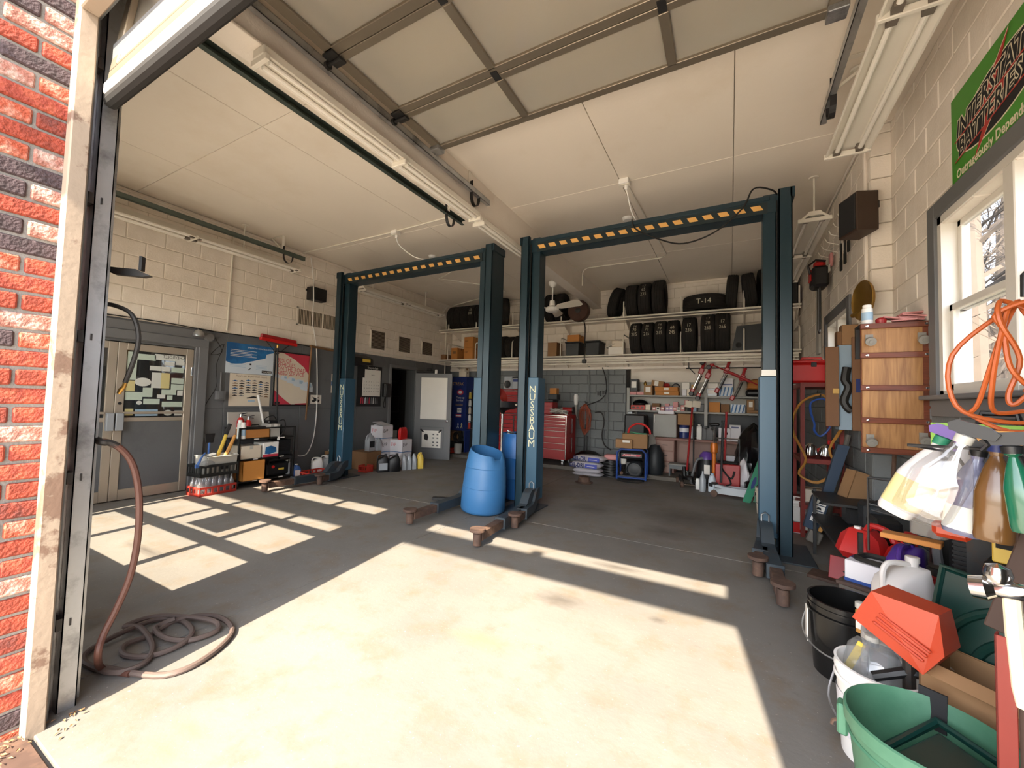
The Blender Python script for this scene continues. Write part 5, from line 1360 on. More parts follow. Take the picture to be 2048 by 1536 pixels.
for k, (px_, lb) in enumerate((((-3.048, 8.350, 2.603)[0], 'left black storage bin under the brown carton'), ((-2.597, 8.350, 2.585)[0], 'right black storage bin on the lower shelf'))):
    o = thing('storage_bin', lb, 'bin', (px_, 8.55, ZL + .001))
    part('tub', MB().box((0, 0, .14), (.29, .42, .28), ch=.012, taper=1.08), 'dark_bin', o); part('lid', MB().box((0, 0, .295), (.34, .47, .03), ch=.008), 'black_plastic', o)
o = thing('paper_pile', 'torn white boxes and papers heaped beside the black bins', 'papers', ((-2.115, 8.350, 2.514)[0], 8.53, ZL + .001))
part('box', MB().box((0, 0, .08), (.30, .3, .16), ch=.004), 'paper', o); part('torn_box', MB().box((.03, 0, .225), (.24, .28, .13), rz=6, ry=4, ch=.004), 'poster_cream', o); part('sheet', MB().box((-.10, -.1, .19), (.2, .2, .006), ry=-25), 'paper', o)
# cable reel hanging off the beam end
o = thing('cable_reel', 'round brown cable reel hanging above the lower shelf', 'reel', ((-2.794, 8.000, 3.316)[0], 8.0, (-2.794, 8.000, 3.316)[2]))
mat('reel_brown', '#3c2016', 0.45, var=0.1)
part('drum', MB().lathe([(.03, .07), (.21, .075), (.225, .06), (.225, -.06), (.21, -.075), (0, -.075)], n=32, M=T(rx=90)), 'reel_brown', o)
for k in range(5): part('rib', MB().box((math.cos(k * 1.257) * .12, -.077, math.sin(k * 1.257) * .12), (.16, .008, .012), ry=-math.degrees(k * 1.257)), 'reel_brown', o)
part('hub', MB().lathe([(.06, .06), (.055, .085), (.02, .095), (0, .095)], n=16, M=T(rx=90)), 'dark_steel', o)
part('cord', MB().tube([(.1, -.02, -.2), (.14, .0, -.35), (.13, .02, -.8), (.13, .02, -1.02)], .012, n=6, smooth=4), 'black_rubber', o)
part('outlet', MB().box((.13, .02, -1.06), (.09, .06, .08), ch=.01), 'black_plastic', o)
part('hanger', MB().bb((-.03, -.02, .2), (.03, .06, 3.50 - (-2.794, 8.000, 3.316)[2] + .35)), 'white_metal', o)

# ================================================================ back wall, lower part
# parts cabinet behind the open door
bx = (-6.096, 8.500, 1.384)[0]
o = thing('parts_cabinet', 'tall dark blue parts cabinet behind the open whiteboard door', 'cabinet', (bx - .12, 8.56, 0.0))
part('case', MB().bb((-.42, -.10, .60), (.30, .24, 1.98), ch=.006), 'navy_cabinet', o)
part('lettering', MB().text('BLUE STREAK', .115, FACE_YM(-.40, -.102, 1.76), squash=.9), 'gold_print', o)
part('logo', MB().lathe([(0, 0), (1, 0), (1, .001), (0, .001)], n=20, M=FACE_YM(.12, -.102, 1.58) @ Matrix.Diagonal((.10, .07, 1, 1))), 'poster_red', o); part('logo_mark', MB().lathe([(.55, 0), (1, 0), (1, .001), (.55, .001)], n=20, M=FACE_YM(.12, -.104, 1.58) @ Matrix.Diagonal((.06, .035, 1, 1))), 'paper', o)
part('lettering', MB().text('Tune-up', .075, FACE_YM(.0, -.102, 1.42)), 'paper', o); part('lettering', MB().text('Service', .075, FACE_YM(.0, -.102, 1.35)), 'paper', o)
part('lettering', MB().text('Autolite', .07, FACE_YM(-.02, -.102, 1.24)), 'gold_print', o)
part('sticker', MB().bb((.04, -.103, 1.06), (.17, -.101, 1.18)), 'paper', o); part('lettering', MB().text('WIX', .06, FACE_YM(.05, -.1045, 1.10)), 'ink', o)
part('sticker', MB().bb((.0, -.103, .94), (.17, -.101, 1.02)), 'poster_red', o); part('sticker', MB().bb((.0, -.104, .965), (.17, -.1035, .995)), 'paper', o)
for x in (.08, .19): part('ribbon', MB().tube([(x - .03, -.104, .66), (x + .02, -.104, .76), (x + .005, -.104, .80), (x - .01, -.104, .76), (x + .03, -.104, .66)], .009, n=4), 'sticker_yellow' if x > .1 else 'poster_light', o)
part('hanging_bag', MB().box((-.20, -.13, .80), (.17, .03, .24), ch=.01), 'grey_plastic', o)
part('stand', MB().bb((-.42, -.08, .03), (-.39, .22, .6)).bb((.27, -.08, .03), (.30, .22, .6)), 'navy_cabinet', o)
scarton('brown carton under the blue parts cabinet', bx - .22, .28, .25, .327, lab=False, y=8.50)
o = tyre('small tyre with a label propped under the blue cabinet', bx + .03, .327, .13, .10, (0, 0, 80), y=8.36); part('label', MB().bb((.052, -.06, -.06), (.056, .06, .07)), 'cardboard', o)
solo('low_bench', MB().bb((-.30, -.15, .22), (.18, .20, .265), ch=.004).bb((-.29, -.13, .0), (-.25, .18, .22)).bb((.13, -.13, 0), (.17, .18, .22)), 'dark_steel', 'low dark bench under the blue parts cabinet', 'bench', (bx - .08, 8.42, .06))
crate('red_bottle_crate', 'red crate on the floor beside the open whiteboard door', (bx - .12, 8.15, .07), 85, (.26, .40, .12), 'crate_red')
solo('dark_tub', MB().box((0, 0, .08), (.36, .28, .16), ch=.015, taper=1.1), 'black_plastic', 'dark tub standing in the red crate by the open door', 'tub', (bx - .16, 8.15, .195))
solo('paint_pail', MB().lathe([(0, 0), (.085, 0), (.10, .22), (.103, .225), (.09, .225), (.085, .02), (0, .02)], n=20), 'grey_plastic', 'pale pail beside the dark tub', 'pail', (bx + .17, 8.2, .07))
for k in range(5): jug(('yellow', 'white', 'cream', 'white', 'orange red')[k] + ' bottle on the side shelf of the blue cabinet, ' + ('topmost', 'second down', 'third down', 'fourth down', 'lowest')[k], (bx + .28, 8.50, 1.42 - k * .19), .05, .06, .17, ('yellow_plastic', 'white_plastic', 'poster_cream', 'white_plastic', 'crate_red')[k], 'white_plastic', name='bottle', cat='bottle', handle=False)
o = thing('side_shelf', 'narrow dark side shelf fixed to the blue cabinet', 'shelf', (bx + .28, 8.52, 0))
for k in range(5): part('board', MB().bb((-.06, -.07, 1.412 - k * .19), (.07, .12, 1.419 - k * .19)), 'dark_steel', o)
part('back', MB().bb((-.06, .12, .6), (.07, .13, 1.66)), 'dark_steel', o); part('leg', MB().bb((-.06, .10, .06), (.07, .13, .6)), 'dark_steel', o)
cbox('carton', 'white printed carton, lower one on top of the blue parts cabinet', (bx, 8.6, 1.981), (.2, .2, .14), 10, m='poster_cream'); cbox('carton', 'small white carton, upper one on top of the blue parts cabinet', (bx + .02, 8.6, 2.123), (.16, .16, .08), -14, m='poster_cream')
spray_can('white can on top of the open whiteboard door', (-6.0, 7.35, 1.981), .03, .09)
solo('dark_bundle', MB().box((0, 0, .03), (.45, .1, .06), ch=.02).box((.1, 0, .08), (.15, .09, .06), ch=.02), 'black_plastic', 'dark bundle lying on top of the open whiteboard door', 'bundle', (-6.25, 7.28, 1.981), 18)

# red tool cabinets
def tool_cabinet(label, x0, x1, y0, y1, z0, z1, rows, split, casters=True):
    o = thing('tool_cabinet', label, 'tool cabinet', ((x0 + x1) / 2, y0, z0))
    w = x1 - x0; h = z1 - z0
    part('body', MB().bb((-w / 2, 0.012, 0), (w / 2, y1 - y0, h), ch=.006), 'red_paint', o)
    cols = [(-w / 2 + .03, split - (x0 + x1) / 2 - .02), (split - (x0 + x1) / 2 + .02, w / 2 - .03)] if split else [(-w / 2 + .03, w / 2 - .03)]
    tot = sum(rows)
    for (a, b) in cols:
        z_ = h - .05
        for r_ in rows:
            hh = r_ / tot * (h - .08)
            d = part('drawer', MB().bb((a, -.004, z_ - hh + .006), (b, .014, z_ - .004), ch=.003), 'red_paint', o)
            part('pull', MB().bb((a + .004, -.016, z_ - .016), (b - .004, -.003, z_ - .006), ch=.002), 'chrome', d)
            z_ -= hh
    part('edge_trim', MB().bb((w / 2 - .024, -.012, .02), (w / 2 - .004, -.001, h - .03), ch=.002), 'chrome', o)
    if split: part('edge_trim', MB().bb((split - (x0 + x1) / 2 - .012, -.012, .02), (split - (x0 + x1) / 2 + .012, -.001, h - .06), ch=.002), 'chrome', o)
    part('top_trim', MB().bb((-w / 2, -.008, h - .03), (w / 2, .01, h - .015), ch=.002), 'chrome', o)
    if casters:
        for x in (-w / 2 + .1, w / 2 - .1):
            for y in (.08, y1 - y0 - .08):
                part('caster', MB().cyl((x - .02, y, -.075), (x + .02, y, -.075), .05, n=14).bb((x - .03, y - .03, -.03), (x + .03, y + .03, 0)), 'galvanised', o)
    return o
tx1 = (-2.992, 7.950, 0.717)[0]
tcab = tool_cabinet('large red roller cabinet with chrome trims right of the nearer lift column', tx1 - .86, tx1, 7.95, 8.5, .19, 1.13, (1, 1, 1, 1, 1.8, 1.8, 1.8, 2.6), tx1 - .56)
for z_ in (.16, .56): part('side_handle', MB().tube([(.43, .2, z_), (.47, .2, z_), (.47, .2, z_ + .3), (.43, .2, z_ + .3)], .012, n=8), 'chrome', tcab)
tool_cabinet('red roller cabinet behind the blue barrels', tx1 - 1.66, tx1 - .88, 7.95, 8.5, .19, 1.13, (1, 1, 1, 1.8, 1.8, 2.6), tx1 - 1.25)
tool_cabinet('red top chest with many drawers under the silver stereo', tx1 - 1.62, tx1 - .92, 7.98, 8.45, 1.132, 1.66, (1.6, 1, 1, 1, 1, 1, 1, 1), None, False)
o = thing('stereo', 'silver stereo with round speakers on the red top chest', 'stereo', (tx1 - 1.27, 8.1, 1.662))
part('unit', MB().box((0, .1, .14), (.24, .26, .28), ch=.012), 'dark_bin', o); part('face', MB().box((0, -.032, .13), (.22, .012, .24), ch=.004), 'silver_bottle', o); part('display', MB().bb((-.09, -.041, .17), (.09, -.038, .23)), 'navy_cabinet', o)
for sx in (-1, 1):
    part('speaker_box', MB().box((sx * .24, .1, .15), (.22, .24, .30), ch=.02), 'silver_bottle', o)
    part('cone', MB().lathe([(.085, 0), (.085, .012), (.07, .012), (.03, -.01), (0, .006)], n=20, M=T(sx * .24, -.022, .11, rx=90)), 'black_plastic', o); part('ring', MB().lathe([(.1, 0), (.1, .008), (.086, .008)], n=20, M=T(sx * .24, -.022, .11, rx=90), cap=False), 'chrome', o)
# clutter on the large cabinet
zt = 1.131
o = thing('tool_box', 'small red tool box cluttered with parts on the large roller cabinet', 'tool box', (tx1 - .58, 8.2, zt))
part('body', MB().box((0, 0, .13), (.42, .30, .26), ch=.01), 'red_paint', o)
for k in range(3): part('drawer', MB().box((0, -.153, .05 + k * .08), (.38, .01, .065), ch=.003), 'red_paint', o)
part('tray', MB().box((0, 0, .29), (.44, .31, .05), ch=.006), 'dark_steel', o)
solo('carton', MB().box((0, 0, .065), (.16, .14, .13), ch=.003), 'cardboard_orange', 'small brown carton on the black case over the red tool box', 'box', (tx1 - .42, 8.25, zt + .44))
solo('black_case', MB().box((0, 0, .06), (.22, .2, .12), ch=.01), 'black_plastic', 'black case under the small carton on the red tool box', 'case', (tx1 - .42, 8.25, zt + .318))
solo('white_cup', MB().lathe([(0, 0), (.03, 0), (.036, .08), (.03, .08), (.026, .01), (0, .01)], n=14), 'white_plastic', 'white cup on the red tool box', 'cup', (tx1 - .68, 8.15, zt + .318))
rg = MB()
for k in range(14): rg.box((random.uniform(-.16, .16), random.uniform(-.08, .08), .04 + .06 * random.random()), (.16, .12, .03), rx=random.uniform(-30, 30), ry=random.uniform(-30, 30), rz=random.uniform(0, 90), ch=.012)
solo('shop_rags', rg, 'grey_plastic', 'heap of pale shop rags on the large red cabinet', 'rags', (tx1 - .22, 8.05, zt))
o = thing('bench_grinder', 'dark red bench tool at the right end of the large cabinet', 'tool', (tx1 - .12, 8.3, zt))
part('body', MB().cyl((-.12, 0, .1), (.12, 0, .1), .06, n=14).bb((-.08, -.06, 0), (.08, .06, .06)), 'red_paint', o); part('wheel', MB().cyl((.12, 0, .1), (.15, 0, .1), .075, n=18), 'dark_steel', o)

# wall fittings on the grey block
o = thing('work_light', 'white work light hanging on the grey block wall', 'light', ((-3.101, 8.800, 1.457)[0], 8.80, (-3.101, 8.800, 1.457)[2]))
part('guard', MB().lathe([(0, -.12), (.04, -.11), (.055, 0), (.055, .09), (.04, .13), (0, .14)], n=14), 'white_plastic', o); part('grip', MB().tube([(0, 0, -.11), (.01, 0, -.3), (.04, 0, -.42)], [.024, .02, .014], n=8), 'grey_plastic', o)
o = thing('extension_cord', 'orange extension cord hung in loops on the grey block wall', 'cord', ((-2.841, 8.750, 1.126)[0], 8.76, (-2.841, 8.750, 1.126)[2] - .05))
mat('cord_orange', '#8f3f22', 0.5, var=0.1)
for k in range(10):
    r_ = random.Random(k); a = .02 + .013 * k + r_.uniform(-.01, .01); hh = .34 + r_.uniform(-.09, .06)
    part('loop', MB().tube([(0, -.02 - .006 * k, .30), (-a, -.03 - .006 * k, .1), (-a * .9, -.03, -.2), (0, -.03 - .006 * k, -hh), (a * .9 + r_.uniform(-.03, .03), -.03, -.2 + r_.uniform(-.06, .06)), (a, -.03 - .006 * k, .08)], .007, n=6, closed=True, smooth=4), 'cord_orange', o)
part('wrap', MB().tube([(-.12, -.06, .16), (0, -.08, .2), (.12, -.06, .16), (.0, .0, .14)], .012, n=6, closed=True, smooth=3), 'cord_orange', o)
part('hook', MB().tube([(0, .07, .32), (0, -.06, .32), (0, -.09, .36)], .01, n=6), 'dark_steel', o)
def bwire(label, px, r=.012, m='black_rubber', name='wall_cable', cat='cable', sm=5):
    return solo(name, MB().tube(px, r, n=6, smooth=sm), m, label, cat)
bwire('black cable curving from the tyre shelf down to the orange cord', [(-2.500, 8.800, 2.194), (-2.416, 8.800, 1.915), (-2.411, 8.800, 1.638), (-2.543, 8.800, 1.470), (-2.770, 8.800, 1.375), (-3.002, 8.800, 1.289)])
bwire('grey hose hanging in an arc on the grey block wall', [(-2.645, 8.780, 1.189), (-2.498, 8.780, 1.184), (-2.438, 8.780, 0.977), (-2.478, 8.780, 0.701), (-2.418, 8.780, 0.486), (-2.266, 8.750, 0.393)], .014, 'hose_black', 'hose', 'hose')
for lb, a, b in (('left', (-2.816, 8.820, 2.223), (-2.755, 8.820, 0.346)), ('right', (-2.382, 8.820, 2.216), (-2.362, 8.820, 0.433))):
    solo('conduit', MB().cyl(a, b, .016, n=8), 'grey_block', lb + ' grey conduit down the grey block wall', 'conduit')
for lb, px_ in (('left', (-2.577, 8.790, 1.614)), ('right', (-2.464, 8.790, 1.637))):
    o = thing('outlet_box', lb + ' of two outlet boxes on the grey block wall', 'outlet', px_); part('box', MB().box((0, .02, 0), (.085, .06, .12), ch=.004), 'grey_block', o); part('face', MB().box((0, -.012, 0), (.05, .006, .08), ch=.002), 'dark_steel', o)
solo('pry_bar', MB().cyl((0, 0, 0), (.0, .02, .85), .016, n=8), 'black_plastic', 'black bar leaning under the orange cord', 'bar', ((-2.861, 8.720, 0.347)[0], 8.72, .062))
solo('pry_bar', MB().cyl((0, 0, 0), (.0, .02, .6), .013, n=8), 'dark_steel', 'shorter grey bar leaning beside the roller cabinet', 'bar', ((-2.792, 8.720, 0.352)[0], 8.70, .062))

# blue barrels, drain stand
mat('barrel_blue', '#366b9c', 0.45, var=0.06, scale=3, second='#4a7aa6', mix=(0.5, 0.8))
mat('barrel_deep', '#2c63a0', 0.4, var=0.05)
o = thing('plastic_barrel', 'light blue cut open barrel leaning in front of the lift column', 'barrel', (-2.72, 4.33, 0.0), (0, 3, 0))
N = 40; rows_ = [(.26, .02), (.278, .05), (.275, .25), (.262, .45), (.245, .60), (.225, .72), (.205, .80)]
vs = []; fs = []
def rim(a): return .80 - .09 * (0.5 + 0.5 * math.cos(a + .35)) - (.04 if math.cos(a + 0.25) > .93 else 0)
for inner in (0, 1):
    for j, (r_, z_) in enumerate(rows_):
        for k in range(N):
            a = 2 * math.pi * k / N
            zz_ = z_ if j < len(rows_) - 2 else min(z_, rim(a) - (.05 if j == len(rows_) - 2 else 0))
            rr_ = r_ - inner * .008
            vs.append((rr_ * math.cos(a), rr_ * math.sin(a), zz_ + (inner * .006 if j == 0 else 0)))
H_ = len(rows_)
for inner in (0, 1):
    o_ = inner * H_ * N
    for j in range(H_ - 1):
        for k in range(N):
            fs.append((o_ + j * N + k, o_ + j * N + (k + 1) % N, o_ + (j + 1) * N + (k + 1) % N, o_ + (j + 1) * N + k))
    fs.append(tuple(o_ + k for k in range(N)))
for k in range(N):
    fs.append(((H_ - 1) * N + k, (H_ - 1) * N + (k + 1) % N, 2 * H_ * N - N + (k + 1) % N, 2 * H_ * N - N + k))
part('shell', MB().add(vs, fs), 'barrel_blue', o, smooth=60)
for z_, q_ in ((.32, .267), (.56, .247)): part('hoop', MB().lathe([(q_, z_ - .008), (q_ + .006, z_), (q_ - .002, z_ + .008)], n=40, cap=False), 'barrel_blue', o)
o = thing('plastic_barrel', 'upright blue barrel with lid behind the leaning one', 'barrel', (-2.66, 5.24, 0))
part('shell', MB().lathe([(0, .02), (.27, .02), (.285, .06), (.29, .3), (.297, .31), (.29, .32), (.292, .58), (.298, .59), (.292, .60), (.285, .82), (.275, .88), (.28, .90), (.28, .93), (.262, .93), (.262, .90), (0, .90)], n=40), 'barrel_deep', o, smooth=50)
for k in range(9): solo('loose_part', MB().box((0, 0, .02), (random.uniform(.05, .12), random.uniform(.04, .08), .035), ch=.008).cyl((0, 0, .02), (.04, .03, .055), .012, n=8), ('dark_steel', 'galvanised', 'black_plastic')[k % 3], 'small loose metal part lying on the upright blue barrel', 'part', (-2.66 + .24 * math.cos(k * 2.4) * math.sqrt((k + .5) / 9), 5.24 + .24 * math.sin(k * 2.4) * math.sqrt((k + .5) / 9), .902), k * 40, 'loose parts on the upright barrel')
ds = Vector(((-3.483, 6.100, 0.536)[0], 6.1, 0))
o = thing('oil_drain_stand', 'tall oil drain stand with black pan and orange funnel behind the barrels', 'drain stand', ds)
part('pan', MB().lathe([(.02, 1.16), (.06, 1.22), (.22, 1.26), (.25, 1.28), (.25, 1.38), (.235, 1.38), (.23, 1.29), (.05, 1.25), (0, 1.24)], n=28), 'black_plastic', o)
part('post', MB().cyl((0, 0, 0.02), (0, 0, 1.17), .022, n=10), 'chrome', o); part('base', MB().lathe([(0, 0), (.25, 0), (.26, .03), (.1, .10), (.03, .14), (0, .14)], n=24), 'dark_steel', o)
part('funnel', MB().lathe([(.02, .0), (.03, .06), (.13, .14), (.135, .15), (.125, .15), (.02, .07)], n=20, M=T(-.12, -.02, 1.42, ry=62)), 'crate_red', o, 'orange red funnel')
part('handle', MB().cyl((.24, 0, 1.33), (.45, -.02, 1.31), .014, n=8), 'poster_cream', o)
# ramps on the floor by the lift arms
def floor_slab_piece(label, p, s, rot): return solo('steel_plate', MB().box((0, 0, s[2] / 2), s, ch=.004), 'dark_steel', label, 'plate', (p[0], p[1], 0), rot)
floor_slab_piece('dark folded wedge lying behind the lift arm of the left bay', (-3.476, 4.492, 0.000), (.28, .06, .04), 28)

# ================================================================ recess: shelves, desk and floor clutter at the back right
mat('shelf_grey', '#8d8c88', 0.55, 0.2, var=0.08)
mat('desk_brown', '#8a6258', 0.6, var=0.08, scale=5)
mat('desk_panel', '#a3857a', 0.65, var=0.06, scale=4)
mat('pink_box', '#c98a88', 0.6, var=0.06)
mat('lilac_box', '#b9a6c4', 0.6, var=0.05)
mat('dark_blue_can', '#27336b', 0.4, var=0.08)
mat('bag_black', '#0e0e10', 0.25, var=0.2, scale=8, bump=0.6, bscale=14)
mat('bag_white', '#cfcbd0', 0.45, var=0.06, bump=0.5, bscale=20)
mat('bag_blue', '#3a46a8', 0.45, var=0.05)
mat('frame_blue', '#2c4a8f', 0.35, var=0.08)
mat('green_board', '#2f8060', 0.45, var=0.06)
mat('green_light', '#5da07c', 0.45, var=0.06)
mat('purple_plastic', '#5b3a8c', 0.35, var=0.06)
mat('orange_metal', '#c26a22', 0.35, 0.2, var=0.08)
SX0, SX1, SY = AX0 + .03, 1.04, 8.86
S1, S2 = 1.60, 1.28
o = thing('steel_shelving', 'grey two tier shelving across the recess', 'shelving', (0, 0, 0))
for z_ in (S1, S2):
    part('shelf', MB().bb((SX0, SY, z_ - .035), (SX1, 9.33, z_), ch=.003), 'shelf_grey', o)
for x in (SX0 + .02, (-0.423, 8.860, 1.619)[0], SX1 - .02):
    part('upright', MB().bb((x - .03, SY - .006, 1.0 if abs(x) < .5 else .0), (x + .03, SY + .03, 1.66 if abs(x) < .5 else 1.75), ch=.003), 'shelf_grey', o)
    part('rear_upright', MB().bb((x - .02, 9.28, 0), (x + .02, 9.335, 1.75)), 'shelf_grey', o)
part('side_panel', MB().bb((SX0 - .015, SY, .0), (SX0, 9.33, 1.75)), 'shelf_grey', o)
part('back_panel', MB().bb((SX0, 9.338, 1.1), (SX1, 9.35, 1.9)), 'grey_plastic', o)
def sb(label, px0, px1, z, h, m, d=.22, tx=None, txm='ink', lab=None, labm='paper', y=None, rot=0, op=False):
    """carton on the shelving spanning px0..px1 (world x)"""
    w = px1 - px0
    o = cbox('carton', label, ((px0 + px1) / 2, (SY + .02 + d / 2) if y is None else y, z + .001), (w, d, h), rot, m=m, face='y', lab=lab and (0, h * .55, w * lab, h * .5), labm=labm, tape=m if not op else 'cardboard_dark', op=op)
    if tx: part('lettering', MB().text(tx, h * .3, FACE_YM(-w * .4, -d / 2 - .0025, h * .4), squash=.8), txm, o)
    return o
X8 = lambda a: a
# top shelf
o = sb('black boxed part with white print at the left of the top recess shelf', (-1.903, 8.900, 1.703)[0], (-1.755, 8.900, 1.705)[0], S1 + .07, .27, 'black_plastic', .24, lab=.7)
for k in range(2): sb(('left', 'right')[k] + ' red tray under the black boxed part', (-1.913, 8.900, 1.649)[0] + k * .15, (-1.913, 8.900, 1.649)[0] + .14 + k * .15, S1, .065, 'pink_box', .3)
sb('brown carton with a white label on the top recess shelf', (-1.620, 8.900, 1.706)[0], (-1.446, 8.900, 1.708)[0], S1, .21, 'cardboard', .26, lab=.6)
solo('bulb_pack', MB().lathe([(0, 0), (.03, .0), (.035, .04), (.015, .08), (0, .09)], n=12), 'brass', 'small gold bulb pack on the brown carton', 'bulb', ((-1.610, 8.950, 1.837)[0], 8.98, S1 + .212))
sb('flat brown carton, lower of a pair on the top recess shelf', (-1.386, 8.900, 1.709)[0], (-0.935, 8.900, 1.714)[0], S1, .085, 'cardboard_orange', .30, lab=.22)
sb('flat brown carton, upper of a pair on the top recess shelf', (-1.396, 8.900, 1.709)[0], (-0.945, 8.900, 1.714)[0], S1 + .087, .085, 'cardboard_orange', .30, lab=.22)
cbox('carton', 'small tilted brown carton on top of the flat pair', ((-1.360, 8.980, 1.904)[0], 9.0, S1 + .185), (.24, .2, .12), (0, 9, 0), m='cardboard', face='y', lab=(-.02, .06, .08, .1))
solo('red_cap_tool', MB().lathe([(.05, 0), (.07, .02), (.06, .07), (.03, .09), (0, .09)], n=16), 'red_paint', 'dark red round cap on the flat cartons', 'cap', ((-1.192, 9.000, 1.820)[0], 9.08, S1 + .175))
solo('hose_clamp', MB().tube([(.07 * math.cos(a_ * .4), 0, .07 * math.sin(a_ * .4)) for a_ in range(9)], .014, n=8), 'black_plastic', 'black clamp loop on the flat cartons', 'clamp', ((-1.005, 9.000, 1.800)[0], 9.06, S1 + .178))
sb('white carton on end on the top recess shelf', (-0.869, 8.900, 1.817)[0], (-0.728, 8.900, 1.818)[0], S1 + .125, .14, 'paper', .2)
sb('white bottle box under the white carton', (-0.859, 8.900, 1.663)[0], (-0.783, 8.900, 1.665)[0], S1, .124, 'carton_white', .15)
sb('orange tan box behind the red strut tools', (-0.774, 8.900, 1.665)[0], (-0.681, 8.900, 1.666)[0], S1, .13, 'poster_cream', .2)
sb('yellowish box behind the left strut tool', (-0.699, 9.000, 1.823)[0], (-0.615, 9.000, 1.823)[0], S1 + .132, .09, 'gold_print', .12, y=9.02)
sb('grey printed box right of the shelf upright', (-0.416, 8.900, 1.670)[0], (-0.229, 8.900, 1.672)[0], S1, .15, 'silver_bottle', .22, lab=.7)
sb('small white boxes on the grey printed box', (-0.390, 8.900, 1.839)[0], (-0.213, 8.900, 1.840)[0], S1 + .152, .10, 'paper', .18)
o = sb('filter box with blue and white diagonal stripes on the top recess shelf', (-0.194, 8.900, 1.673)[0], (0.047, 8.900, 1.676)[0], S1, .18, 'poster_light', .24)
def stripes(o, w, h, d):
    for k in range(4): part('stripe', MB().prism([(-w * .5 + k * w * .26, .004), (-w * .5 + k * w * .26 + w * .10, .004), (-w * .5 + k * w * .26 + w * .24, h - .004), (-w * .5 + k * w * .26 + w * .14, h - .004)], .001, FACE_YM(0, -d / 2 - .001, 0)), 'poster_blue', o)
stripes(o, (0.047, 8.900, 1.676)[0] - (-0.194, 8.900, 1.673)[0], .18, .24)
o = sb('blue printed box on the striped filter box', (-0.178, 8.900, 1.870)[0], (0.046, 8.900, 1.870)[0], S1 + .182, .17, 'carton_white', .22, tx='K', txm='dark_blue_can')
part('print', MB().bb((-.09, -.1115, .03), (.1, -.1105, .06)), 'dark_blue_can', o)
solo('wrapped_roll', MB().lathe([(0, 0), (.12, 0), (.125, .02), (.125, .30), (.10, .34), (0, .345)], n=22), 'grey_plastic', 'large grey wrapped roll at the right of the striped box', 'roll', ((0.167, 9.000, 1.730)[0], 9.05, S1 + .001))
solo('cushion', MB().lathe([(.2, 0), (.21, .015), (.16, .03), (.15, .10), (.12, .18), (0, .21)], n=22), 'cardboard_orange', 'brown rounded cushion behind the right lift column on the top shelf', 'cushion', ((0.434, 9.000, 1.829)[0], 9.08, S1 + .14))
solo('dark_bundle', MB().box((0, 0, .07), (.34, .3, .14), ch=.05), 'black_plastic', 'dark bundle under the brown cushion', 'bundle', ((0.417, 9.000, 1.685)[0], 9.08, S1 + .001))
# second shelf
o = sb('red plastic tray with oval holes at the left of the second shelf', (-1.887, 8.900, 1.324)[0], (-1.594, 8.900, 1.334)[0], S2, .10, 'crate_red', .26)
for k in range(3): part('slot', MB().lathe([(0, 0), (1, 0), (1, .002), (0, .002)], n=14, M=FACE_YM(-.09 + k * .09, -.131, .05) @ Matrix.Diagonal((.032, .02, 1, 1))), 'reel_brown', o)
solo('black_bag', MB().lathe([(.14, 0), (.15, .04), (.11, .09), (.03, .12), (0, .12)], n=14, M=Matrix.Diagonal((1.1, .8, 1, 1))), 'bag_black', 'black bag heaped on the red tray', 'bag', ((-1.718, 9.000, 1.438)[0], 9.03, S2 + .103))
sb('white tin box beside the red tray', (-1.584, 8.900, 1.334)[0], (-1.482, 8.900, 1.337)[0], S2, .115, 'poster_cream', .14)
sb('brown box behind the pink filter boxes', (-1.471, 8.950, 1.369)[0], (-1.319, 8.950, 1.374)[0], S2, .15, 'cardboard_dark', .18, y=9.12)
names_ = ('pink and white', 'white', 'red', 'lilac', 'pale lilac', 'pale pink', 'white capped', 'rose')
for k, (px_, h_, m_) in enumerate((((-1.411, 8.900, 1.287)[0], .07, 'pink_box'), ((-1.331, 8.900, 1.290)[0], .07, 'paper'), ((-1.242, 8.900, 1.293)[0], .08, 'pink_box'), ((-1.148, 8.900, 1.296)[0], .085, 'lilac_box'), ((-1.075, 8.900, 1.298)[0], .105, 'lilac_box'), ((-1.003, 8.900, 1.301)[0], .08, 'pink_box'), ((-0.931, 8.900, 1.303)[0], .08, 'paper'), ((-0.851, 8.900, 1.306)[0], .125, 'pink_box'))):
    o = cbox('filter_box', names_[k] + ' small filter box in the front row of the second shelf', (px_, SY + .08, S2 + .001), (.072, .10, h_), 0, m=m_, face='y', lab=(0, h_ * .5, .045, h_ * .35), labm='paper' if m_ != 'paper' else 'ink', group='small filter boxes on the second shelf', tape=m_)
sb('red small box stacked on the lilac ones', (-1.194, 8.900, 1.419)[0], (-1.106, 8.900, 1.422)[0], S2 + .087, .06, 'pink_box', .09)
sb('larger rose box stacked above the front row', (-1.038, 8.900, 1.454)[0], (-0.942, 8.900, 1.457)[0], S2 + .083, .105, 'pink_box', .1)
sb('rose box behind the open pale catalogue', (-0.819, 8.900, 1.460)[0], (-0.744, 8.900, 1.462)[0], S2 + .128, .10, 'pink_box', .12)
o = thing('catalogue', 'open pale catalogue propped on the second shelf', 'book', ((-0.666, 8.860, 1.413)[0], 8.87, S2 + .10))
part('page', MB().box((-.075, 0, .05), (.15, .008, .13), rz=-14, ry=6), 'poster_cream', o); part('page', MB().box((.075, 0, .05), (.15, .008, .13), rz=14, ry=6), 'poster_cream', o)
part('prop', MB().bb((-.1, .03, -.098), (.1, .06, .02)), 'ink', o)
sb('pale blue small can box below the catalogue', (-0.678, 8.900, 1.292)[0], (-0.595, 8.900, 1.295)[0], S2, .085, 'sticker_blue', .09, y=8.90)
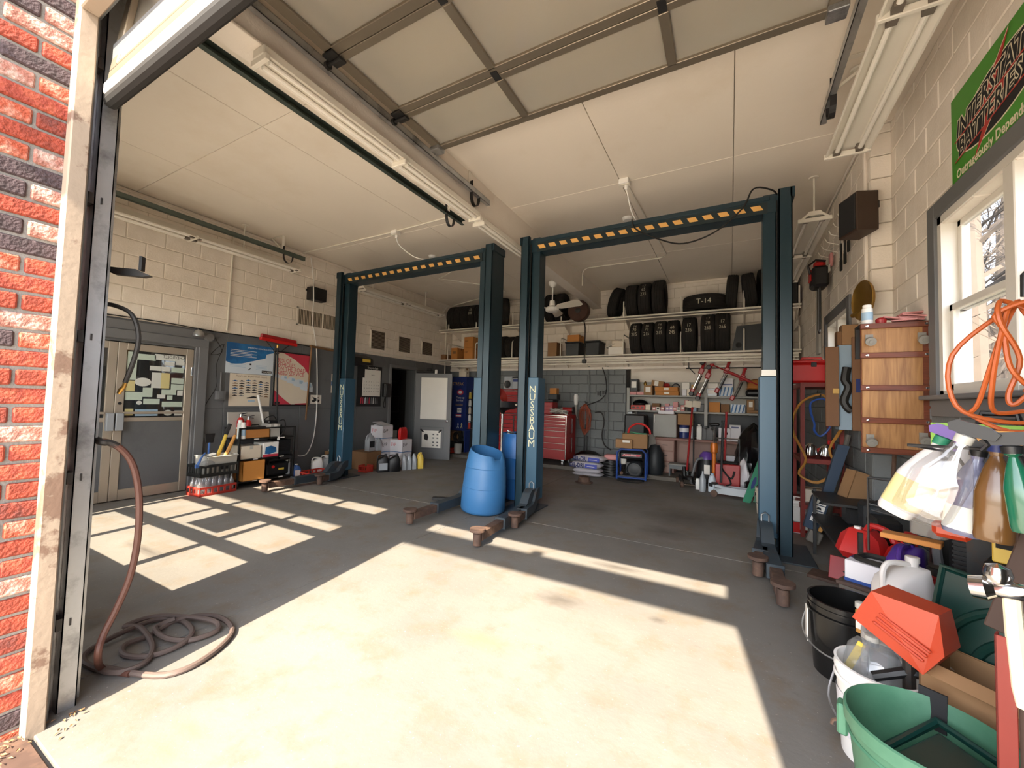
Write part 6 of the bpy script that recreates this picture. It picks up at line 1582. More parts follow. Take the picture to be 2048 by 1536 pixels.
solo('battery_charger', MB().box((0, 0, .08), (.12, .12, .16), ch=.01), 'black_plastic', 'black boxed unit beside the shelf upright on the second shelf', 'box', ((-0.513, 8.900, 1.338)[0], 8.98, S2 + .001))
sb('brown carton right of the upright on the second shelf', (-0.369, 8.900, 1.372)[0], (-0.175, 8.900, 1.379)[0], S2, .20, 'cardboard_orange', .24)
sb('smaller brown carton next to it on the second shelf', (-0.158, 8.900, 1.379)[0], (-0.011, 8.900, 1.384)[0], S2, .165, 'cardboard_dark', .24)
o = sb('filter box with blue diagonal stripes on the second shelf', (0.006, 8.900, 1.384)[0], (0.249, 8.900, 1.392)[0], S2, .165, 'poster_light', .24); stripes(o, (0.249, 8.900, 1.392)[0] - (0.006, 8.900, 1.384)[0], .165, .24)
sb('flat brown carton at the right of the second shelf', (0.282, 8.900, 1.345)[0], (0.510, 8.900, 1.353)[0], S2, .06, 'cardboard', .24)
sb('brown carton standing on the flat one at the right', (0.282, 8.900, 1.441)[0], (0.405, 8.900, 1.444)[0], S2 + .062, .20, 'cardboard', .2, lab=.5)
# red strut tools hanging in front of the shelving
def strut_tool(label, px, knobs=True):
    o = thing('strut_tool', label, 'tool', px)
    part('rod', MB().cyl((.06, 0, .14), (-.06, 0, -.14), .020, n=10), 'chrome', o)
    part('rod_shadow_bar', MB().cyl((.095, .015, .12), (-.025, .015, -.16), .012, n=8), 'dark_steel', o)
    part('head', MB().box((.085, 0, .20), (.09, .06, .12), ry=22, ch=.015), 'red_paint', o)
    part('foot', MB().box((-.075, 0, -.18), (.075, .06, .10), ry=22, ch=.018), 'red_paint', o)
    part('arm', MB().tube([(.10, 0, .24), (.12, 0, .34), (.14, -.01, .38)], [.03, .028, .03], n=8), 'red_paint', o)
    part('hook', MB().tube([(.13, 0, .36), (.13, 8.6 - px[1], 2.125 - px[2])], .006, n=5), 'dark_steel', o)
    if knobs:
        for (x, z_) in ((-.09, -.24), (.10, .36)): part('knob', MB().lathe([(0, .03), (.035, .028), (.045, .01), (.045, -.01), (0, -.012)], n=16, M=T(x, -.045, z_, rx=90)), 'black_plastic', o)
    return o
hb = thing('hanging_bar', 'dark bar under the tyre shelf that carries the red strut tools', 'bar', (0, 0, 0))
part('bar', MB().cyl(((-0.770, 8.600, 2.149)[0], 8.6, 2.13), (.55, 8.6, 2.13), .012, n=8), 'dark_steel', hb)
for x in ((-0.770, 8.600, 2.149)[0] + .05, .5): part('strap', MB().bb((x - .01, 8.59, 2.13), (x + .01, 8.61, 2.40)), 'dark_steel', hb)
strut_tool('first red strut tool from the left, hung before the shelving', (-0.579, 8.600, 1.872)); strut_tool('second red strut tool from the left, hung before the shelving', (-0.463, 8.580, 1.784))
strut_tool('third red strut tool from the left, with a bare foot', (-0.147, 8.600, 1.882), False); strut_tool('fourth red strut tool, lowest and nearest the lift column', (0.110, 8.580, 1.741), False)
o = thing('ratchet_arm', 'long dark red lever crossing the strut tools', 'lever', (0, 0, 0))
part('lever', MB().cyl((-0.274, 8.550, 2.175), (0.459, 8.550, 1.797), .012, n=8), 'red_paint', o); part('end', MB().lathe([(0, -.03), (.035, -.025), (.04, 0), (.035, .025), (0, .03)], n=12, M=Matrix.Translation((-0.308, 8.550, 2.185))), 'red_paint', o)
part('sleeve', MB().cyl((-0.047, 8.550, 2.058), (0.318, 8.550, 1.870), .03, n=10), 'red_paint', o)
pipe('thin dark hooked rod left of the strut tools', [(-0.725, 8.600, 2.158), (-0.607, 8.600, 2.019)], .009, 'dark_steel', 'rod', 'hooked_rod')

# desk with things on it
DZ = .75; DY = 8.50
o = thing('desk', 'brown desk with a drawer pedestal under the recess shelves', 'desk', (0, 0, 0.06))
dx0 = (-1.303, 8.500, 0.763)[0] - .02
part('top', MB().bb((dx0, DY, DZ - .10), (.95, 9.1, DZ - .06), ch=.004), 'desk_brown', o)
part('pedestal', MB().bb((dx0 + .02, DY + .03, 0), (dx0 + .36, 9.08, DZ - .10)), 'desk_brown', o)
for k in range(3): 
    d = part('drawer', MB().bb((dx0 + .035, DY + .018, .03 + k * .205), (dx0 + .345, DY + .032, .22 + k * .205), ch=.003), 'desk_panel', o)
    part('pull', MB().bb((dx0 + .14, DY + .006, .13 + k * .205), (dx0 + .24, DY + .018, .14 + k * .205)), 'dark_steel', d)
part('dark_backdrop', MB().bb((dx0 - .5, 9.24, DZ - .06), (.95, 9.26, 1.17)), 'dark_bin', o); part('modesty_panel', MB().bb((dx0 + .36, 8.98, .02), (.93, 9.0, DZ - .10)), 'desk_panel', o); part('end_panel', MB().bb((.90, DY + .03, 0), (.94, 9.08, DZ - .10)), 'desk_brown', o)  # black sheet at the rear added to darken the space behind the desk
DT = .751
o = thing('mini_fridge', 'grey brown mini fridge on the desk', 'fridge', ((-1.155, 8.650, 0.944)[0], 8.82, DT))
part('cabinet', MB().box((0, 0, .23), (.44, .40, .46), ch=.008), 'desk_panel', o); part('door', MB().box((0, -.215, .23), (.435, .025, .45), ch=.006), 'shelf_grey', o); part('handle', MB().tube([(-.19, -.23, .28), (-.19, -.25, .30), (-.19, -.25, .42), (-.19, -.23, .44)], .008, n=6), 'white_plastic', o)
solo('flat_carton', MB().box((0, 0, .035), (.30, .24, .07), ch=.004), 'carton_white', 'flat white carton on the mini fridge', 'box', ((-1.165, 8.700, 1.215)[0] + .02, 8.82, DT + .462))
cbox('carton', 'brown carton on the desk beside the mini fridge', ((-0.779, 8.700, 1.131)[0], 8.8, DT + .26), (.28, .3, .22), 0, m='cardboard')
o = thing('paint_can', 'dark blue labelled can on the desk under the brown carton', 'can', ((-0.809, 8.650, 0.894)[0], 8.76, DT))
part('can', MB().lathe([(0, 0), (.09, 0), (.09, .25), (.085, .258), (0, .258)], n=22), 'dark_blue_can', o); part('label', MB().lathe([(.0905, .12), (.0905, .2)], n=22, cap=False), 'carton_white', o)
spray_can('slim pale bottle behind the red jack handle on the desk', ((-0.668, 8.700, 0.900)[0], 8.78, DT), .035, .24, 'silver_bottle', 'grey_plastic')
jug('white ribbed bottle on the desk right of the jack handle', ((-0.528, 8.600, 0.913)[0], 8.66, DT), .09, .10, .29, 'white_plastic', 'white_plastic', name='bottle', cat='bottle', handle=False)
jug('dark grey jug on the desk, left of a pair', ((-0.432, 8.600, 0.910)[0], 8.72, DT), .11, .12, .25, 'grey_trim', 'grey_trim', rot=60); jug('dark grey jug with handle on the desk, right of a pair', ((-0.337, 8.600, 0.915)[0], 8.70, DT), .12, .17, .25, 'grey_trim', 'grey_trim', rot=60)
cbox('carton', 'white box with black marks on the desk', ((-0.092, 8.600, 0.892)[0], 8.72, DT), (.20, .2, .24), 0, m='carton_white', face='y', lab=(.03, .14, .05, .04), labm='ink', tape='paper')
cbox('carton', 'white box with lettering at the right of the desk', ((0.081, 8.650, 0.947)[0], 8.78, DT), (.18, .24, .30), 0, m='carton_white', face='y', lab=(0, .26, .12, .03), labm='dark_blue_can', tape='paper')
solo('black_clutter_box', MB().box((0, 0, .22), (.42, .36, .44), ch=.03), 'black_plastic', 'black machine in the shade left of the mini fridge', 'machine', ((-1.714, 8.750, 0.856)[0], 8.62, .75))
solo('machine_stand', MB().bb((-.22, -.2, 0), (-.19, .2, .688)).bb((.19, -.2, 0), (.22, .2, .688)).bb((-.22, -.2, .65), (.22, .2, .688)), 'dark_steel', 'dark stand under the black machine', 'stand', ((-1.714, 8.750, 0.856)[0], 8.62, .061))
solo('red_hose_loop', MB().tube([(-.2, 0, 0), (-.17, 0, .1), (-.05, 0, .18), (.08, 0, .17), (.18, 0, .09), (.2, 0, 0)], .02, n=8, smooth=4), 'bright_red', 'red curved hose over the cartons on the generator', 'hose', ((-1.599, 7.638, 0.000)[0] + .1, 7.80, .846))
solo('spray_gun', MB().box((0, 0, 0), (.1, .05, .06), ch=.01).cyl((.04, 0, 0), (.12, 0, -.04), .012, n=8).cyl((-.03, 0, -.03), (-.03, 0, -.12), .018, n=8), 'silver_bottle', 'grey spray gun hanging at the left edge of the shelving', 'spray gun', (SX0 + .07, 8.83, 1.21))

# generator with cartons
g = Vector(((-1.599, 7.638, 0.000)[0], 7.75, 0)); gr = 6
o = thing('generator', 'blue framed portable generator in front of the desk', 'generator', g, gr)
W_, D_, Hh = .50, .50, .57
fr = MB()
for y in (-D_ / 2, D_ / 2):
    fr.tube([(-W_ / 2, y, .03), (-W_ / 2, y, Hh - .06), (-W_ / 2 + .06, y, Hh), (W_ / 2 - .06, y, Hh), (W_ / 2, y, Hh - .06), (W_ / 2, y, .03)], .017, n=8)
    fr.tube([(-W_ / 2, y, .06), (W_ / 2, y, .06)], .016, n=8)
for x in (-W_ / 2, W_ / 2): fr.tube([(x, -D_ / 2, .06), (x, D_ / 2, .06)], .016, n=8).tube([(x, -D_ / 2, Hh - .07), (x, D_ / 2, Hh - .07)], .014, n=8)
part('frame', fr, 'frame_blue', o)
part('fuel_tank', MB().box((0, 0, Hh - .11), (W_ - .06, D_ - .06, .15), ch=.04), 'black_plastic', o)
part('badge', MB().prism([(-.17, 0), (.14, 0), (.17, .035), (-.14, .035)], .002, FACE_YM(0, -D_ / 2 + .028, Hh - .125)), 'poster_red', o); part('lettering', MB().text('PowerBoss', .05, FACE_YM(-.14, -D_ / 2 + .024, Hh - .122)), 'paper', o)
part('engine', MB().box((.02, .05, .22), (.30, .32, .26), ch=.03), 'black_plastic', o)
part('recoil_cover', MB().lathe([(.14, 0), (.145, .03), (.12, .06), (.05, .075), (0, .075)], n=24, M=T(.05, -.11, .20, rx=90)), 'dark_bin', o); part('recoil_ring', MB().lathe([(.10, .0), (.10, .012), (.085, .012)], n=24, M=T(.05, -.17, .20, rx=90), cap=False), 'dark_steel', o)
part('air_filter', MB().box((-.15, -.08, .34), (.10, .12, .12), ch=.015), 'grey_plastic', o); part('base_plate', MB().bb((-W_ / 2 + .02, -D_ / 2 + .02, .075), (W_ / 2 - .02, D_ / 2 - .02, .09)), 'dark_steel', o)
part('wheel_left', MB().cyl((-.18, -.15, .12), (-.18, -.11, .12), .03, n=12), 'rust', o)
for x in (-.2, .2):
    for y in (-.2, .2): part('foot', MB().cyl((x, y, 0), (x, y, .05), .02, n=8), 'black_rubber', o)
cbox('carton', 'open brown carton with green packing on the generator', (g.x + .04, g.y + .02, Hh + .018), (.44, .36, .26), 8, m='cardboard', op=True)
solo('packing', MB().box((0, 0, .02), (.40, .32, .03), ch=.012, rx=4).box((.05, -.05, .05), (.25, .2, .02), rz=20, ry=8, ch=.008), 'green_light', 'green packing material in the open carton on the generator', 'packing', (g.x + .04, g.y + .02, Hh + .24), 8)
cbox('carton', 'small brown carton in front of the open one on the generator', (g.x - .11, g.y - .20, Hh + .018), (.30, .14, .16), 4, m='cardboard', face='y', lab=(.04, .125, .13, .04))
# bags of absorbent, discs
def sack(label, loc, rot, l=.62, w=.34, t=.12, brand=True, m='bag_white'):
    o = thing('absorbent_sack', label, 'sack', loc, rot)
    vs = []; fs = []; nu, nv = 14, 8
    for side in (1, -1):
        for i in range(nu + 1):
            for j in range(nv + 1):
                u = i / nu * 2 - 1; v = j / nv * 2 - 1
                e = max(0, (1 - u ** 4) * (1 - v ** 4)) ** .5
                vs.append((u * l / 2 * (1 - .05 * v * v), v * w / 2 * (1 - .10 * u * u), t / 2 + side * t / 2 * e * (1 + .06 * math.sin(5 * u + 3 * v))))
    for s_ in range(2):
        o_ = s_ * (nu + 1) * (nv + 1)
        for i in range(nu):
            for j in range(nv):
                a = o_ + i * (nv + 1) + j
                fs.append((a, a + 1, a + nv + 2, a + nv + 1))
    part('bag', MB().add(vs, fs), m, o, smooth=60)
    if brand:
        part('lettering', MB().text('OIL-DRI', .115, FACE_YM(-l * .45, -w / 2 - .014, t * .2), squash=.72, bold=.004), 'dark_blue_can', o)
        part('band', MB().prism([(.03, .02), (.26, .02), (.26, .095), (.03, .095)], .002, FACE_YM(.0, -w / 2 - .012, 0) @ T(0, 0, 0, rx=-8)), 'bag_blue', o)
        part('band_rule', MB().bb((.07, -w / 2 - .018, .05), (.22, -w / 2 - .015, .058)), 'paper', o)
        part('top_lettering', MB().text('OIL-DRI', .12, T(-.2, -.06, t + .004), squash=.8), 'dark_blue_can', o)
    return o
sx, sy = (-2.382, 7.351, 0.000)[0] - .02, 7.55
sack('lowest crushed white sack of the absorbent pile', (sx, sy + .06, 0), -4, .58, .34, .06, False); sack('plain white sack under the two lettered ones', (sx + .0, sy + .04, .06), 3, .56, .34, .09, False)
sack('lower lettered sack of oil absorbent', (sx - .02, sy + .02, .15), -3); sack('upper lettered sack of oil absorbent', (sx + .04, sy + .05, .272), -8)
solo('brake_drum', MB().lathe([(0, .005), (.15, .005), (.155, .02), (.11, .03), (.10, .10), (.085, .115), (0, .115)], n=28), 'rust', 'brown rusty brake drum on the floor before the sacks', 'brake drum', (*(-2.231, 6.836, 0.000)[:2], 0))
for k in range(6): solo('brake_disc', MB().lathe([(.05, 0), (.15, 0), (.15, .025), (.09, .025), (.085, .05), (.05, .05)], n=28), 'dark_steel', ordn[k] + ' brake disc from the floor in the dark stack by the sacks', 'brake disc', ((-2.012, 7.448, 0.000)[0] + .01 * math.sin(k * 2), 7.78 + .01 * math.cos(k), k * .052), 0, 'stack of brake discs')
solo('red_printed_bag', MB().box((0, 0, .05), (.26, .2, .10), ch=.03, rz=6).box((0, -.101, .05), (.2, .006, .05), rz=6), 'pink_box', 'small bag with red print on the brake discs', 'bag', ((-2.012, 7.448, 0.000)[0], 7.80, .315))
solo('dark_duffel', MB().lathe([(0, 0), (.12, .0), (.16, .12), (.15, .26), (.08, .34), (0, .36)], n=16, M=Matrix.Diagonal((1.9, 1.1, 1, 1))), 'bag_black', 'dark bag slumped behind the absorbent sacks', 'bag', ((-2.546, 7.545, 0.000)[0] - .02, 8.12, .062))
solo('dark_blue_bag', MB().lathe([(0, 0), (.14, .0), (.18, .15), (.16, .4), (.08, .55), (0, .57)], n=16), 'dark_bin', 'dark blue bag beside the desk pedestal', 'bag', ((-1.279, 8.200, 0.332)[0], 8.25, .062))
pipe('black cable lying on the floor before the generator', [(g.x - .2, g.y - .32, .01), (g.x - .05, g.y - .40, .01), (g.x + .15, g.y - .38, .01), (g.x + .22, g.y - .30, .01)], .012, 'black_rubber', 'cable', 'floor_cable', 5)

# right part of the floor
o = thing('step_stool', 'grey green step stool in front of the desk panel', 'stool', ((-0.849, 8.200, 0.325)[0], 8.3, .061))
part('seat', MB().box((0, 0, .22), (.36, .26, .03), ch=.01), 'shelf_grey', o)
for s_ in (-1, 1): part('side', MB().prism([(-.13, 0), (-.07, 0), (-.05, .12), (.05, .12), (.07, 0), (.13, 0), (.12, .21), (-.12, .21)], .02, Matrix(((0, 0, 1, s_ * .155 - .01), (1, 0, 0, 0), (0, 1, 0, 0), (0, 0, 0, 1)))), 'grey_block', o)
part('apron', MB().bb((-.16, -.12, .14), (.16, -.10, .21)), 'grey_block', o)
def jack_handle(label, p, q, m, r=.018): return solo('jack_handle', MB().cyl(p, q, r, n=10).cyl(Vector(p).lerp(Vector(q), .97), q, r * 1.3, n=10), m, label, 'handle')
def fjack(label, loc, rot, m):
    o = thing('floor_jack', label, 'jack', loc, rot)
    for s_ in (-1, 1): part('side_plate', MB().prism([(-.28, .05), (.26, .05), (.28, .09), (.05, .16), (-.2, .16), (-.28, .10)], .012, FACE_YM(0, s_ * .09 + .006, 0)), m, o)
    part('lift_arm', MB().box((.05, 0, .13), (.4, .07, .05), ry=-8, ch=.008), m, o); part('saddle', MB().lathe([(0, 0), (.04, 0), (.05, .03), (0, .03)], (.25, 0, .17), n=14), 'dark_steel', o)
    for x in (-.24, .24):
        for s_ in (-1, 1): part('wheel', MB().cyl((x, s_ * .10, .05), (x, s_ * .14, .05), .05, n=14), 'rust', o)
    part('axle', MB().cyl((.24, -.12, .05), (.24, .12, .05), .012, n=8), 'chrome', o)
    part('socket', MB().cyl((-.22, 0, .12), (-.27, 0, .28), .03, n=10), m, o)
    return o
jp = (-0.666, 8.216, 0.000)
fjack('black floor jack with chrome axle near the step stool', (jp[0], 7.75, 0), -75, 'black_plastic')
jack_handle('tall red jack handle standing at the left of the vacuum', (jp[0] - .02, 8.02, .22), (jp[0] + .02, 8.55, 1.36), 'red_paint')
o = thing('vacuum', 'black vacuum cleaner with a purple dome beside the floor jack', 'vacuum', ((-0.364, 7.800, 0.376)[0], 7.95, 0))
part('body', MB().lathe([(0, .03), (.15, .03), (.17, .10), (.16, .35), (.13, .46), (0, .47)], n=20), 'black_plastic', o); part('dome', MB().lathe([(.12, .46), (.11, .53), (.06, .59), (0, .60)], n=18), 'purple_plastic', o)
part('hose', MB().tube([(-.05, -.1, .48), (-.14, -.14, .45), (-.2, -.16, .25), (-.24, -.16, .08), (-.2, -.2, .03)], .022, n=8, smooth=4), 'grey_trim', o); part('label', MB().bb((-.03, -.172, .22), (.06, -.165, .38)), 'paper', o)
part('foot', MB().box((0, -.06, .025), (.30, .3, .05), ch=.015), 'black_plastic', o)
solo('silver_canister', MB().lathe([(0, 0), (.045, 0), (.048, .02), (.048, .2), (.03, .26), (.014, .29), (.014, .33), (0, .33)], n=18), 'silver_bottle', 'silver bottle standing in front of the vacuum', 'bottle', ((-0.391, 7.300, 0.194)[0], 7.35, 0))
jug('pale blue bottle in front of the red drain box', ((-0.254, 7.350, 0.242)[0], 7.42, 0), .08, .10, .30, 'poster_light', 'sticker_blue', lab=(.3, .5), labm='ink', rot=60, name='bottle', cat='bottle', handle=False)
jug('small white bottle by the floor jack wheel', ((-0.456, 7.400, 0.146)[0] - .02, 7.5, 0), .06, .07, .18, 'white_plastic', 'white_plastic', name='bottle', cat='bottle', handle=False)
o = thing('shock_absorber', 'orange shock absorber strut standing beside the vacuum', 'strut', ((-0.237, 7.700, 0.359)[0], 7.68, 0))
part('tube', MB().cyl((0, 0, .02), (0, 0, .60), .035, n=14), 'orange_metal', o); part('collar', MB().lathe([(.035, .6), (.055, .62), (.06, .72), (.045, .78), (0, .78)], n=16), 'orange_metal', o); part('rod', MB().cyl((0, 0, .78), (0.005, 0, 1.05), .014, n=10), 'chrome', o); part('mount', MB().box((0.005, 0, 1.09), (.16, .1, .05), ch=.02), 'black_plastic', o)
part('foot', MB().box((0, 0, .015), (.09, .09, .03), ch=.005), 'dark_steel', o)
o = thing('oil_drain_box', 'red steel drain tank with black straps under the shelves', 'tank', ((-0.034, 7.500, 0.325)[0], 7.6, 0))
part('tank', MB().box((0, 0, .24), (.36, .30, .44), ch=.012), 'red_paint', o); part('strap', MB().tube([(-.1, -.155, .42), (-.02, -.16, .3), (.06, -.16, .24), (.1, -.155, .36)], .015, n=6, smooth=3).tube([(0, -.16, .28), (.05, -.165, .16), (-.02, -.16, .12)], .014, n=6, smooth=3), 'black_rubber', o)
for x in (-.17, .17): part('upright', MB().cyl((x, .1, .46), (x, .1, .86), .012, n=8), 'chrome', o)
part('crossbar', MB().cyl((-.17, .1, .86), (.17, .1, .86), .012, n=8), 'chrome', o); part('top_pad', MB().box((0, 0, .475), (.3, .2, .03), ch=.01), 'black_rubber', o)
jp2 = (-0.093, 8.304, 0.000)
fjack('floor jack with a bright steel frame before the red drain tank', ((0.018, 8.173, 0.000)[0] + .02, 7.12, 0), 172, 'silver_bottle')
jack_handle('black jack handle standing in front of the red drain tank', ((-0.123, 7.200, 0.280)[0], 7.2, .2), ((-0.101, 7.350, 1.195)[0], 7.35, 1.17), 'black_plastic')
jack_handle('tall dark red jack handle behind the red drain tank', ((-0.091, 7.950, 0.643)[0], 7.95, .1), ((-0.057, 8.150, 1.248)[0], 8.15, 1.30), 'red_paint')
jack_handle('black bar leaning left of the vacuum', ((-0.592, 8.200, 0.396)[0], 8.2, .062), ((-0.609, 8.600, 1.122)[0], 8.45, 1.1), 'black_plastic', .014)
def heap(name, label, cat, loc, m, rx, ry, h, seed, n=26):
    rnd = random.Random(seed); vs = []; fs = []; K = 18; L = 9
    for i in range(L):
        t_ = i / (L - 1)
        for k in range(K):
            a = 2 * math.pi * k / K
            r_ = math.cos(t_ * math.pi / 2) ** .38 * (1 + .22 * math.sin(3 * a + 4 * t_ + seed) + rnd.uniform(-.12, .12)) if i < L - 1 else .02
            vs.append((rx * r_ * math.cos(a), ry * r_ * math.sin(a), h * t_ * (1 + rnd.uniform(-.03, .03))))
    for i in range(L - 1):
        for k in range(K): fs.append((i * K + k, i * K + (k + 1) % K, (i + 1) * K + (k + 1) % K, (i + 1) * K + k))
    fs.append(tuple(range(K))[::-1]); fs.append(tuple(range((L - 1) * K, L * K)))
    return solo(name, MB().add(vs, fs), m, label, cat, loc, smooth=25)
heap('trash_bag', 'large shiny black trash bag heaped beside the right lift column', 'bag', ((0.358, 8.000, 0.676)[0], 8.14, .06), 'bag_black', .28, .26, 1.05, 3)
heap('trash_bag', 'smaller black trash bag on the floor under the large one', 'bag', ((0.432, 7.300, 0.290)[0], 7.42, 0), 'bag_black', .21, .20, .5, 5)
heap('white_sack', 'crumpled white sack between drain tank and trash bags', 'sack', ((0.199, 7.500, 0.390)[0], 7.62, 0), 'bag_white', .09, .11, .56, 8)
cbox('carton', 'white carton behind the red drain tank', ((0.016, 8.150, 0.590)[0], 8.3, .062), (.2, .2, .46), 0, m='carton_white')
lad = thing('folded_ladder', 'green fibreglass ladder leaning behind the right lift column', 'ladder', (0, 0, 0))
p0, p1 = Vector((0.184, 6.915, 0.000)), Vector((0.609, 6.700, 1.423))
dv = (p1 - p0).normalized()
def rail(pa, pb, m, nm, w=.085, t=.03):
    d = Vector(pb) - Vector(pa); L = d.length; zx = d.normalized(); xx = Vector((0, -1, 0)); xx = (xx - zx * xx.dot(zx)).normalized(); yy = zx.cross(xx); q = Matrix(((xx.x, yy.x, zx.x, pa[0]), (xx.y, yy.y, zx.y, pa[1]), (xx.z, yy.z, zx.z, pa[2]), (0, 0, 0, 1)))
    a = MB().bb((-t / 2, -w / 2, 0), (t / 2, -w / 2 + .008, L)).bb((-t / 2, w / 2 - .008, 0), (t / 2, w / 2, L)).bb((-t / 2, -w / 2, 0), (-t / 2 + .008, w / 2, L)); a2 = MB(); a2.add(a.v, a.f, q)
    return part(nm, a2, m, lad), q, L
r1, q1, L1_ = rail(p0 + Vector((.03, 0, 0)), p1 + Vector((.03, 0, 0)), 'green_board', 'rail', .10, .03)
rail(p0 + Vector((.15, .05, 0)), p1 + Vector((.15, .05, 0)), 'green_light', 'rail', .07, .03)
part('face', MB().add(*(lambda b: (b.v, b.f))(MB().bb((.012, -.05, .0), (.018, .05, L1_))), q1), 'green_board', lad)
part('label', MB().add(*(lambda b: (b.v, b.f))(MB().lathe([(0, 0), (1, 0), (1, .003), (0, .003)], n=20, M=Matrix(((0, 0, 1, .0), (0, 1, 0, 0), (1, 0, 0, 0), (0, 0, 0, 1))) @ Matrix.Diagonal((.10, .022, 1, 1)))), q1 @ T(.02, 0, .32)), 'dark_blue_can', lad)
for k in range(5):
    c = p0.lerp(p1, .14 + k * .19)
    part('rung', MB().cyl(c + Vector((.03, 0, 0)), c + Vector((.14, .04, 0)), .012, n=8), 'aluminium', lad)

# ================================================================ right wall
mat('window_white', '#ded9cf', 0.5, var=0.05, scale=6)
mat('sign_green', '#3f8f24', 0.45, var=0.05)
mat('sign_red', '#b0281e', 0.5, var=0.03)
mat('sign_cream', '#e5dcc0', 0.6, var=0)
wood('creeper_ply', '#b08250', '#8a5f38', 2.5, 2, 0.5)
wood('creeper_slat', '#7a3f26', '#5a2c1a', 3.0, 0, 0.45)
mat('caster_grey', '#8a867e', 0.5, var=0.1)
mat('speaker_brown', '#3a2a20', 0.5, var=0.12)
mat('cabinet_blue', '#93a7b6', 0.5, var=0.06)
mat('hardboard', '#7a5538', 0.65, var=0.08)
mat('red_post', '#7c261d', 0.5, 0.1, var=0.12, second='#6f3a30', mix=(0.55, 0.75))
mat('arm_navy', '#22364c', 0.45, var=0.1)
XI = XR - .001
XO = 1.37
# windows
def sash_window(name, xw, y0, y1, z0, z1, ymull, t=.03):
    w = sgroup(name)
    tr = .105
    part('trim_board', MB().bb((xw - .022, y1, z0 - .02), (xw + .0, y1 + tr, z1 + tr), ch=.003).bb((xw - .022, y0 - tr, z0 - .02), (xw, y0, z1 + tr), ch=.003).bb((xw - .022, y0, z1), (xw, y1, z1 + tr), ch=.003), 'grey_trim', w)
    part('reveal', MB().bb((xw - .004, y1 - .05, z0), (XO, y1 + .004, z1)).bb((xw - .004, y0 - .004, z0), (XO, y0 + .05, z1)).bb((xw - .004, y0, z1 - .05), (XO, y1, z1 + .004)).bb((xw - .004, y0, z0 - .01), (XO, y1, z0 + .03)), 'window_white', w)
    part('window_sill', MB().bb((xw - .07, y0 - .14, z0 - .03), (xw + .02, y1 + .14, z0), ch=.006), 'grey_trim', w); part('sill_apron', MB().bb((xw - .02, y0 - .1, z0 - .14), (xw, y1 + .1, z0 - .03), ch=.003), 'grey_trim', w)
    part('mullion', MB().bb((xw - .006, ymull - .045, z0), (xw + .12, ymull + .045, z1 - .05), ch=.005), 'window_white', w)
    zm = (z0 + z1) / 2 - .03
    for (a, b) in ((ymull + .045, y1 - .05), (y0 + .05, ymull - .045)):
        for (c, d, dx) in ((zm - .02, z1 - .05, .075), (z0 + .03, zm + .025, .03)):
            f_ = MB(); s_ = .045
            for (p, q, r_, u) in ((a, c, a + s_, d), (b - s_, c, b, d), (a, c, b, c + s_), (a, d - s_, b, d)): f_.bb((xw + dx, p, q), (xw + dx + .035, r_, u), ch=.004)
            sh = part('sash', f_, 'window_white', w); part('pane', MB().bb((xw + dx + .014, a + s_ - .003, c + s_ - .003), (xw + dx + .018, b - s_ + .003, d - s_ + .003)), 'window_glass', sh)
    return w
sash_window('window_1', XR, WY0, WY1, WZ0, WZ1, 2.925)
sash_window('window_2', XR2, W2Y0, W2Y1, W2Z0, W2Z1, 5.86)
# bare trees and slope outside the windows
mat('bark', '#4c4238', 0.9, var=0.2, scale=9)
mat('bark_pale', '#75685a', 0.9, var=0.2, scale=7)
mat('leaf_litter', '#5a4d3d', 0.95, var=0.3, scale=2)
def tree(label, x, y, h, seed, m):
    rnd = random.Random(seed)
    o = thing('bare_tree', label, 'tree', (x, y, -.3))
    top = Vector((rnd.uniform(-.4, .4), rnd.uniform(-.4, .4), h))
    part('trunk', MB().tube([(0, 0, 0), top * .3, top * .65, top], [.17, .14, .09, .03], n=8), m, o)
    br = MB()
    def grow(p, d, L, r, lv):
        q = p + d * L
        mid = p + d * L * .5 + Vector((rnd.uniform(-.1, .1), rnd.uniform(-.1, .1), rnd.uniform(-.05, .1))) * L
        br.tube([p, mid, q], [r, r * .8, r * .5], n=4, caps=False)
        if lv:
            for k in range(3):
                dd = (d + Vector((rnd.uniform(-1, 1), rnd.uniform(-1, 1), rnd.uniform(-.3, .8))) * .8).normalized()
                grow(p.lerp(q, .35 + .3 * k * rnd.random()), dd, L * .62, r * .55, lv - 1)
    for k in range(13):
        t_ = .16 + .8 * k / 13
        a = rnd.uniform(0, 6.28)
        grow(top * t_, Vector((math.cos(a), math.sin(a), .55)).normalized(), h * .24 * (1.15 - t_ * .7), .05 * (1.1 - t_ * .7), 3)
    part('branches', br, m, o, kind='stuff', smooth=0)
for k, (x, y, h, m) in enumerate(((2.95, 7.8, 7.5, 'bark_pale'), (3.3, 9.3, 8.5, 'bark'), (4.4, 11.2, 8.0, 'bark'), (4.6, 13.0, 9.0, 'bark_pale'), (6.0, 15.5, 9.0, 'bark'), (6.9, 18.0, 9.5, 'bark'), (8.2, 20.0, 9.0, 'bark'), (3.0, 14.5, 9.5, 'bark_pale'))):
    tree(ordn[k] + ' bare tree outward from the big window' if k < 7 else 'farthest bare tree seen through the big window', x, y, h, 11 + k, m)
hill = MB(); n_ = 10
vs = []; fs = []
for i in range(n_ + 1):
    for j in range(n_ + 1):
        x = 2.6 + i * 2.2; y = -2 + j * 3.2
        vs.append((x, y, -.2 + max(0, (x - 3)) * .09 + .12 * math.sin(x * 1.3 + y)))
for i in range(n_):
    for j in range(n_): a = i * (n_ + 1) + j; fs.append((a, a + 1, a + n_ + 2, a + n_ + 1))
struct('ground_slope', MB().add(vs, fs), 'leaf_litter', smooth=60)

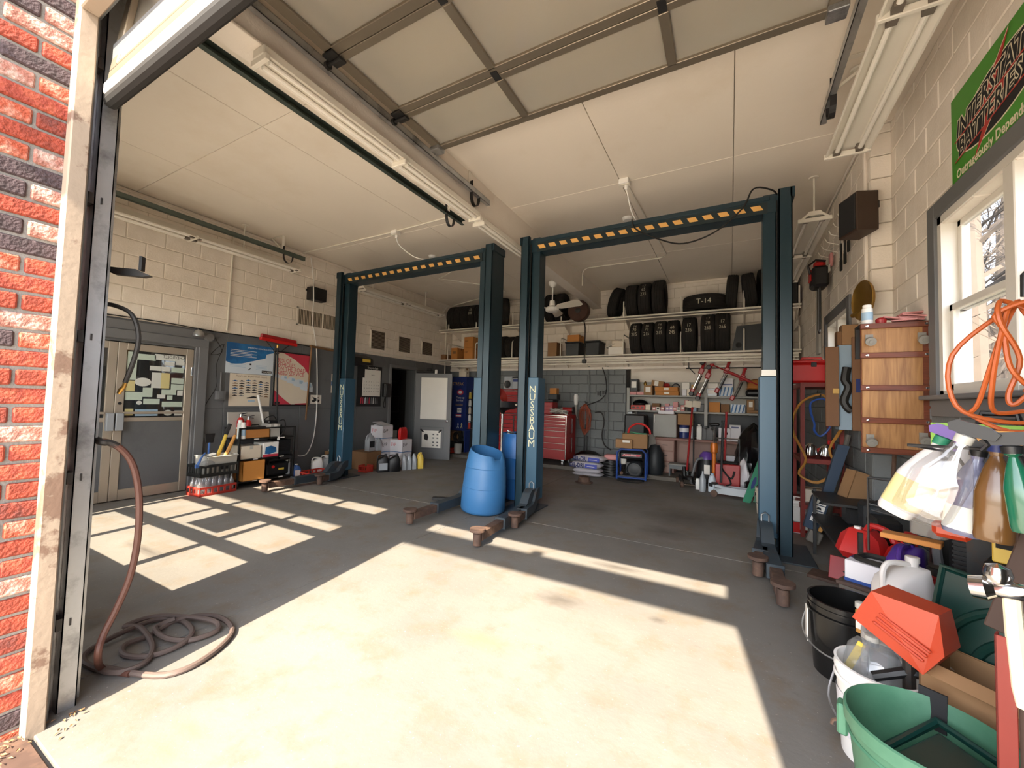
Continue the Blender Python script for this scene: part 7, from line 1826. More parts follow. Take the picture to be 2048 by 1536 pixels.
# green battery sign
sy1, sy0, sz0, sz1 = 3.49, 2.50, 2.785, 3.36
o = thing('battery_sign', 'green battery sign with slanted lettering above the big window', 'sign', (XI, sy1, sz0)); W_, H_s = sy1 - sy0, sz1 - sz0
def sgn(mb, m, nm='print', x=.006):
    q = MB(); q.add(mb.v, mb.f, Matrix(((0, 0, -1, -x), (-1, 0, 0, 0), (0, 1, 0, 0), (0, 0, 0, 1)))); return part(nm, q, m, o)
part('board', MB().bb((-.006, -W_, 0), (0, 0, H_s), ch=.002), 'sign_green', o)
sgn(MB().lathe([(0, 0), (1, 0), (1, .0006), (0, .0006)], n=36, M=T(W_ * .52, H_s * .52, 0, rz=6) @ Matrix.Diagonal((W_ * .46, H_s * .30, 1, 1))), 'sign_cream', 'oval_edge', .0062)
sgn(MB().lathe([(0, 0), (1, 0), (1, .0006), (0, .0006)], n=36, M=T(W_ * .52, H_s * .52, 0, rz=6) @ Matrix.Diagonal((W_ * .45, H_s * .285, 1, 1))), 'ink', 'oval', .0070)
for gro, m_, x_ in ((1.0, 'sign_cream', .0078), (.0, 'sign_red', .0086)):
    e = .006 * gro
    sgn(flat([(W_ * .62 - e, H_s * 1.0 - .02 + e), (W_ * .30 - e * 2, H_s * .52), (W_ * .45, H_s * .52 - e), (W_ * .27 - e, H_s * .10 - e), (W_ * .62 + e, H_s * .56), (W_ * .47, H_s * .58 + e)]), m_, 'lightning', x_)
SH = Matrix(((1, .18, 0, 0), (.10, 1, 0, 0), (0, 0, 1, 0), (0, 0, 0, 1)))
for k, tx in enumerate(('INTERSTATE', 'BATTERIES')):
    for (bo, m_, x_) in ((.010, 'sign_cream', .0094), (.003, 'ink', .0102)):
        sgn(MB().text(tx, .15, T(W_ * .07 + k * .02, H_s * (.50 - k * .215), 0) @ SH, squash=.86, bold=bo), m_, 'lettering', x_)
    sgn(flat([(W_ * .05, H_s * (.47 - k * .215)), (W_ * .93, H_s * (.47 - k * .215) + .09), (W_ * .93, H_s * (.485 - k * .215) + .09), (W_ * .05, H_s * (.485 - k * .215))]), 'sign_red', 'rule', .0092)
sgn(MB().text('Outrageously Dependable!', .078, T(W_ * .06, H_s * .075, 0), squash=.92, bold=.002), 'sign_cream', 'lettering', .0072)

# creeper hung beside the window, things on its top edge
cxl, cxr, cy, cz0, cz1 = (0.866, 3.900, 1.578)[0], (1.260, 3.900, 1.580)[0] - .01, 3.9, (0.873, 3.900, 1.075)[2], (0.866, 3.900, 2.039)[2]
cw = cxr - cxl; chh = cz1 - cz0
o = thing('mechanic_creeper', 'wooden mechanic creeper hung on end beside the big window', 'creeper', (cxl, cy, cz0))
for k in range(4):
    z_ = chh * (k + .5) / 4
    part('plank', MB().bb((.004, .0, chh * k / 4 + .004), (cw - .004, .014, chh * (k + 1) / 4 - .004), ch=.003), 'creeper_ply', o)
for k in range(5):
    z_ = chh * k / 4; z_ = min(max(z_, .022), chh - .022)
    sl = part('crosspiece', MB().bb((-.008, -.02, z_ - .02), (cw + .008, .0, z_ + .02), ch=.003), 'creeper_slat', o)
    for x in (.03, cw - .03): part('bolt', MB().lathe([(0, .006), (.009, .004), (.011, 0)], n=10, M=T(x, -.02, z_, rx=90)), 'chrome', sl)
part('side_rail', MB().bb((cw - .045, -.004, .02), (cw - .005, .016, chh - .02)).bb((.0, .014, .0), (.05, .03, chh)).bb((cw - .05, .014, .0), (cw, .03, chh)), 'creeper_slat', o)
for (x, z_) in ((.045, chh * .86), (cw - .05, chh * .86), (.045, chh * .09), (cw - .05, chh * .12)):
    part('caster', MB().bb((x - .022, -.012, z_ + .005), (x + .022, 0, z_ + .05)).cyl((x, -.03, z_ - .0), (x, -.055, z_ - .01), .032, n=16).cyl((x, -.055, z_ - .01), (x, -.062, z_ - .012), .012, n=10), 'caster_grey', o)
part('hanger', MB().bb((cw, .02, chh * .7), (XI - cxl, .05, chh * .74)).bb((cw, .02, chh * .2), (XI - cxl, .05, chh * .24)), 'dark_steel', o)
solo('small_ledge', MB().bb((-.0, .0, -.02), (cw + .02, .16, .0)).bb((.0, .13, -.25), (.03, .16, -.02)), 'dark_steel', 'small dark ledge behind the top of the creeper', 'ledge', (cxl + .0, cy + .018, cz1 + .001))
spray_can('white spray can standing on the creeper top', (cxl + .05, cy + .06, cz1 + .003), .034, .15, 'white_plastic', 'white_plastic', 'sticker_blue')
solo('small_jar', MB().lathe([(0, 0), (.03, 0), (.034, .03), (.02, .045), (0, .045)], n=14), 'red_paint', 'small red jar beside the spray can on the creeper top', 'jar', (cxl + .13, cy + .06, cz1 + .003))
rg = MB()
for k in range(6): rg.box((random.uniform(-.06, .06), random.uniform(-.03, .03), .012 + .011 * k), (.14, .09, .012), rx=random.uniform(-12, 12), ry=random.uniform(-14, 14), rz=random.uniform(-25, 25), ch=.003)
solo('paper_rags', rg, 'pink_box', 'crumpled red and white rags on the creeper top', 'rags', (cxl + .27, cy + .07, cz1 + .003))
# speaker, brass disc, chainsaw, brushes on the thicker wall
o = thing('wall_speaker', 'brown wooden speaker high on the right wall beyond the pilaster', 'speaker', (0.980, 4.472, 3.092), 20)
part('cabinet', MB().box((0, 0, 0), (.17, .24, .34), ch=.006), 'speaker_brown', o); part('grille', MB().box((-.088, 0, 0), (.01, .21, .31), ch=.004), 'ink', o); part('bracket', MB().bb((.085, -.03, .06), (.15, .03, .12)), 'dark_steel', o)
o = thing('brass_disc', 'round brass coloured disc on the wall above the creeper', 'disc', (1.060, 4.523, 2.351), 0)
part('disc', MB().lathe([(0, .0), (.06, .0), (.16, .03), (.175, .05), (.168, .055), (.15, .04), (.05, .014), (0, .014)], n=30, M=T(0, 0, 0, ry=-90, rz=12)), 'brass', o); part('stem', MB().tube([(.02, 0, 0), (-.05, .1, -.1), (-.08, .16, -.1)], .02, n=8), 'brass', o)
o = thing('chainsaw', 'red and black chainsaw hung bar down on the right wall', 'chainsaw', (0.970, 6.177, 3.006))
part('body', MB().box((0, 0, .02), (.17, .26, .26), ch=.03), 'black_plastic', o); part('cover', MB().box((-.09, 0, .05), (.02, .13, .14), ch=.008), 'bright_red', o); part('top', MB().box((0, -.02, .18), (.12, .12, .10), ch=.03), 'bright_red', o)
part('guide_bar', MB().box((0, 0, -.36), (.012, .11, .60), ch=.005), 'silver_bottle', o); part('chain', MB().tube([(0, -.055, -.1), (0, -.055, -.62), (0, 0, -.67), (0, .055, -.62), (0, .055, -.1)], .012, n=5), 'dark_steel', o)
part('handle', MB().tube([(-.1, -.1, .05), (-.13, -.13, .15), (-.05, -.12, .22), (.05, -.1, .2)], .014, n=8), 'black_plastic', o)
o = thing('saw_bracket', 'pale perforated strip behind the chainsaw', 'strip', ((1.085, 6.850, 2.762)[0], (1.085, 6.850, 2.762)[1] + .02, 2.15)); part('strip', MB().bb((-.03, -.10, 0), (.0, .10, 1.05), ch=.004), 'grey_plastic', o)
for k, (p, lb) in enumerate((((1.050, 5.285, 3.036), 'longest'), ((1.050, 5.459, 3.013), 'middle'), ((1.050, 5.141, 3.115), 'nearest'))):
    o = thing('detail_brush', lb + ' of three black brushes hanging from wires by the brown speaker', 'brush', p, 0, 'brushes on the right wall')
    part('handle', MB().cyl((0, 0, 0), (0, 0, .18), .012, n=8), 'black_plastic', o); part('bristles', MB().box((0, 0, -.06), (.02, .05, .12), ch=.006), 'black_rubber', o); part('tag', MB().bb((-.016, -.02, .02), (-.014, .02, .1)), 'paper', o); part('hook', MB().tube([(0, 0, .18), (0, 0, .24), (.035, 0, .26)], .004, n=5), 'galvanised', o)
o = thing('key_tag', 'red tag with a white card hanging beyond the brushes', 'tag', (1.050, 5.947, 3.173)); part('pouch', MB().box((0, 0, 0), (.03, .1, .16), ch=.01), 'pink_box', o); part('card', MB().bb((-.02, -.05, -.14), (-.017, .05, -.06)), 'paper', o); part('hook', MB().tube([(0, 0, .08), (0, 0, .13), (.035, 0, .15)], .004, n=5), 'galvanised', o)
wr_ = thing('wire_hooks', 'row of pale wire hooks along the right wall', 'hooks', (0, 0, 0))
for k in range(10):
    y = 5.0 + k * .2; part('hook', MB().tube([(1.085, y, 3.25 - k * .01), (.95, y - .02, 3.30 - k * .01), (.93, y - .03, 3.34 - k * .01)], .004, n=5), 'white_metal', wr_)
pipe('white conduit along the top of the right wall', [(1.075, 4.7, 3.9), (1.075, 8.8, 3.9)], .012)
pipe('grey conduit down the pilaster by the brown speaker', [(1.08, 4.68, 3.86), (1.08, 4.68, 2.3)], .014, 'cream_paint')
# open breaker cabinet with brown doors
ya = 5.0
o = thing('breaker_cabinet', 'pale blue cabinet standing open between two brown doors on the right wall', 'cabinet', (0, 0, 0))
def slabY(px0, px1, z0, z1, y0, y1): return MB().bb((px0, y0, z0), (px1, y1, z1), ch=.004)
z0c, z1c = (0.982, 5.000, 1.195)[2], (0.988, 5.000, 2.026)[2]
part('case', slabY((0.935, 5.000, 1.584)[0], (1.038, 5.000, 1.585)[0], z0c, z1c, 5.0, 5.16), 'cabinet_blue', o)
part('door', slabY((0.826, 4.960, 1.581)[0], (0.931, 4.960, 1.582)[0], z0c + .03, z1c - .02, 4.95, 4.98), 'hardboard', o)
part('door', slabY((1.017, 4.900, 1.581)[0], (1.098, 4.900, 1.582)[0], z0c, z1c + .06, 4.88, 4.91), 'hardboard', o)
part('badge', MB().bb(((1.043, 4.880, 1.627)[0], 4.876, (1.042, 4.880, 1.557)[2]), ((1.076, 4.880, 1.628)[0], 4.88, (1.043, 4.880, 1.684)[2])), 'dark_blue_can', o); part('latch', MB().box(((0.904, 4.940, 1.557)[0], 4.94, (0.904, 4.940, 1.571)[2]), (.05, .02, .05), ch=.004), 'gold_print', o)
part('hose', MB().tube([(0.995, 4.970, 1.802), (0.978, 4.960, 1.680), (1.002, 4.950, 1.607), (0.969, 4.960, 1.486), (0.989, 4.950, 1.414), (1.023, 4.950, 1.381)], .035, n=8, smooth=4), 'hose_black', o)
part('wall_fixing', MB().bb(((1.023, 5.000, 1.585)[0], 5.02, z0c + .1), (XR2 - .002, 5.14, z0c + .16)).bb(((1.023, 5.000, 1.585)[0], 5.02, z1c - .16), (XR2 - .002, 5.14, z1c - .1)), 'dark_steel', o)
cbox('carton', 'brown carton on the right brown door of the breaker cabinet', ((1.043, 5.080, 2.109)[0], 5.08, z1c + .002), (.15, .14, .20), 0, m='cardboard')
cbox('carton', 'narrow brown carton on the left of the breaker cabinet top', ((0.958, 5.090, 2.090)[0] + .01, 5.09, z1c + .002), (.07, .12, .14), 0, m='cardboard_dark')
# red steel shelving with red tool box
ux0, ux1, uy0, uy1 = .70, 1.04, 5.42, 6.05
ztp = (0.758, 5.420, 1.680)[2]
o = thing('red_shelving', 'red perforated steel shelving hung with cords behind the right lift column', 'shelving', (0, 0, 0))
for (x, y) in ((ux0, uy0), (ux1, uy0), (ux0, uy1), (ux1, uy1)):
    ps = part('post', MB().bb((x - .02, y - .003, 0), (x + .02, y + .003, ztp)).bb((x - .02, y, 0), (x - .016, y + .035, ztp)), 'red_post', o)
for z_ in (.35, .85, ztp): part('shelf', MB().bb((ux0 - .02, uy0, z_ - .05), (ux1 + .02, uy1, z_), ch=.003), 'red_post', o)
o = thing('tool_box', 'bright red plastic tool box on top of the red shelving', 'tool box', ((ux0 + ux1) / 2 - .06, 5.62, ztp + .001))
part('body', MB().box((0, 0, .11), (.46, .28, .22), ch=.025), 'bright_red', o); part('lid', MB().box((0, 0, .235), (.47, .29, .035), ch=.012), 'bright_red', o); part('handle', MB().tube([(-.1, 0, .25), (-.09, 0, .285), (.09, 0, .285), (.1, 0, .25)], .014, n=8), 'bright_red', o); part('latch', MB().box((0, -.147, .2), (.05, .012, .05), ch=.004), 'black_plastic', o)
for k in range(2): solo('white_tube', MB().cyl((0, 0, 0), (.11, .0, .11), .014, n=8), 'white_plastic', ('left', 'right')[k] + ' white tube sticking up behind the red tool box', 'tube', (.86 + k * .07, 5.80, ztp + .003))
def loopcord(label, m, c, a, h, r=.010, n=2, seed=1):
    rnd = random.Random(seed); o = thing('looped_cord', label, 'cord', c)
    for k in range(n):
        e = rnd.uniform(-.03, .03)
        part('loop', MB().tube([(0, 0, 0), (-a * .8, -.01 * k, -h * .12), (-a + e, -.02 * k, -h * .4), (-a * .5, -.01, -h * .72), (-a * .7 + e, -.01 * k, -h * .9), (0, -.02, -h - e), (a * .8, -.01 * k, -h * .8), (a * .5, -.02, -h * .6), (a - e, -.02 * k, -h * .3), (a * .5, 0, -h * .05)], r, n=6, closed=True, smooth=4), m, o)
    part('hook', MB().tube([(0, .06, .02), (0, -.02, .02), (0, -.04, .05)], .006, n=5), 'dark_steel', o)
    return o
mat('cord_yellow', '#b07a34', 0.5, var=0.1)
mat('cord_blue', '#2c4f9a', 0.45, var=0.1)
cp = (0.819, 5.360, 1.543)
loopcord('long yellow orange cord looped down the front of the red shelving', 'cord_yellow', cp, .20, .95, .012, 2, 4)
loopcord('blue cord looped inside the yellow one on the red shelving', 'cord_blue', (cp[0] + .03, cp[1] + .02, cp[2] - .04), .10, .38, .010, 2, 6)
for k in range(2): solo('work_lamp', MB().lathe([(0, 0), (.05, .01), (.07, .06), (.05, .14), (.02, .17), (0, .17)], n=16, M=T(rx=20)), 'chrome', ('left', 'right')[k] + ' of two round chrome lamps on the red shelving', 'lamp', ((0.776, 5.500, 0.994)[0] + k * .14, 5.52, .852))
solo('red_pipe_wrench', MB().box((0, 0, .03), (.3, .05, .04), ry=-25, ch=.01).box((.12, 0, .1), (.06, .05, .1), ch=.01), 'bright_red', 'red pipe wrench lying on the red shelving', 'wrench', (.86, 5.62, .90))
cbox('carton', 'pale box on the low shelf of the red shelving', (.86, 5.7, .352), (.24, .22, .14), 0, m='poster_cream')
def pail(label, loc, r, h, m, rot=0, bail=True, lid=False, band=None, name='pail', inside=None):
    o = thing(name, label, 'pail', loc, rot)
    rb = r * .86
    part('shell', MB().lathe([(0, 0), (rb, 0), (r * .985, h * .90), (r * 1.03, h * .905), (r * 1.03, h * .93), (r, h * .935), (r, h), (r * 1.03, h), (r * .96, h + .001), (r * .95, h * .9), (rb * .97, .012), (0, .012)], n=36), m, o)
    part('rim', MB().lathe([(r * .99, h * .80), (r * 1.035, h * .81), (r * 1.035, h * .83), (r * .99, h * .84)], n=36, cap=False), m, o)
    if bail:
        part('bail', MB().tube([(-r * 1.03, 0, h * .8), (-r * 1.05, -r * .5, h * .52), (-r * .6, -r * .95, h * .40), (0, -r * 1.12, h * .36), (r * .6, -r * .95, h * .40), (r * 1.05, -r * .5, h * .52), (r * 1.03, 0, h * .8)], .004, n=5, smooth=4), 'galvanised', o)
    if band: part('label_band', MB().lathe([(rb + (r - rb) * band[0] + .002, h * band[0] * .9), (rb + (r - rb) * band[1] + .002, h * band[1] * .9)], n=36, cap=False), band[2], o)
    if lid: part('lid', MB().lathe([(0, h + .006), (r * .9, h + .006), (r * .92, h + .016), (r * 1.04, h + .016), (r * 1.05, h - .02), (r * 1.03, h - .02)], n=36), lid, o)
    return o
b_ = pail('white and red bucket behind the right lift column', ((0.698, 5.935, 0.000)[0] - .03, (0.698, 5.935, 0.000)[1] - .25, 0), .14, .36, 'white_plastic', band=(.02, .38, 'bright_red'))
part('label', MB().bb((.02, -.152, .05), (.09, -.145, .24)), 'paper', b_)
pail('pale bucket hidden behind the left face of the right lift column', ((0.356, 6.300, 0.437)[0] + .08, 6.3, 0), .14, .34, 'poster_cream')
# navy arm cover with pictograms
o = thing('arm_cover', 'navy lift cover panel with white pictograms leaning by the right wall', 'panel', (0, 0, 0))
pts = [(0.643, 4.950, 0.230), (0.767, 4.950, 0.183), (1.009, 4.950, 1.042), (0.918, 4.950, 1.054), (0.796, 4.950, 0.578), (0.717, 4.950, 0.534)]
part('panel', MB().add([p for p in pts] + [(p[0], p[1] + .06, p[2]) for p in pts], [(0, 1, 2, 3, 4, 5), (11, 10, 9, 8, 7, 6)] + [(i, (i + 1) % 6, 6 + (i + 1) % 6, 6 + i) for i in range(6)]), 'arm_navy', o)
def quadp(a, b, c, d, m, nm, y): part(nm, MB().add([(p[0], y, p[2]) for p in (a, b, c, d)] + [(p[0], y + .002, p[2]) for p in (a, b, c, d)], [(0, 1, 2, 3), (7, 6, 5, 4), (0, 4, 5, 1), (1, 5, 6, 2), (2, 6, 7, 3), (3, 7, 4, 0)]), m, o)
for k in range(4):
    A, B_, C_, D_q = (Vector((0.692, 4.950, 0.296)), Vector((0.775, 4.950, 0.271)), Vector((0.835, 4.950, 0.497)), Vector((0.760, 4.950, 0.515)))
    f0, f1 = k / 4 + .01, (k + 1) / 4 - .03
    quadp(A.lerp(D_q, f0), B_.lerp(C_, f0), B_.lerp(C_, f1), A.lerp(D_q, f1), 'paper', 'pictogram', 4.946)
    quadp(A.lerp(D_q, f0 + .05).lerp(B_.lerp(C_, f0 + .05), .2), A.lerp(D_q, f0 + .05).lerp(B_.lerp(C_, f0 + .05), .7), A.lerp(D_q, f0 + .14).lerp(B_.lerp(C_, f0 + .14), .6), A.lerp(D_q, f0 + .14).lerp(B_.lerp(C_, f0 + .14), .3), 'ink', 'pictogram_mark', 4.944)
part('foot', MB().box((0.729, 4.960, 0.140), (.11, .08, .12), ry=20, ch=.01), 'concrete_ledge', o); part('tag', MB().box((0.781, 4.940, 0.227), (.035, .02, .06), ry=25, ch=.004), 'orange_wood', o)
leaner('timber_strip', 'grey timber strip leaning behind the navy panel', 'timber', (0.876, 5.200, 0.266), (1.049, 5.200, 1.139), .022, 'concrete_ledge')
cbox('carton', 'open brown carton wedged right of the navy panel', ((0.973, 4.750, 0.729)[0], 4.75, (0.973, 4.750, 0.615)[2] - .04), (.16, .14, .26), (0, 18, 20), m='cardboard', op=True)
o = thing('tool_cart', 'dark steel cart frame holding the carton and red fuel can', 'cart', (0, 0, 0))
for x in (.72, 1.05):
    for y in (3.3, 4.86): part('leg', MB().bb((x - .012, y - .012, 0), (x + .012, y + .012, .62)), 'dark_steel', o)
part('tray', MB().bb((.70, 3.28, .36), (1.07, 4.88, .385)), 'dark_steel', o); part('tray', MB().bb((.70, 4.3, .58), (1.07, 4.88, .60)), 'dark_steel', o)

# ================================================================ foreground clutter along the right wall
mat('can_red', '#b3201f', 0.4, var=0.08, scale=6)
mat('jug_purple', '#4a2b86', 0.3, var=0.06)
mat('jug_white', '#cbc7c4', 0.5, var=0.06, second='#a59a8c', mix=(0.6, 0.8))
mat('tub_green', '#437359', 0.5, var=0.08, scale=4, second='#5a8a6e', mix=(0.5, 0.75))
mat('tote_green', '#12352f', 0.3, var=0.06)
mat('orange_red', '#ab3a1f', 0.35, var=0.05)
mat('black_pail', '#141414', 0.25, var=0.1)
mat('tool_black', '#1a1a1b', 0.4, var=0.1)
mat('lime', '#86b92e', 0.45, var=0)
mat('board_brown', '#4a3830', 0.7, var=0.12)
mat('amber_liquid', '#7d5a30', 0.3, var=0.08)
mat('bottle_blue', '#6a6c86', 0.2, var=0.1, scale=8, coat=.4)
mat('bottle_amber', '#6b4a26', 0.2, var=0.15, scale=8, coat=.4)
mat('bottle_green', '#175c43', 0.2, var=0.1, scale=8, coat=.4)
glass('bottle_clear', (0.9, 0.9, 0.91), 0.14, 0.04, 0.05)
# steel bench along the wall
BZ = .56
o = thing('work_bench', 'dark steel bench along the wall under the big window', 'bench', (0, 0, 0))
part('top', MB().bb((.95, 1.35, BZ - .03), (1.225, 3.1, BZ), ch=.004), 'dark_steel', o)
part('lower_shelf', MB().bb((.96, 1.37, .20), (1.22, 3.08, .22)), 'dark_steel', o)
for x in (.97, 1.2):
    for y in (1.38, 2.3, 3.07): part('leg', MB().bb((x - .018, y - .018, 0), (x + .018, y + .018, BZ - .03)), 'dark_steel', o)
# wire rail carrying the spray bottles
o = thing('wire_rack', 'black wire rack on the bench carrying spray bottles', 'rack', (0, 0, 0))
ra, rb_ = Vector((0.519, 1.814, 1.273)), Vector((0.811, 1.767, 1.277))
part('rail', MB().cyl(ra, rb_, .005, n=6), 'dark_steel', o)
for t_ in (.02, .5, .98):
    p = ra.lerp(rb_, t_); part('upright', MB().tube([p, p + Vector((.12, .04, -.02)), (1.02, p.y + .08, BZ)], .005, n=6), 'dark_steel', o)
def spray_bottle(label, c, tilt, yaw, H, m, head, cap, w=.052, liquid=None, lab=None, square=0.0):
    """trigger sprayer hanging from the rail; c = centre of the body"""
    o = thing('spray_bottle', label, 'spray bottle', c, (tilt[0], tilt[1], yaw))
    b = H * .5
    part('body', MB().lathe([(0, -b), (w * .92, -b), (w, -b + .012), (w, -b + H * .45), (w * .90, -b + H * .52), (w * .62, -b + H * .68), (w * .30, -b + H * .80), (.016, -b + H * .83), (.016, -b + H * .87)], n=24, sq=square, cap=False), m, o)
    if liquid: part('liquid', MB().lathe([(0, -b + .004), (w * .88, -b + .004), (w * .93, -b + .016), (w * .93, -b + H * liquid[0]), (0, -b + H * liquid[0])], n=24, sq=square), liquid[1], o)
    if lab: part('label', MB().lathe([(w * 1.012, -b + H * lab[0]), (w * 1.012, -b + H * lab[1])], n=24, sq=square, cap=False), lab[2], o)
    part('collar', MB().lathe([(.02, -b + H * .84), (.021, -b + H * .92), (.012, -b + H * .93)], n=16), cap, o)
    part('sprayer_head', MB().prism([(-.035, .0), (.02, .0), (.055, .008), (.058, .028), (.03, .036), (-.03, .034), (-.045, .018)], .026, FACE_YM(0, .013, -b + H * .93)), head, o)
    part('trigger', MB().tube([(.03, 0, -b + H * .935), (.045, 0, -b + H * .90), (.04, 0, -b + H * .83)], [.008, .007, .005], n=6), head, o)
    part('dip_tube', MB().cyl((0, 0, -b + H * .84), (.012, 0, -b + .02), .003, n=5), 'white_plastic', o)
    return o
d_ = 1.24
spray_bottle('white spray bottle with a purple head, leftmost of the hanging row', (0.584, 1.922, 1.174), (0, 24, 0), -30, .33, 'jug_white', 'purple_plastic', 'green_board', .052, lab=(.10, .42, 'sticker_yellow'), square=.25)
spray_bottle('clear empty spray bottle tilted in front of the purple headed one', (0.547, 1.638, 1.209), (0, 22, 0), -30, .285, 'bottle_clear', 'black_plastic', 'grey_plastic', .062, square=.5)
spray_bottle('pale blue tinted spray bottle with a black head in the middle of the row', (0.676, 1.836, 1.148), (0, 8, 0), -30, .30, 'bottle_blue', 'black_plastic', 'black_plastic', .048, lab=(.05, .30, 'sticker_white'), square=.2)
spray_bottle('amber filled spray bottle with a tan head', (0.692, 1.742, 1.166), (0, 2, 0), -30, .31, 'bottle_amber', 'orange_wood', 'dark_blue_can', .043, square=.2)
spray_bottle('green tinted spray bottle at the right of the row', (0.669, 1.580, 1.198), (0, -6, 0), -30, .24, 'bottle_green', 'black_plastic', 'black_plastic', .028, square=.1)
spray_bottle('white spray bottle with a red top behind the row', (0.771, 2.195, 1.155), (0, 12, 0), -30, .30, 'white_plastic', 'bright_red', 'white_plastic', .05, lab=(.05, .4, 'pink_box'))
jug('clear jug with a white handle hanging low behind the spray bottles', (0.727, 2.264, 0.892), .10, .15, .26, 'clear_plastic', 'white_plastic', rot=-40)
cbox('carton', 'yellow box with black lettering under the spray bottles', (.985, 2.30, BZ + .26), (.14, .16, .20), -30, m='yellow_plastic', face='y', lab=(0, .08, .12, .05), labm='ink')
solo('black_case', MB().box((0, 0, .129), (.18, .18, .257), ch=.006), 'tool_black', 'black case under the yellow box on the bench', 'case', (.985, 2.30, BZ + .001), -30)
o = thing('storage_case', 'black case with a lime green edge standing under the window', 'case', (1.046, 2.622, 1.287), -28)
part('shell', MB().box((0, 0, -.20), (.36, .16, .50), ch=.015), 'tool_black', o); part('trim', MB().bb((-.185, -.09, .035), (.185, -.07, .05)).bb((-.19, -.09, -.3), (-.175, -.07, .05)), 'lime', o); part('handle', MB().tube([(-.05, 0, .05), (-.04, 0, .10), (.06, 0, .10), (.07, 0, .05)], .014, n=8), 'tool_black', o); part('panel', MB().box((.03, -.085, -.05), (.24, .02, .16), ch=.02), 'black_plastic', o)
part('stand', MB().bb((-.09, -.05, -.725), (.09, .05, -.45)), 'dark_steel', o)
# orange cord hung in front of the window
ec = Vector((0.742, 1.703, 1.583))
o = thing('extension_cord', 'orange extension cord hanging in crossed loops before the big window', 'cord', ec)
mat('cord_bright', '#a8501f', 0.45, var=0.08)
for k in range(5):
    rnd = random.Random(61 + k * 3); pts = []
    n_ = 9
    for j in range(n_):
        a = 2 * math.pi * j / n_ + rnd.uniform(-.25, .25)
        pts.append((.005 + (.035 + .018 * k + rnd.uniform(-.015, .02)) * math.cos(a) + .03 * math.sin(2 * a + k), .012 * k + rnd.uniform(-.02, .02), .13 - (.14 + .012 * k) * (1 - math.sin(a)) * (1 + rnd.uniform(-.08, .12))))
    part('loop', MB().tube(pts,   .0065, n=7, closed=True, smooth=5), 'cord_bright', o)
part('plug', MB().box((.01, -.03, .0), (.035, .04, .10), ch=.01), 'black_plastic', o); part('hook', MB().tube([(0, .0, .14), (.0, .0, .2), (.1, .04, .32)], .008, n=6), 'dark_steel', o)
o = thing('hook_arm', 'dark hook arm over the window that carries the orange cord', 'hook', (0, 0, 0)); part('arm', MB().tube([ec + Vector((.1, .04, .32)), (XR - .03, ec.y + .05, ec.z + .62)], .01, n=6), 'dark_steel', o)
# black power tool, hand saw, stems between
o = thing('leaf_blower', 'black power tool with a curved handle on the bench', 'power tool', (1.03, 2.86, BZ + .001), -30)
part('body', MB().box((.03, 0, .13), (.16, .14, .24), ch=.02), 'tool_black', o)
for k in range(7): part('fin', MB().box((.03, -.073, .06 + k * .022), (.13, .01, .009)), 'dark_bin', o)
part('grip', MB().tube([(-.09, -.02, .02), (-.10, -.02, .16), (-.07, -.02, .27), (0, -.02, .30), (.07, -.02, .295)], .02, n=8, smooth=4), 'grey_trim', o); part('sticker', MB().bb((.04, -.075, .03), (.09, -.071, .055)), 'paper', o); part('nozzle', MB().tube([(.08, 0, .24), (.14, 0, .32), (.15, 0, .2)], [.03, .026, .03], n=8, smooth=3), 'grey_trim', o)
spray_can('crimson can with a black cap between white jug and power tool', (.84, 2.58, .46), .05, .22, 'red_paint', 'black_plastic')
solo('can_crate', MB().box((0, 0, .22), (.11, .11, .44), ch=.006), 'tool_black', 'black crate under the crimson can', 'crate', (.84, 2.58, .018), -20)
solo('lime_goggles', MB().box((0, 0, .02), (.12, .06, .04), ch=.015), 'lime', 'lime green goggles on the dark bench', 'goggles', (1.08, 2.12, BZ + .002), -20)
o = thing('shop_light', 'orange and black tool hung below the spray bottle row', 'tool', (0.691, 2.013, 0.971), -30); part('body', MB().box((0, 0, 0), (.10, .05, .06), ch=.015), 'orange_red', o); part('grip', MB().box((-.01, -.01, .045), (.14, .05, .03), ch=.012), 'tool_black', o); part('hook', MB().tube([(0, .0, .06), (0, .01, .12)], .005, n=5), 'dark_steel', o)
ww = thing('wire_basket', 'black wire basket above the red fuel can', 'basket', (0.789, 2.674, 0.886), -30)
for k in range(6): part('wire', MB().cyl((-.14, -.08 + k * .032, .0), (.16, -.08 + k * .032, -.03), .004, n=5), 'dark_steel', ww)
part('rim', MB().tube([(-.15, -.09, .03), (.17, -.09, 0), (.17, .09, 0), (-.15, .09, .03)], .005, n=5, closed=True), 'dark_steel', ww); part('upright', MB().cyl((-.15, -.09, .16), (-.15, -.09, -.2), .005, n=5).cyl((-.15, -.09, .16), (-.02, -.09, .16), .005, n=5), 'dark_steel', ww)
part('leg', MB().cyl((.16, .08, 0), (.16, .08, -.25), .006, n=5), 'dark_steel', ww)
solo('wood_offcut', MB().box((0, 0, .012), (.20, .08, .024), ch=.003), 'cardboard_orange', 'pale wooden offcut beside the purple jug', 'offcut', (0.733, 2.534, 0.789), -25)

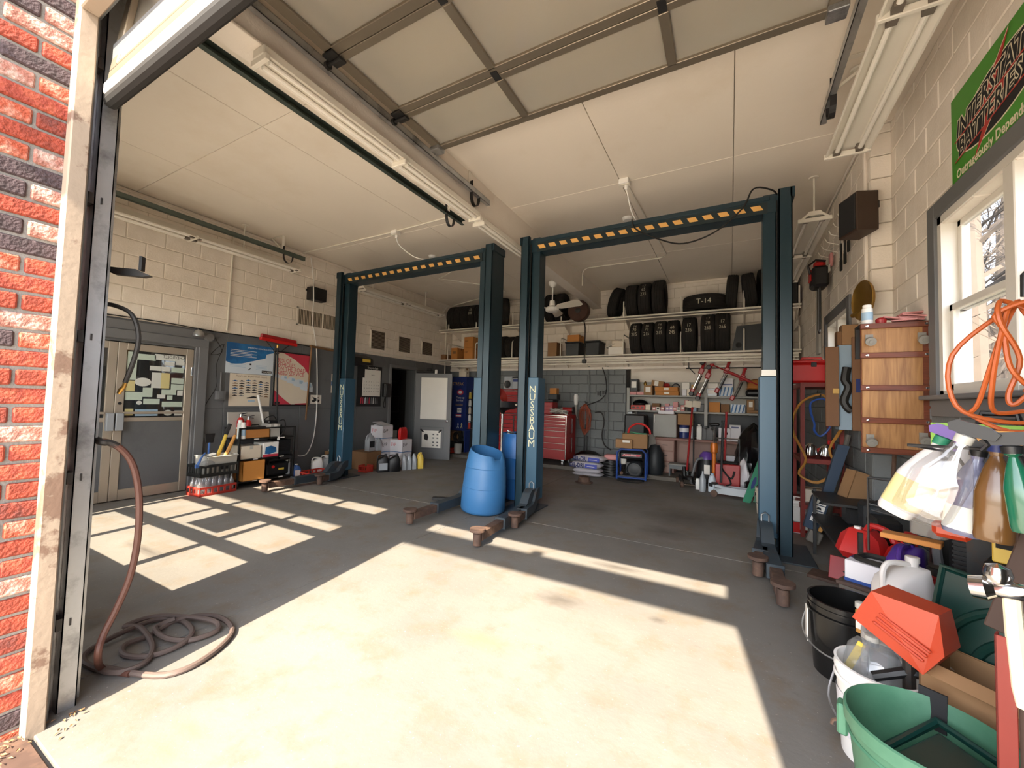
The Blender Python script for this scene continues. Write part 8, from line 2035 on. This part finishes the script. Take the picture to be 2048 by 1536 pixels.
# red fuel can on the cart
o = thing('fuel_can', 'red plastic fuel can lying on the dark cart', 'fuel can', (*(0.792, 3.571, 0.529)[:2], .386), -38)
part('body', MB().box((0, 0, .10), (.26, .24, .20), ch=.05, taper=.82), 'can_red', o); part('shoulder', MB().box((.21, .02, .09), (.18, .2, .17), ch=.05, taper=.8), 'can_red', o)
part('spout_cap', MB().cyl((.23, .02, .17), (.25, .02, .235), .04, n=16), 'bright_red', o); part('grip', MB().tube([(.02, 0, .19), (.05, 0, .235), (.14, 0, .22), (.17, 0, .16)], .02, n=8, smooth=3), 'can_red', o); part('cap', MB().cyl((-.02, -.02, .195), (-.02, -.02, .215), .02, n=12), 'white_plastic', o)
o = thing('steel_stand', 'dark red folded steel stand on the floor by the black pail', 'stand', (*(0.819, 4.206, 0.000)[:2], 0), -20)
part('plate', MB().box((0, 0, .10), (.20, .03, .18), rx=-25, ch=.004), 'red_paint', o); part('base', MB().box((-.08, -.02, .012), (.30, .2, .024), ch=.004), 'rust', o); part('arm', MB().box((.05, -.05, .12), (.05, .18, .03), rx=35, ch=.004), 'red_paint', o)
cr = thing('wooden_crate', 'grey brown wooden crate behind the black pail', 'crate', (.76, 3.10, 0), -30)
part('crate_body', MB().box((0, 0, .19), (.30, .26, .38), ch=.004), 'concrete_ledge', cr); part('lip', MB().box((0, 0, .375), (.32, .28, .02), ch=.003), 'board_brown', cr)
o = cbox('parts_box', 'white box with black print and a dark hose on the wooden crate', (.76, 3.10, .387), (.26, .20, .12), -30, m='carton_white', face='y', lab=(.06, .05, .05, .05), labm='ink', tape='dark_blue_can')
part('stripe', MB().bb((-.131, -.1015, .0), (.131, -.1005, .018)), 'frame_blue', o); part('hose', MB().tube([(-.08, -.05, .13), (.06, -.07, .135), (.10, .05, .13), (-.05, .06, .135), (-.09, .0, .13)], .016, n=6, closed=True, smooth=4), 'hose_black', o)
jug('purple jug with a black cap behind the white jug', (.80, 2.83, .42), .12, .17, .30, 'jug_purple', 'black_plastic', rot=-35, neck=.7)
solo('wooden_block', MB().box((0, 0, .21), (.14, .14, .418), ch=.005), 'board_brown', 'dark block under the purple jug', 'block', (.80, 2.83, .001), -30)
# pails
pk = Vector((0.545, 2.772, 0.381)); 
o = pail('large glossy black pail at the left of the clutter', (pk.x, pk.y, 0), .165, pk.z, 'black_pail', -30)
part('label', MB().box((-.15, -.083, .22), (.004, .07, .17), rz=29), 'paper', o)
g_ = thing('glue_tube', 'orange tube standing in the rim of the black pail', 'tube', (pk.x + .02, pk.y - .165, pk.z - .08), -30); part('tube', MB().lathe([(0, 0), (.018, 0), (.019, .10), (.012, .11), (0, .11)], n=14), 'orange_wood', g_); part('cap', MB().lathe([(.014, .11), (.02, .115), (.02, .14), (.012, .145), (0, .145)], n=14), 'grey_plastic', g_); part('label', MB().bb((-.012, -.0195, .02), (.012, -.0185, .07)), 'paper', g_)
pw2 = Vector((0.652, 2.453, 0.397))
pail('white lidded pail under the white jug', (pw2.x + .02, pw2.y, 0), .13, .36, 'jug_white', -30, lid='jug_white', bail=False)
jug('grimy white jug with a printed label standing on the lidded pail', (pw2.x + .03, pw2.y + .0, .378), .14, .19, .36, 'jug_white', 'jug_white', lab=(.12, .50), labm='poster_cream', rot=-62, neck=.7)
pw = Vector((0.538, 2.187, 0.373))
o = pail('white pail holding a grey funnel jug beside the green tub', (pw.x - .01, pw.y - .01, 0), .138, .36, 'white_plastic', -30, band=(.25, .75, 'carton_white'))
jug('cloudy funnel topped jug standing in the white pail', (pw.x - .02, pw.y + .03, .14), .15, .17, .32, 'clear_plastic', 'grey_plastic', rot=-30)
solo('yellow_scraper', MB().box((0, 0, .10), (.028, .006, .2), ch=.002), 'yellow_plastic', 'yellow strip sticking out of the white pail', 'strip', (pw.x - .12, pw.y + .05, .24), (0, 22, -30))
solo('dark_tool_handle', MB().tube([(0, 0, 0), (.10, .02, .05), (.2, .03, .06)], [.018, .02, .015], n=8), 'tool_black', 'dark tool handle lying across the white pail', 'handle', (pw.x - .04, pw.y - .06, .34), -10)
# orange fuel can lying tilted
o = thing('fuel_can', 'orange red plastic fuel can tipped over the lidded pail', 'fuel can', (0.584, 2.066, 0.575), (0, 0, 0))
M_ = T(0, 0, 0.02, rx=0, ry=26, rz=-35, s=.88)
b = MB(); vs = [(-.13, -.08, -.10), (.13, -.08, -.10), (.13, .08, -.10), (-.13, .08, -.10), (-.13, -.08, .06), (.06, -.06, .14), (.06, .06, .14), (-.13, .08, .06), (.14, -.08, .02), (.14, .08, .02)]
b.add(vs, [(0, 3, 2, 1), (0, 1, 8, 5, 4), (3, 7, 6, 9, 2), (0, 4, 7, 3), (4, 5, 6, 7), (5, 8, 9, 6), (1, 2, 9, 8)], M_); part('body', b, 'orange_red', o, smooth=20)
for k in range(3): part('rib', MB().add(*(lambda q: (q.v, q.f))(MB().box((.02 + .0 * k, -.083, -.05 + k * .025), (.18, .012, .01), ch=.004)), M_), 'orange_red', o)
part('prop', MB().cyl((.02, .06, -.33), (.02, .06, -.06), .02, n=8), 'dark_steel', o)
# open carton and green tote lid
cb = Vector((0.657, 1.952, 0.440))
cbox('carton', 'open brown carton between orange fuel can and green tub', (.785, 2.04, .285), (.29, .19, .20), (0, 0, -42), m='cardboard', op=True, flaps=.05)
solo('wooden_block', MB().box((0, 0, .143), (.18, .14, .286), ch=.006), 'board_brown', 'dark block under the open brown carton', 'block', (.785, 2.04, .001), -42)
o = thing('plastic_tote', 'dark green plastic tote with arched ribs propped behind the carton', 'tote', (0.831, 2.199, 0.588), (-8, 6, -38))
part('panel', MB().box((0, 0, 0), (.26, .03, .34), ch=.014), 'tote_green', o)
for k in range(2):
    r_ = .22 - .09 * k; part('arch', MB().tube([(.13 - r_ * math.cos(a_ * .175), -.016, -.15 + r_ * math.sin(a_ * .175) * 1.15) for a_ in range(10)], .016, n=8), 'tote_green', o)
part('edge', MB().tube([(-.13, -.01, -.17), (-.13, -.01, .17), (.13, -.01, .17), (.13, -.01, -.17)], .012, n=6), 'tote_green', o); part('strip', MB().bb((-.14, -.03, -.19), (.16, -.01, -.175)), 'aluminium', o)
part('stand', MB().bb((-.1, .02, -.42), (.1, .05, -.1)), 'board_brown', o)
# green tub with dark tray
gt = Vector((0.546, 1.751, 0.407))
o = thing('garbage_tub', 'faded green round tub in the lower right corner', 'tub', (gt.x, gt.y, 0), -30)
r_ = .205; h_ = gt.z + .0
part('shell', MB().lathe([(0, 0), (r_ * .78, 0), (r_ * .97, h_ * .9), (r_ * 1.02, h_ * .905), (r_ * 1.02, h_), (r_ * .985, h_ + .004), (r_ * .95, h_ * .9), (r_ * .75, .012), (0, .012)], n=40), 'tub_green', o)
part('rim_rib', MB().lathe([(r_ * .955, h_ * .80), (r_ * .985, h_ * .815), (r_ * .96, h_ * .83)], n=40, cap=False), 'tub_green', o)
part('lug', MB().box((-r_ * 1.0, -.05, h_ * .82), (.03, .05, .10), rz=15, ch=.006), 'tub_green', o); part('tape', MB().box((-.04, r_ * .955, h_ * .92), (.07, .01, .12), rx=-8), 'ink', o); part('twine', MB().tube([(-r_ * 1.02, -.06, h_ * .8), (-r_ * 1.1, -.07, h_ * .78), (-r_ * 1.12, -.07, h_ * .74)], .005, n=5), 'rust', o)
o = thing('oil_tray', 'dark green tray standing inside the green tub', 'tray', (gt.x + .02, gt.y - .01, h_ - .12), (0, 0, -55))
part('tray', MB().box((0, 0, 0), (.20, .26, .03), rx=18, ch=.012), 'tote_green', o); part('rim', MB().tube([(-.11, -.13, -.02), (-.11, .13, .07), (.11, .13, .07), (.11, -.13, -.02)], .014, n=8, closed=True), 'tote_green', o)
# hammer, red angle iron, brown board at the frame edge
hp_ = Vector((0.615, 1.495, 0.945))
o = thing('ball_peen_hammer', 'ball peen hammer with a pale handle resting head up at the right edge', 'hammer', hp_, (0, 0, -28))
o.scale = (1.35, 1.35, 1.35)
part('head', MB().lathe([(0, -.05), (.020, -.05), (.022, -.03), (.014, -.018), (.018, .0), (.014, .016), (.012, .024), (.02, .036), (.02, .05), (.012, .06), (0, .062)], n=18, M=T(0, 0, .0, ry=78)), 'chrome', o)
part('peen', MB().lathe([(0, -.02), (.016, -.014), (.02, 0), (.016, .014), (0, .02)], n=14, M=T(-.015, 0, .025)), 'chrome', o)
part('handle', MB().tube([(0, 0, .01), (.004, 0, -.08), (.010, 0, -.17), (.014, 0, -.20)], [.0115, .0125, .0135, .0125], n=10), 'sign_cream', o)
an_t, an_b = Vector((0.588, 1.486, 0.829)), Vector((0.623, 1.581, 0.430))
o = thing('angle_iron', 'worn red angle iron post standing at the right edge', 'post', (an_t.x + .03, an_t.y, 0), -28)
part('flange', MB().bb((-.035, 0, 0), (.0, .005, an_t.z), ch=.001).bb((-.035, 0, 0), (-.03, .03, an_t.z), ch=.001), 'red_post', o); part('inner_web', MB().bb((.0, .02, 0), (.06, .026, an_t.z - .05)), 'reel_brown', o); part('foot', MB().bb((-.06, -.04, 0), (.12, .08, .008)), 'red_post', o)
bt = Vector((0.736, 1.744, 0.908))
solo('brown_board', MB().box((0, 0, 0), (.16, .02, .40), ry=14, ch=.003).box((.06, .03, -.36), (.05, .05, .70)), 'board_brown', 'dark brown board leaning behind the hammer', 'board', (bt.x + .07, bt.y + .03, bt.z), -28)

# dark odds and ends filling the gaps under the window
def odd(name, label, cat, loc, size, m, rot=0, extra=None):
    o = thing(name, label, cat, loc, rot)
    part('body', MB().box((0, 0, size[2] / 2), size, ch=min(size) * .15), m, o)
    if extra: part(extra[0], extra[1], extra[2], o)
    return o
odd('drill_case', 'black drill case with a grey handle at the far end of the bench', 'case', (1.08, 3.02, BZ + .001), (.2, .1, .26), 'tool_black', -20, ('handle', MB().tube([(-.06, 0, .25), (-.05, 0, .30), (.05, 0, .30), (.06, 0, .25)], .012, n=8), 'grey_trim'))
odd('battery', 'black car battery with two posts on the bench under the window', 'battery', (1.08, 1.92, BZ + .001), (.17, .22, .18), 'tool_black', 0, ('terminal', MB().cyl((-.04, -.07, .18), (-.04, -.07, .20), .012, n=10).cyl((-.04, .07, .18), (-.04, .07, .20), .012, n=10), 'galvanised'))
odd('parts_bin', 'dark blue parts bin on the lower bench shelf', 'bin', (1.06, 2.55, .221), (.2, .28, .2), 'dark_blue_can', 0)
odd('parts_bin', 'black parts bin on the lower bench shelf', 'bin', (1.06, 2.12, .221), (.2, .28, .22), 'tool_black', 0)
odd('parts_bin', 'dark grey parts bin on the lower bench shelf, nearest the door', 'bin', (1.06, 1.72, .221), (.2, .28, .2), 'dark_bin', 0)
for k, (y, z_, h_) in enumerate(((3.85, .387, .24), (4.07, .387, .3), (4.6, .387, .17))):
    odd('dark_case', ('small', 'tall', 'low')[k] + ' dark case standing on the cart before the right wall', 'case', (.97, y, z_), (.16, .2, h_), ('tool_black', 'dark_bin', 'black_plastic')[k], 0)
solo('coiled_hose', MB().tube([((.13 + .006 * (j // 12)) * math.cos(j * .524), (.13 + .006 * (j // 12)) * math.sin(j * .524), .015 + .0022 * j) for j in range(44)], .013, n=6), 'hose_black', 'black hose coiled on the floor under the cart', 'hose', (.90, 4.3, 0))
leaner('pry_bar', 'rusty bar leaning on the right wall behind the cart', 'bar', (1.12, 4.35, .0), (1.2, 4.45, 1.15), .014, 'rust')
leaner('steel_tube', 'grey tube leaning on the wall left of the spray bottles', 'tube', (1.10, 3.35, .0), (1.2, 3.55, 1.05), .016, 'grey_trim')
leaf = MB()
for k in range(46):
    x = -2.46 + random.uniform(-.02, .20) * random.random(); y = .50 + random.uniform(-.10, .22)
    leaf.add([(0, 0, 0), (.012, .004, .003), (.022, 0, .001), (.011, -.005, .004)], [(0, 1, 2), (0, 2, 3)], T(x, y, .003 + .006 * random.random(), rz=random.uniform(0, 360), rx=random.uniform(-25, 25)))
lf = solo('dry_leaves', leaf, 'cardboard', 'dry leaf litter at the foot of the brick jamb', 'leaves', smooth=0); lf['kind'] = 'stuff'
